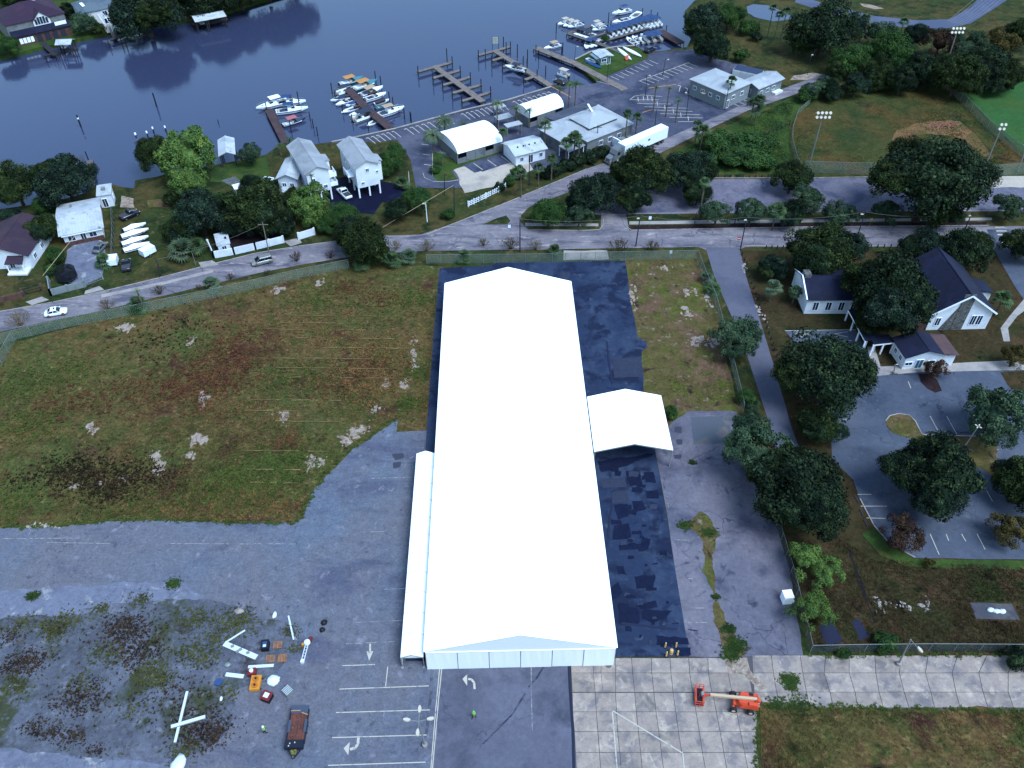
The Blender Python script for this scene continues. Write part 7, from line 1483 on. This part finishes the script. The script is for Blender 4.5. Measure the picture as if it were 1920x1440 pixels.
walk = sheet('pavement', [(985,418),(1122,419),(1122,424),(985,424)], .03, CONCP); sheet('pavement', [(1180,415),(1500,411),(1860,408),(1860,413),(1500,417),(1180,421)], .03, CONCP); sheet('pavement', [(190,552),(310,527),(400,505),(400,510),(310,533),(190,558)], .03, CONCP, amp=.1)
sheet('driveway_apron', [(48,566),(78,556),(92,562),(60,572)], .032, CONCP); sheet('driveway_apron', [(160,545),(186,536),(195,543),(158,552)], .032, CONCP); sheet('driveway_apron', [(372,492),(398,488),(410,496),(378,502)], .03, CONCP); sheet('driveway_apron', [(532,452),(560,446),(566,455),(545,462)], .03, CONCP); sheet('driveway_apron', [(1057,470),(1140,469),(1142,486),(1055,488)], .03, CONCP, amp=.3)
sheet('gravel_drive', [(118,520),(125,470),(150,450),(190,450),(200,480),(190,520),(160,535),(130,530)], .012, PALE, amp=.4); sheet('yard_dirt', [(230,365),(252,372),(252,390),(228,388)], .012, SAND, amp=.5); sheet('yard_dirt', [(275,375),(330,372),(330,390),(280,388)], .012, WEED2, amp=.5)
sheet('back_lawn', [(395,315),(450,304),(500,292),(505,330),(440,345),(395,340)], .012, LAWN, amp=.3); sheet('wall_yard', [(405,480),(530,452),(520,415),(400,440)], .012, MULCH, amp=.4); sheet('patio', [(414,338),(440,330),(452,340),(430,348)], .02, W_STONE, amp=.2)
sheet('verge_mulch', [(1180,423),(1500,419),(1850,416),(1850,422),(1500,425),(1180,430)], .016, MULCH, amp=.15)
# marina markings
def ticks(a, b, n, d, w=.2, parent=mar, z=.03, m=PAINT, L=True):
    for k in range(n):
        u, v = a[0]+(b[0]-a[0])*k/(n-1), a[1]+(b[1]-a[1])*k/(n-1)
        stripe([(u,v),(u+d[0],v+d[1])], w, z, m, parent)
        if L: stripe([(u-(b[0]-a[0])/n*.45, v-(b[1]-a[1])/n*.45+.4),(u,v)], w*1.6, z+.006, m, parent, 'wheel_stop_line')
ticks((690,258),(738,246),6,(14,11)); ticks((762,241),(838,221),8,(14,11)); ticks((868,213),(940,195),9,(14,11)); ticks((965,190),(1030,172),8,(14,11))
ticks((1145,143),(1218,113),9,(16,7),L=False); ticks((1200,152),(1290,118),11,(18,7),L=False); stripe([(1198,152),(1292,117)], .2, .032, PAINT, mar)
for q in ([(1180,187),(1235,187)],[(1195,194),(1258,195)],[(1208,200),(1290,203)],[(1222,206),(1298,209)],[(1238,213),(1312,215)],[(1255,220),(1318,221)],[(1271,228),(1310,228)],[(1182,186),(1190,180),(1204,178),(1242,181)]): stripe(q, .2, .03, PAINT, mar)
for u, v in ((1206,180),(1214,180),(1222,181),(1196,182),(1232,190),(1246,197),(1262,204),(1276,211),(1290,218)): stripe([(u,v),(u+1,v+8)], .18, .034, PAINT, mar)
ticks((1276,161),(1356,191),7,(-3,11)); ticks((1372,193),(1404,176),5,(14,6),L=False)
for q in ([(1216,165),(1268,158)],[(1204,211),(1220,206)],[(1030,160),(1070,182)]): stripe(q, .4, .034, YELLOWP, mar, 'yellow_line')
hb = sheet('disabled_bays', [(870,311),(955,287),(975,300),(890,324)], .034, MARLOT); ticks((876,310),(956,288),8,(18,12),.2,hb,.042,BLUEP,False); ticks((888,306),(940,293),3,(17,12),.2,hb,.044,PAINT,False)
ticks((790,270),(795,308),3,(14,2),.2,mar,.03,PAINT,False)
for k in range(6): stripe([(1866+k*2.2,426+k*7),(1884+k*3.0,426+k*7)], .45, .04, PAINT, street, 'crosswalk_bar')
lines([[(1565,434),(1648,434)],[(1565,434),(1562,438)]], .1, FADED, street, z=.035)
trk = bpy.data.objects['running_track']
for k in range(7): stripe([(1832+k*8.5,-6),(1798+k*8.5,22),(1776+k*8.5-4*k,40+k*1.2)], .10, .03, FADED, trk, 'lane_line')
# road signs
def sign(label, base, h, kind):
    A = P(*base); t = thing('road_sign', label, 'sign', A); MB().tube((0,0,0),(0,0,h),.035,.035,6).build('post', STEEL, t)
    if kind == 'red':
        b = MB().tube((0,-.06,h),(0,-.03,h),.42,.42,8).build('plate', M('sign_red', C(214,60,80), rough=.5), t); MB().bx(-.28,.28,-.075,-.062,h-.07,h+.07).build('white_bar', TRIM, b)
    elif kind == 'yellow': MB().box((0,-.05,h),(.6,.03,.6),ry=R(45)).build('plate', M('sign_yellow', C(214,180,90), rough=.5), t)
    else: MB().bx(-.3,.3,-.06,-.03,h-.4,h+.4).build('plate', TRIM, t)
sign('red road sign with white bar at the lane mouth', (1382,464), 2.4, 'red'); sign('yellow diamond sign on the church street verge', (1630,424), 1.8, 'yellow'); sign('white sign on the verge by the lot entrance', (1217,424), 2.2, 'white'); sign('white sign on the fence of the right field', (1256,484), 1.6, 'white'); sign('white plate at the tip of the junction grass', (955,430), .8, 'white')
# letter box, hydrant-like things
def crate(label, u, v, size, m, name, cat, rz=0, lid=None):
    A = P(u, v); t = thing(name, label, cat, (A.x, A.y, .05), rz); x, y, z = size
    MB().bx(-x/2,x/2,-y/2,y/2,0,z).build('body', m, t)
    MB().bx(-x/2-.03,x/2+.03,-y/2-.03,y/2+.03,z,z+.08).build('lid', lid or m, t); return t
# white cabinet by the fence
o = crate('white equipment cabinet beside the fence', 1473,1126,(1.3,1.3,1.6),TRIM,'cabinet','cabinet',.1); MB().bx(-.5,.5,-.68,-.655,.2,1.4).build('door', PVC2, o); MB().bx(.7,1.0,-.5,-.2,0,.4).build('outlet', PVC2, o)
# trampoline in the gravel yard corner
A = P(128,524); t = thing('trampoline', 'big round dark netted trampoline behind the garden wall', 'trampoline', A)
MB().lathe([(1.95,.75),(2.05,.8),(1.95,.85),(.02,.82)], n=20).build('mat', DKSTEEL, t); mb = MB(); n = 20; mb.loft([[(2.0*math.cos(6.283*k/n), 2.0*math.sin(6.283*k/n), z) for k in range(n)] for z in (.85, 2.6)], cap=False); mb.build('net', mesh_mat('black_net', C(20,26,44), .8), t)
for k in range(8): a = 6.283*k/8; MB().tube((2.05*math.cos(a),2.05*math.sin(a),0),(2.05*math.cos(a),2.05*math.sin(a),2.65),.04,.04,6).build('pole', DKSTEEL, t)
# ================================================================ WORK SITE CLUTTER, PEOPLE
YEL = M('yellow_plastic', C(226,170,70), rough=.5, fine=.06); REDP = M('red_plastic', C(128,44,56), rough=.5, fine=.06); PALLET = M('pallet_wood', C(176,140,120), [(C(150,116,104), 2, .48, .62)], rough=.9, fine=.15)
ALUP = M('pale_aluminium', (.52,.53,.55), rough=.5, fine=.06); BLKP = M('black_plastic', C(22,26,44), rough=.6, fine=.1); TARPW = M('white_tarp', (.58,.59,.61), rough=.7, fine=.08); BLUET = M('blue_cloth', C(50,90,170), rough=.8, fine=.1)
def at(u, v, z=.035): p = P(u, v); return (p.x, p.y, z)
def pallet(label, u, v, rz, n=1, load=None):
    t = thing('pallet', label, 'pallet', at(u, v), rz)
    for k in range(6): MB().bx(-.6,.6,-.5+k*.185,-.5+k*.185+.10,.11,.135).build('slat', PALLET, t)
    for x in (-.55, 0, .55): MB().bx(x-.05,x+.05,-.5,.525,0,.109).build('runner', PALLET, t)
    return t
pallet('empty wooden pallet, upper right of the three', 521,1210,.1); pallet('empty wooden pallet, lower left of the three', 507,1236,.05)
t = pallet('wooden pallet loaded with planks, lower right of the three', 529,1236,.15)
for k in range(5): MB().bx(-.5+k*.2,-.36+k*.2,-.55,.6,.14,.26+.04*(k % 2)).build('plank', PALLET, t)
def beam(label, a, b, w, h, z=.03, m=ALUP, name='beam'):
    A, B = P(*a), P(*b); L = (B-A).length; t = thing(name, label, 'beam', (A.x, A.y, z), yaw_of(A, B))
    MB().bx(0,L,-w/2,w/2,0,h).build('box_profile', m, t)
    for s in (-1, 1): MB().bx(.02,L-.02,s*w*.5-.015,s*w*.5+.015,h*.2,h*.8).build('keder_rail', STEEL, t)
    for x in (-.02, L): MB().bx(x-.02,x+.04,-w*.55,w*.55,.0,h*1.05).build('end_plate', STEEL, t)
beam('long white tent beam lying upright in the crossed pair', (329,1394), (352,1298), .32, .28); beam('shorter white tent beam lying across the other', (323,1366), (387,1347), .42, .28, z=.33)
beam('pale lattice beam lying from the bag pile to the cart', (421,1208), (482,1234), .75, .22); beam('slim white tube above the lattice beam', (425,1205), (460,1183), .22, .2)
beam('white tent bar beside the pallets', (466,1252), (514,1249), .42, .22); beam('thin grey pole pair on the gravel edge', (541,1155), (551,1200), .22, .08); beam('pale bar between the red machine and the wheel', (424,1266), (458,1270), .55, .25)
for i, (u, v) in enumerate([(437,1214),(452,1220),(466,1226),(446,1224)]): crate(['first','second','third','lowest'][i]+' small metal plate lying on the lattice beam', u, v, (.35,.28,.3), STEEL, 'metal_plate', 'plate', .5)
def blob(label, u, v, sx, sy, sz, m, name, cat, seed=0, rz=0):
    r = random.Random(seed); n = 10; rg = []
    for i, f in enumerate((0,.25,.6,.9,1)):
        k = (1,1.05,.85,.5,.12)[i]; rg.append([(sx*k*(1+r.uniform(-.25,.25))*math.cos(6.283*j/n), sy*k*(1+r.uniform(-.25,.25))*math.sin(6.283*j/n), sz*f*(1+r.uniform(-.1,.1))) for j in range(n)])
    t = thing(name, label, cat, at(u, v), rz); MB().loft(rg).build('cloth', m, t, smooth=True)
    MB().tube((0,0,sz*.9),(0.05,.1,sz*1.15),.08,.03,6).build('knot', m, t); return t
blob('white tarp heap cut by the lower left frame edge', 336,1434,.9,1.1,.7,TARPW,'tarp_heap','tarp',1); blob('white cloth heap beside the yellow box', 512,1277,.85,.7,.5,TARPW,'tarp_heap','tarp',2); blob('small white bag at the upper edge of the clutter', 515,1154,.28,.5,.4,TARPW,'bag','bag',3)
blob('black bag on the asphalt, upper of the two', 608,1168,.42,.45,.5,BLKP,'bag','bag',4); blob('black bag with white patch on the asphalt, lower of the two', 604,1182,.38,.35,.4,BLKP,'bag','bag',5); blob('grey tangle of straps beside the lattice beam', 427,1247,.45,.4,.3,STEEL,'strap_heap','straps',6); blob('white cloth scrap left of the red machine', 415,1310,.2,.35,.15,TARPW,'cloth_scrap','cloth',7); blob('brown boulder at the top edge of the gravel yard', 449,1147,.7,.45,.5,ROCK,'boulder','boulder',8); blob('dark rubble heap beside the boulder', 470,1142,.5,.4,.3,GRAVEL,'rubble','rubble',9)
# cart with blue cloth
t = crate('black crate with blue cloth on top above the pallets', 499,1214,(1.0,1.3,.8),BLKP,'crate','crate',.1); MB().bx(-.3,.28,-.5,.35,.885,.93).build('blue_cloth', BLUET, t); MB().bx(-.2,.2,-.45,-.1,.935,.96).build('pale_cloth', ALUP, t)
t = crate('dark red crate with white lid below the cloth heap', 502,1310,(1.25,1.15,.8),BLKP,'crate','crate',-.35,REDP); MB().bx(-.35,.3,-.3,.35,.885,.95).build('white_sack', TARPW, t)
t = crate('grey wire crate right of the dark red crate', 541,1300,(1.0,1.0,.8),STEEL,'crate','crate',-.7)
for k in range(5): MB().bx(-.5+k*.25-.02,-.5+k*.25+.02,-.52,.52,.885,.92).build('wire', ALUP, t)
# yellow container with two drums
A = at(481,1284); t = thing('yellow_machine', 'yellow machine deck with two round drums', 'machine', A, .05)
MB().bx(-.65,.65,-1.0,1.0,.15,.7).build('body', YEL, t)
for y in (-.45, .45): o = MB().lathe([(.38,.7),(.38,.92),(.25,.92),(.25,.8),(.02,.8)], n=14).build('drum', M('orange_drum', C(214,140,60), rough=.5), t, loc=(0,y,0)); MB().lathe([(.12,.8),(.12,1.0),(.02,1.0)], n=8).build('hub', DKSTEEL, o)
for x in (-.6, .6):
    for y in (-.7, .7): wheel(t, x, y, .2, .16)
A = at(474,1264); t = thing('red_machine', 'red compact machine with white tank above the yellow one', 'machine', A, .2); MB().bx(-.55,.55,-.45,.45,.2,.8).build('body', REDP, t); MB().lathe([(.25,.8),(.28,1.1),(.1,1.2)], n=10).build('tank', TARPW, t); MB().bar((-.5,0,.8),(-.8,0,1.3),.06).build('handle', DKSTEEL, t)
for y in (-.45, .45): wheel(t, 0, y, .25, .14)
# wheel reel
A = at(411,1281); t = thing('cable_reel', 'small cable reel with coloured straps', 'reel', A); MB().lathe([(.5,0),(.5,.06),(.2,.06),(.2,.35),(.5,.35),(.5,.41),(.05,.41)], n=16).build('drum', BLUET, t); MB().lathe([(.36,.08),(.42,.2),(.36,.33)], n=14).build('cable', M('orange_cable', C(210,90,60), rough=.6), t)
# hoist with white head
A, B = P(568,1240), P(577,1208); t = thing('hand_hoist', 'pale lifting hoist with white head and red tail', 'hoist', (A.x, A.y, .03), yaw_of(A, B)); L = (B-A).length
for s in (-.18, .18): MB().bar((0,s,.15),(L,s,.35),.09,.12).build('rail', ALUP, t)
for k in range(6): MB().bar((L*(k+.5)/6,-.18,.2+.03*k),(L*(k+.5)/6,.18,.2+.03*k),.06).build('rung', ALUP, t)
blobm = MB().lathe([(.3,.2),(.45,.4),(.4,.7),(.1,.85)], n=10).build('motor_cover', TARPW, t, loc=(L,0,0)); MB().bx(-.35,.1,-.22,.22,0,.4).build('base', TARPW, t); MB().bx(L+.3,L+1.0,-.45,-.05,.02,.35).build('red_bag', REDP, t); MB().bx(L-.4,L-.05,.35,.7,.02,.4).build('yellow_bucket', YEL, t)
# post cones
CONEW = M('cone_cream', C(232,216,160), rough=.5, fine=.03)
for u, v, lb in ((1247,1213,'upper left'),(1267,1213,'upper right'),(1249,1230,'lower left'),(1270,1228,'lower right')):
    t = thing('traffic_post', lb+' yellow traffic post of the square on the black pad', 'traffic cone', at(u, v, .04)); MB().lathe([(.14,.06),(.12,.6),(.10,1.05),(.05,1.08)], n=10).build('post', CONEW, t); MB().lathe([(.28,0),(.28,.06),(.14,.062)], n=10).build('foot', BLKP, t)
t = thing('traffic_barrel', 'stout pale barrel in the middle of the traffic posts', 'barrel', at(1258,1225,.04)); MB().lathe([(.28,0),(.26,.5),(.22,.9),(.08,.95)], n=12).build('body', CONEW, t); MB().lathe([(.285,.3),(.275,.5)], n=12).build('band', M('cone_orange', C(230,140,70), rough=.5), t)
# loose debris on the right grass lot
sheet('concrete_pad', [(1818,1130),(1898,1132),(1912,1162),(1830,1160)], .03, M('old_pad', C(74,82,108), [(C(96,102,122), .4, .5, .62)], rough=.9), amp=.1)
for i, (u, v) in enumerate([(1857,1144),(1868,1147),(1878,1147)]): blob(['left','middle','right'][i]+' white rubble heap on the old concrete pad', u, v, .55, .35, .4, TARPW, 'rubble', 'rubble', 20+i)
rr = random.Random(3)
for q in ([(1640,1120),(1655,1118),(1656,1146),(1644,1148)],[(1724,1124),(1742,1122),(1744,1146),(1730,1146)],[(1664,1130),(1710,1132),(1705,1140),(1668,1138)]): blobs('pale_rubble_patch', q, ROCK, None, rr, .10, 1.6, .12, .5)['kind'] = 'structure'
for q in ([(58,988),(80,980),(120,985),(95,992)],[(1392,490),(1398,505),(1404,512),(1396,508)],[(1420,560),(1436,600),(1432,604),(1418,566)],[(1300,640),(1345,634),(1345,650),(1310,648)],[(1318,545),(1330,560),(1336,590),(1326,575)]): blobs('pale_rubble_patch', q, ROCK, None, rr, .12, 1.2, .15, .6)['kind'] = 'structure'
sheet('ditch_line', [(1590,1030),(1594,1030),(1608,1070),(1622,1110),(1638,1150),(1645,1170),(1638,1168),(1618,1115),(1602,1075)], .03, M('dark_ditch', C(14,12,24), rough=.95), amp=.3, step=.6)
for q in ([(1536,1170),(1560,1160),(1580,1200),(1560,1212),(1545,1200)],[(1596,1165),(1612,1160),(1632,1195),(1612,1202)]): sheet('puddle', q, .025, M('dark_mud', C(36,40,78), rough=.35, spec=.3), amp=.35, step=.6)
# ---- people
VEST = M('hi_vis_vest', C(120,240,110), rough=.6, fine=.05); PANTS = M('dark_trousers', C(40,50,80), rough=.8, fine=.08); SKIN = M('skin', C(170,130,120), rough=.6, fine=.03); HAT = M('white_hard_hat', (.75,.76,.75), rough=.35, fine=0)
def person(label, u, v, rz, pose):
    me = bpy.data.meshes.new('body'); J = []; E = []; Rd = []
    def add(p, r, par=None):
        J.append(p); Rd.append(r); i = len(J)-1
        if par is not None: E.append((par, i))
        return i
    pel = add((0,0,.95),.15); sp = add((0,.02,1.18),.14,pel); ch = add((0,.03,1.38),.17,sp); nk = add((0,.03,1.52),.06,ch); hd = add((0,.05,1.62),.085,nk); ht = add((0,.05,1.74),.08,hd); add((0,.14,1.63),.03,hd)
    for s in (-1, 1):
        st = pose['step']*s
        hp = add((s*.10,0,.90),.10,pel); kn = add((s*.11,.04+st*.5,.50),.065,hp); an = add((s*.12,st-.02,.09),.045,kn); add((s*.13,st+.14,.05),.045,an)
        sh = add((s*.20,.03,1.42),.07,ch); a = pose['arm'][0 if s < 0 else 1]; el = add((s*.27,.03+a*.12,1.15),.05,sh); wr = add((s*.26,.08+a*.30,.95+.12*abs(a)),.035,el); pm = add((s*.26,.11+a*.36,.88+.14*abs(a)),.035,wr)
        for k in range(4):
            b = Vector(J[pm])+Vector(((k-1.5)*.02, .03, -.03)); f1 = add(tuple(b+Vector((0,.015,-.035))),.010,pm); add(tuple(b+Vector((0,.03,-.055-.008*(1.5-abs(k-1.5))))),.008,f1)
        th = add(tuple(Vector(J[pm])+Vector((-s*.035,.03,-.01))),.011,pm); add(tuple(Vector(J[pm])+Vector((-s*.045,.05,-.03))),.009,th)
    me.from_pydata(J, E, []); o = bpy.data.objects.new('body', me); col.objects.link(o)
    md = o.modifiers.new('skin', 'SKIN'); md.use_smooth_shade = True
    for i, sv in enumerate(me.skin_vertices[0].data): sv.radius = (Rd[i], Rd[i]); sv.use_root = (i == 0)
    sub = o.modifiers.new('sub', 'SUBSURF'); sub.levels = 1; sub.render_levels = 1
    dg = bpy.context.evaluated_depsgraph_get(); dg.update(); ev = o.evaluated_get(dg); nm = bpy.data.meshes.new_from_object(ev)
    bpy.data.objects.remove(o); nm.materials.clear(); nm.materials.append(SKIN); nm.materials.append(PANTS); nm.materials.append(VEST)
    for p in nm.polygons: z = p.center.z; x = abs(p.center.x); p.material_index = 1 if z < .98 and x < .22 else (2 if (z < 1.46 and x < .26) else 0)
    t = thing('person', label, 'person', at(u, v, .03), rz); link('body', nm, t)
    n = 12; vb = MB().loft([[(sx*math.cos(6.283*k/n), .03+sy*math.sin(6.283*k/n), z) for k in range(n)] for z, sx, sy in ((.92,.21,.17),(1.15,.215,.175),(1.36,.25,.20),(1.46,.20,.15),(1.50,.09,.08))], cap=False).build('vest', VEST, t)
    MB().loft([[(sx*math.cos(6.283*k/n), .03+sy*math.sin(6.283*k/n), z) for k in range(n)] for z, sx, sy in ((1.12,.225,.185),(1.17,.227,.187))], cap=False).build('stripe', ALUP, vb)
    MB().lathe([(.14,1.69),(.115,1.70),(.11,1.77),(.07,1.83),(.01,1.85)], c=(0,.05,0), n=14).build('hard_hat', HAT if pose['hat'] else VEST, t)
    for s in (-1, 1): MB().lathe([(.012,0),(.012,.02),(.003,.022)], n=6).build('eye', DKSTEEL, t, loc=(s*.032,.125,1.655)); MB().bx(s*.13-.05,s*.13+.05,pose['step']*s-.08,pose['step']*s+.2,0,.07).build('boot', BLKP, t)
    return t
person('worker in bright green hi-vis top walking in front of the tent', 889,1345,R(150),dict(step=.18,arm=(.5,-.3),hat=False)); person('worker in bright green hi-vis top beside the flatbed trailer', 497,1374,R(-60),dict(step=.12,arm=(.7,.4),hat=True))
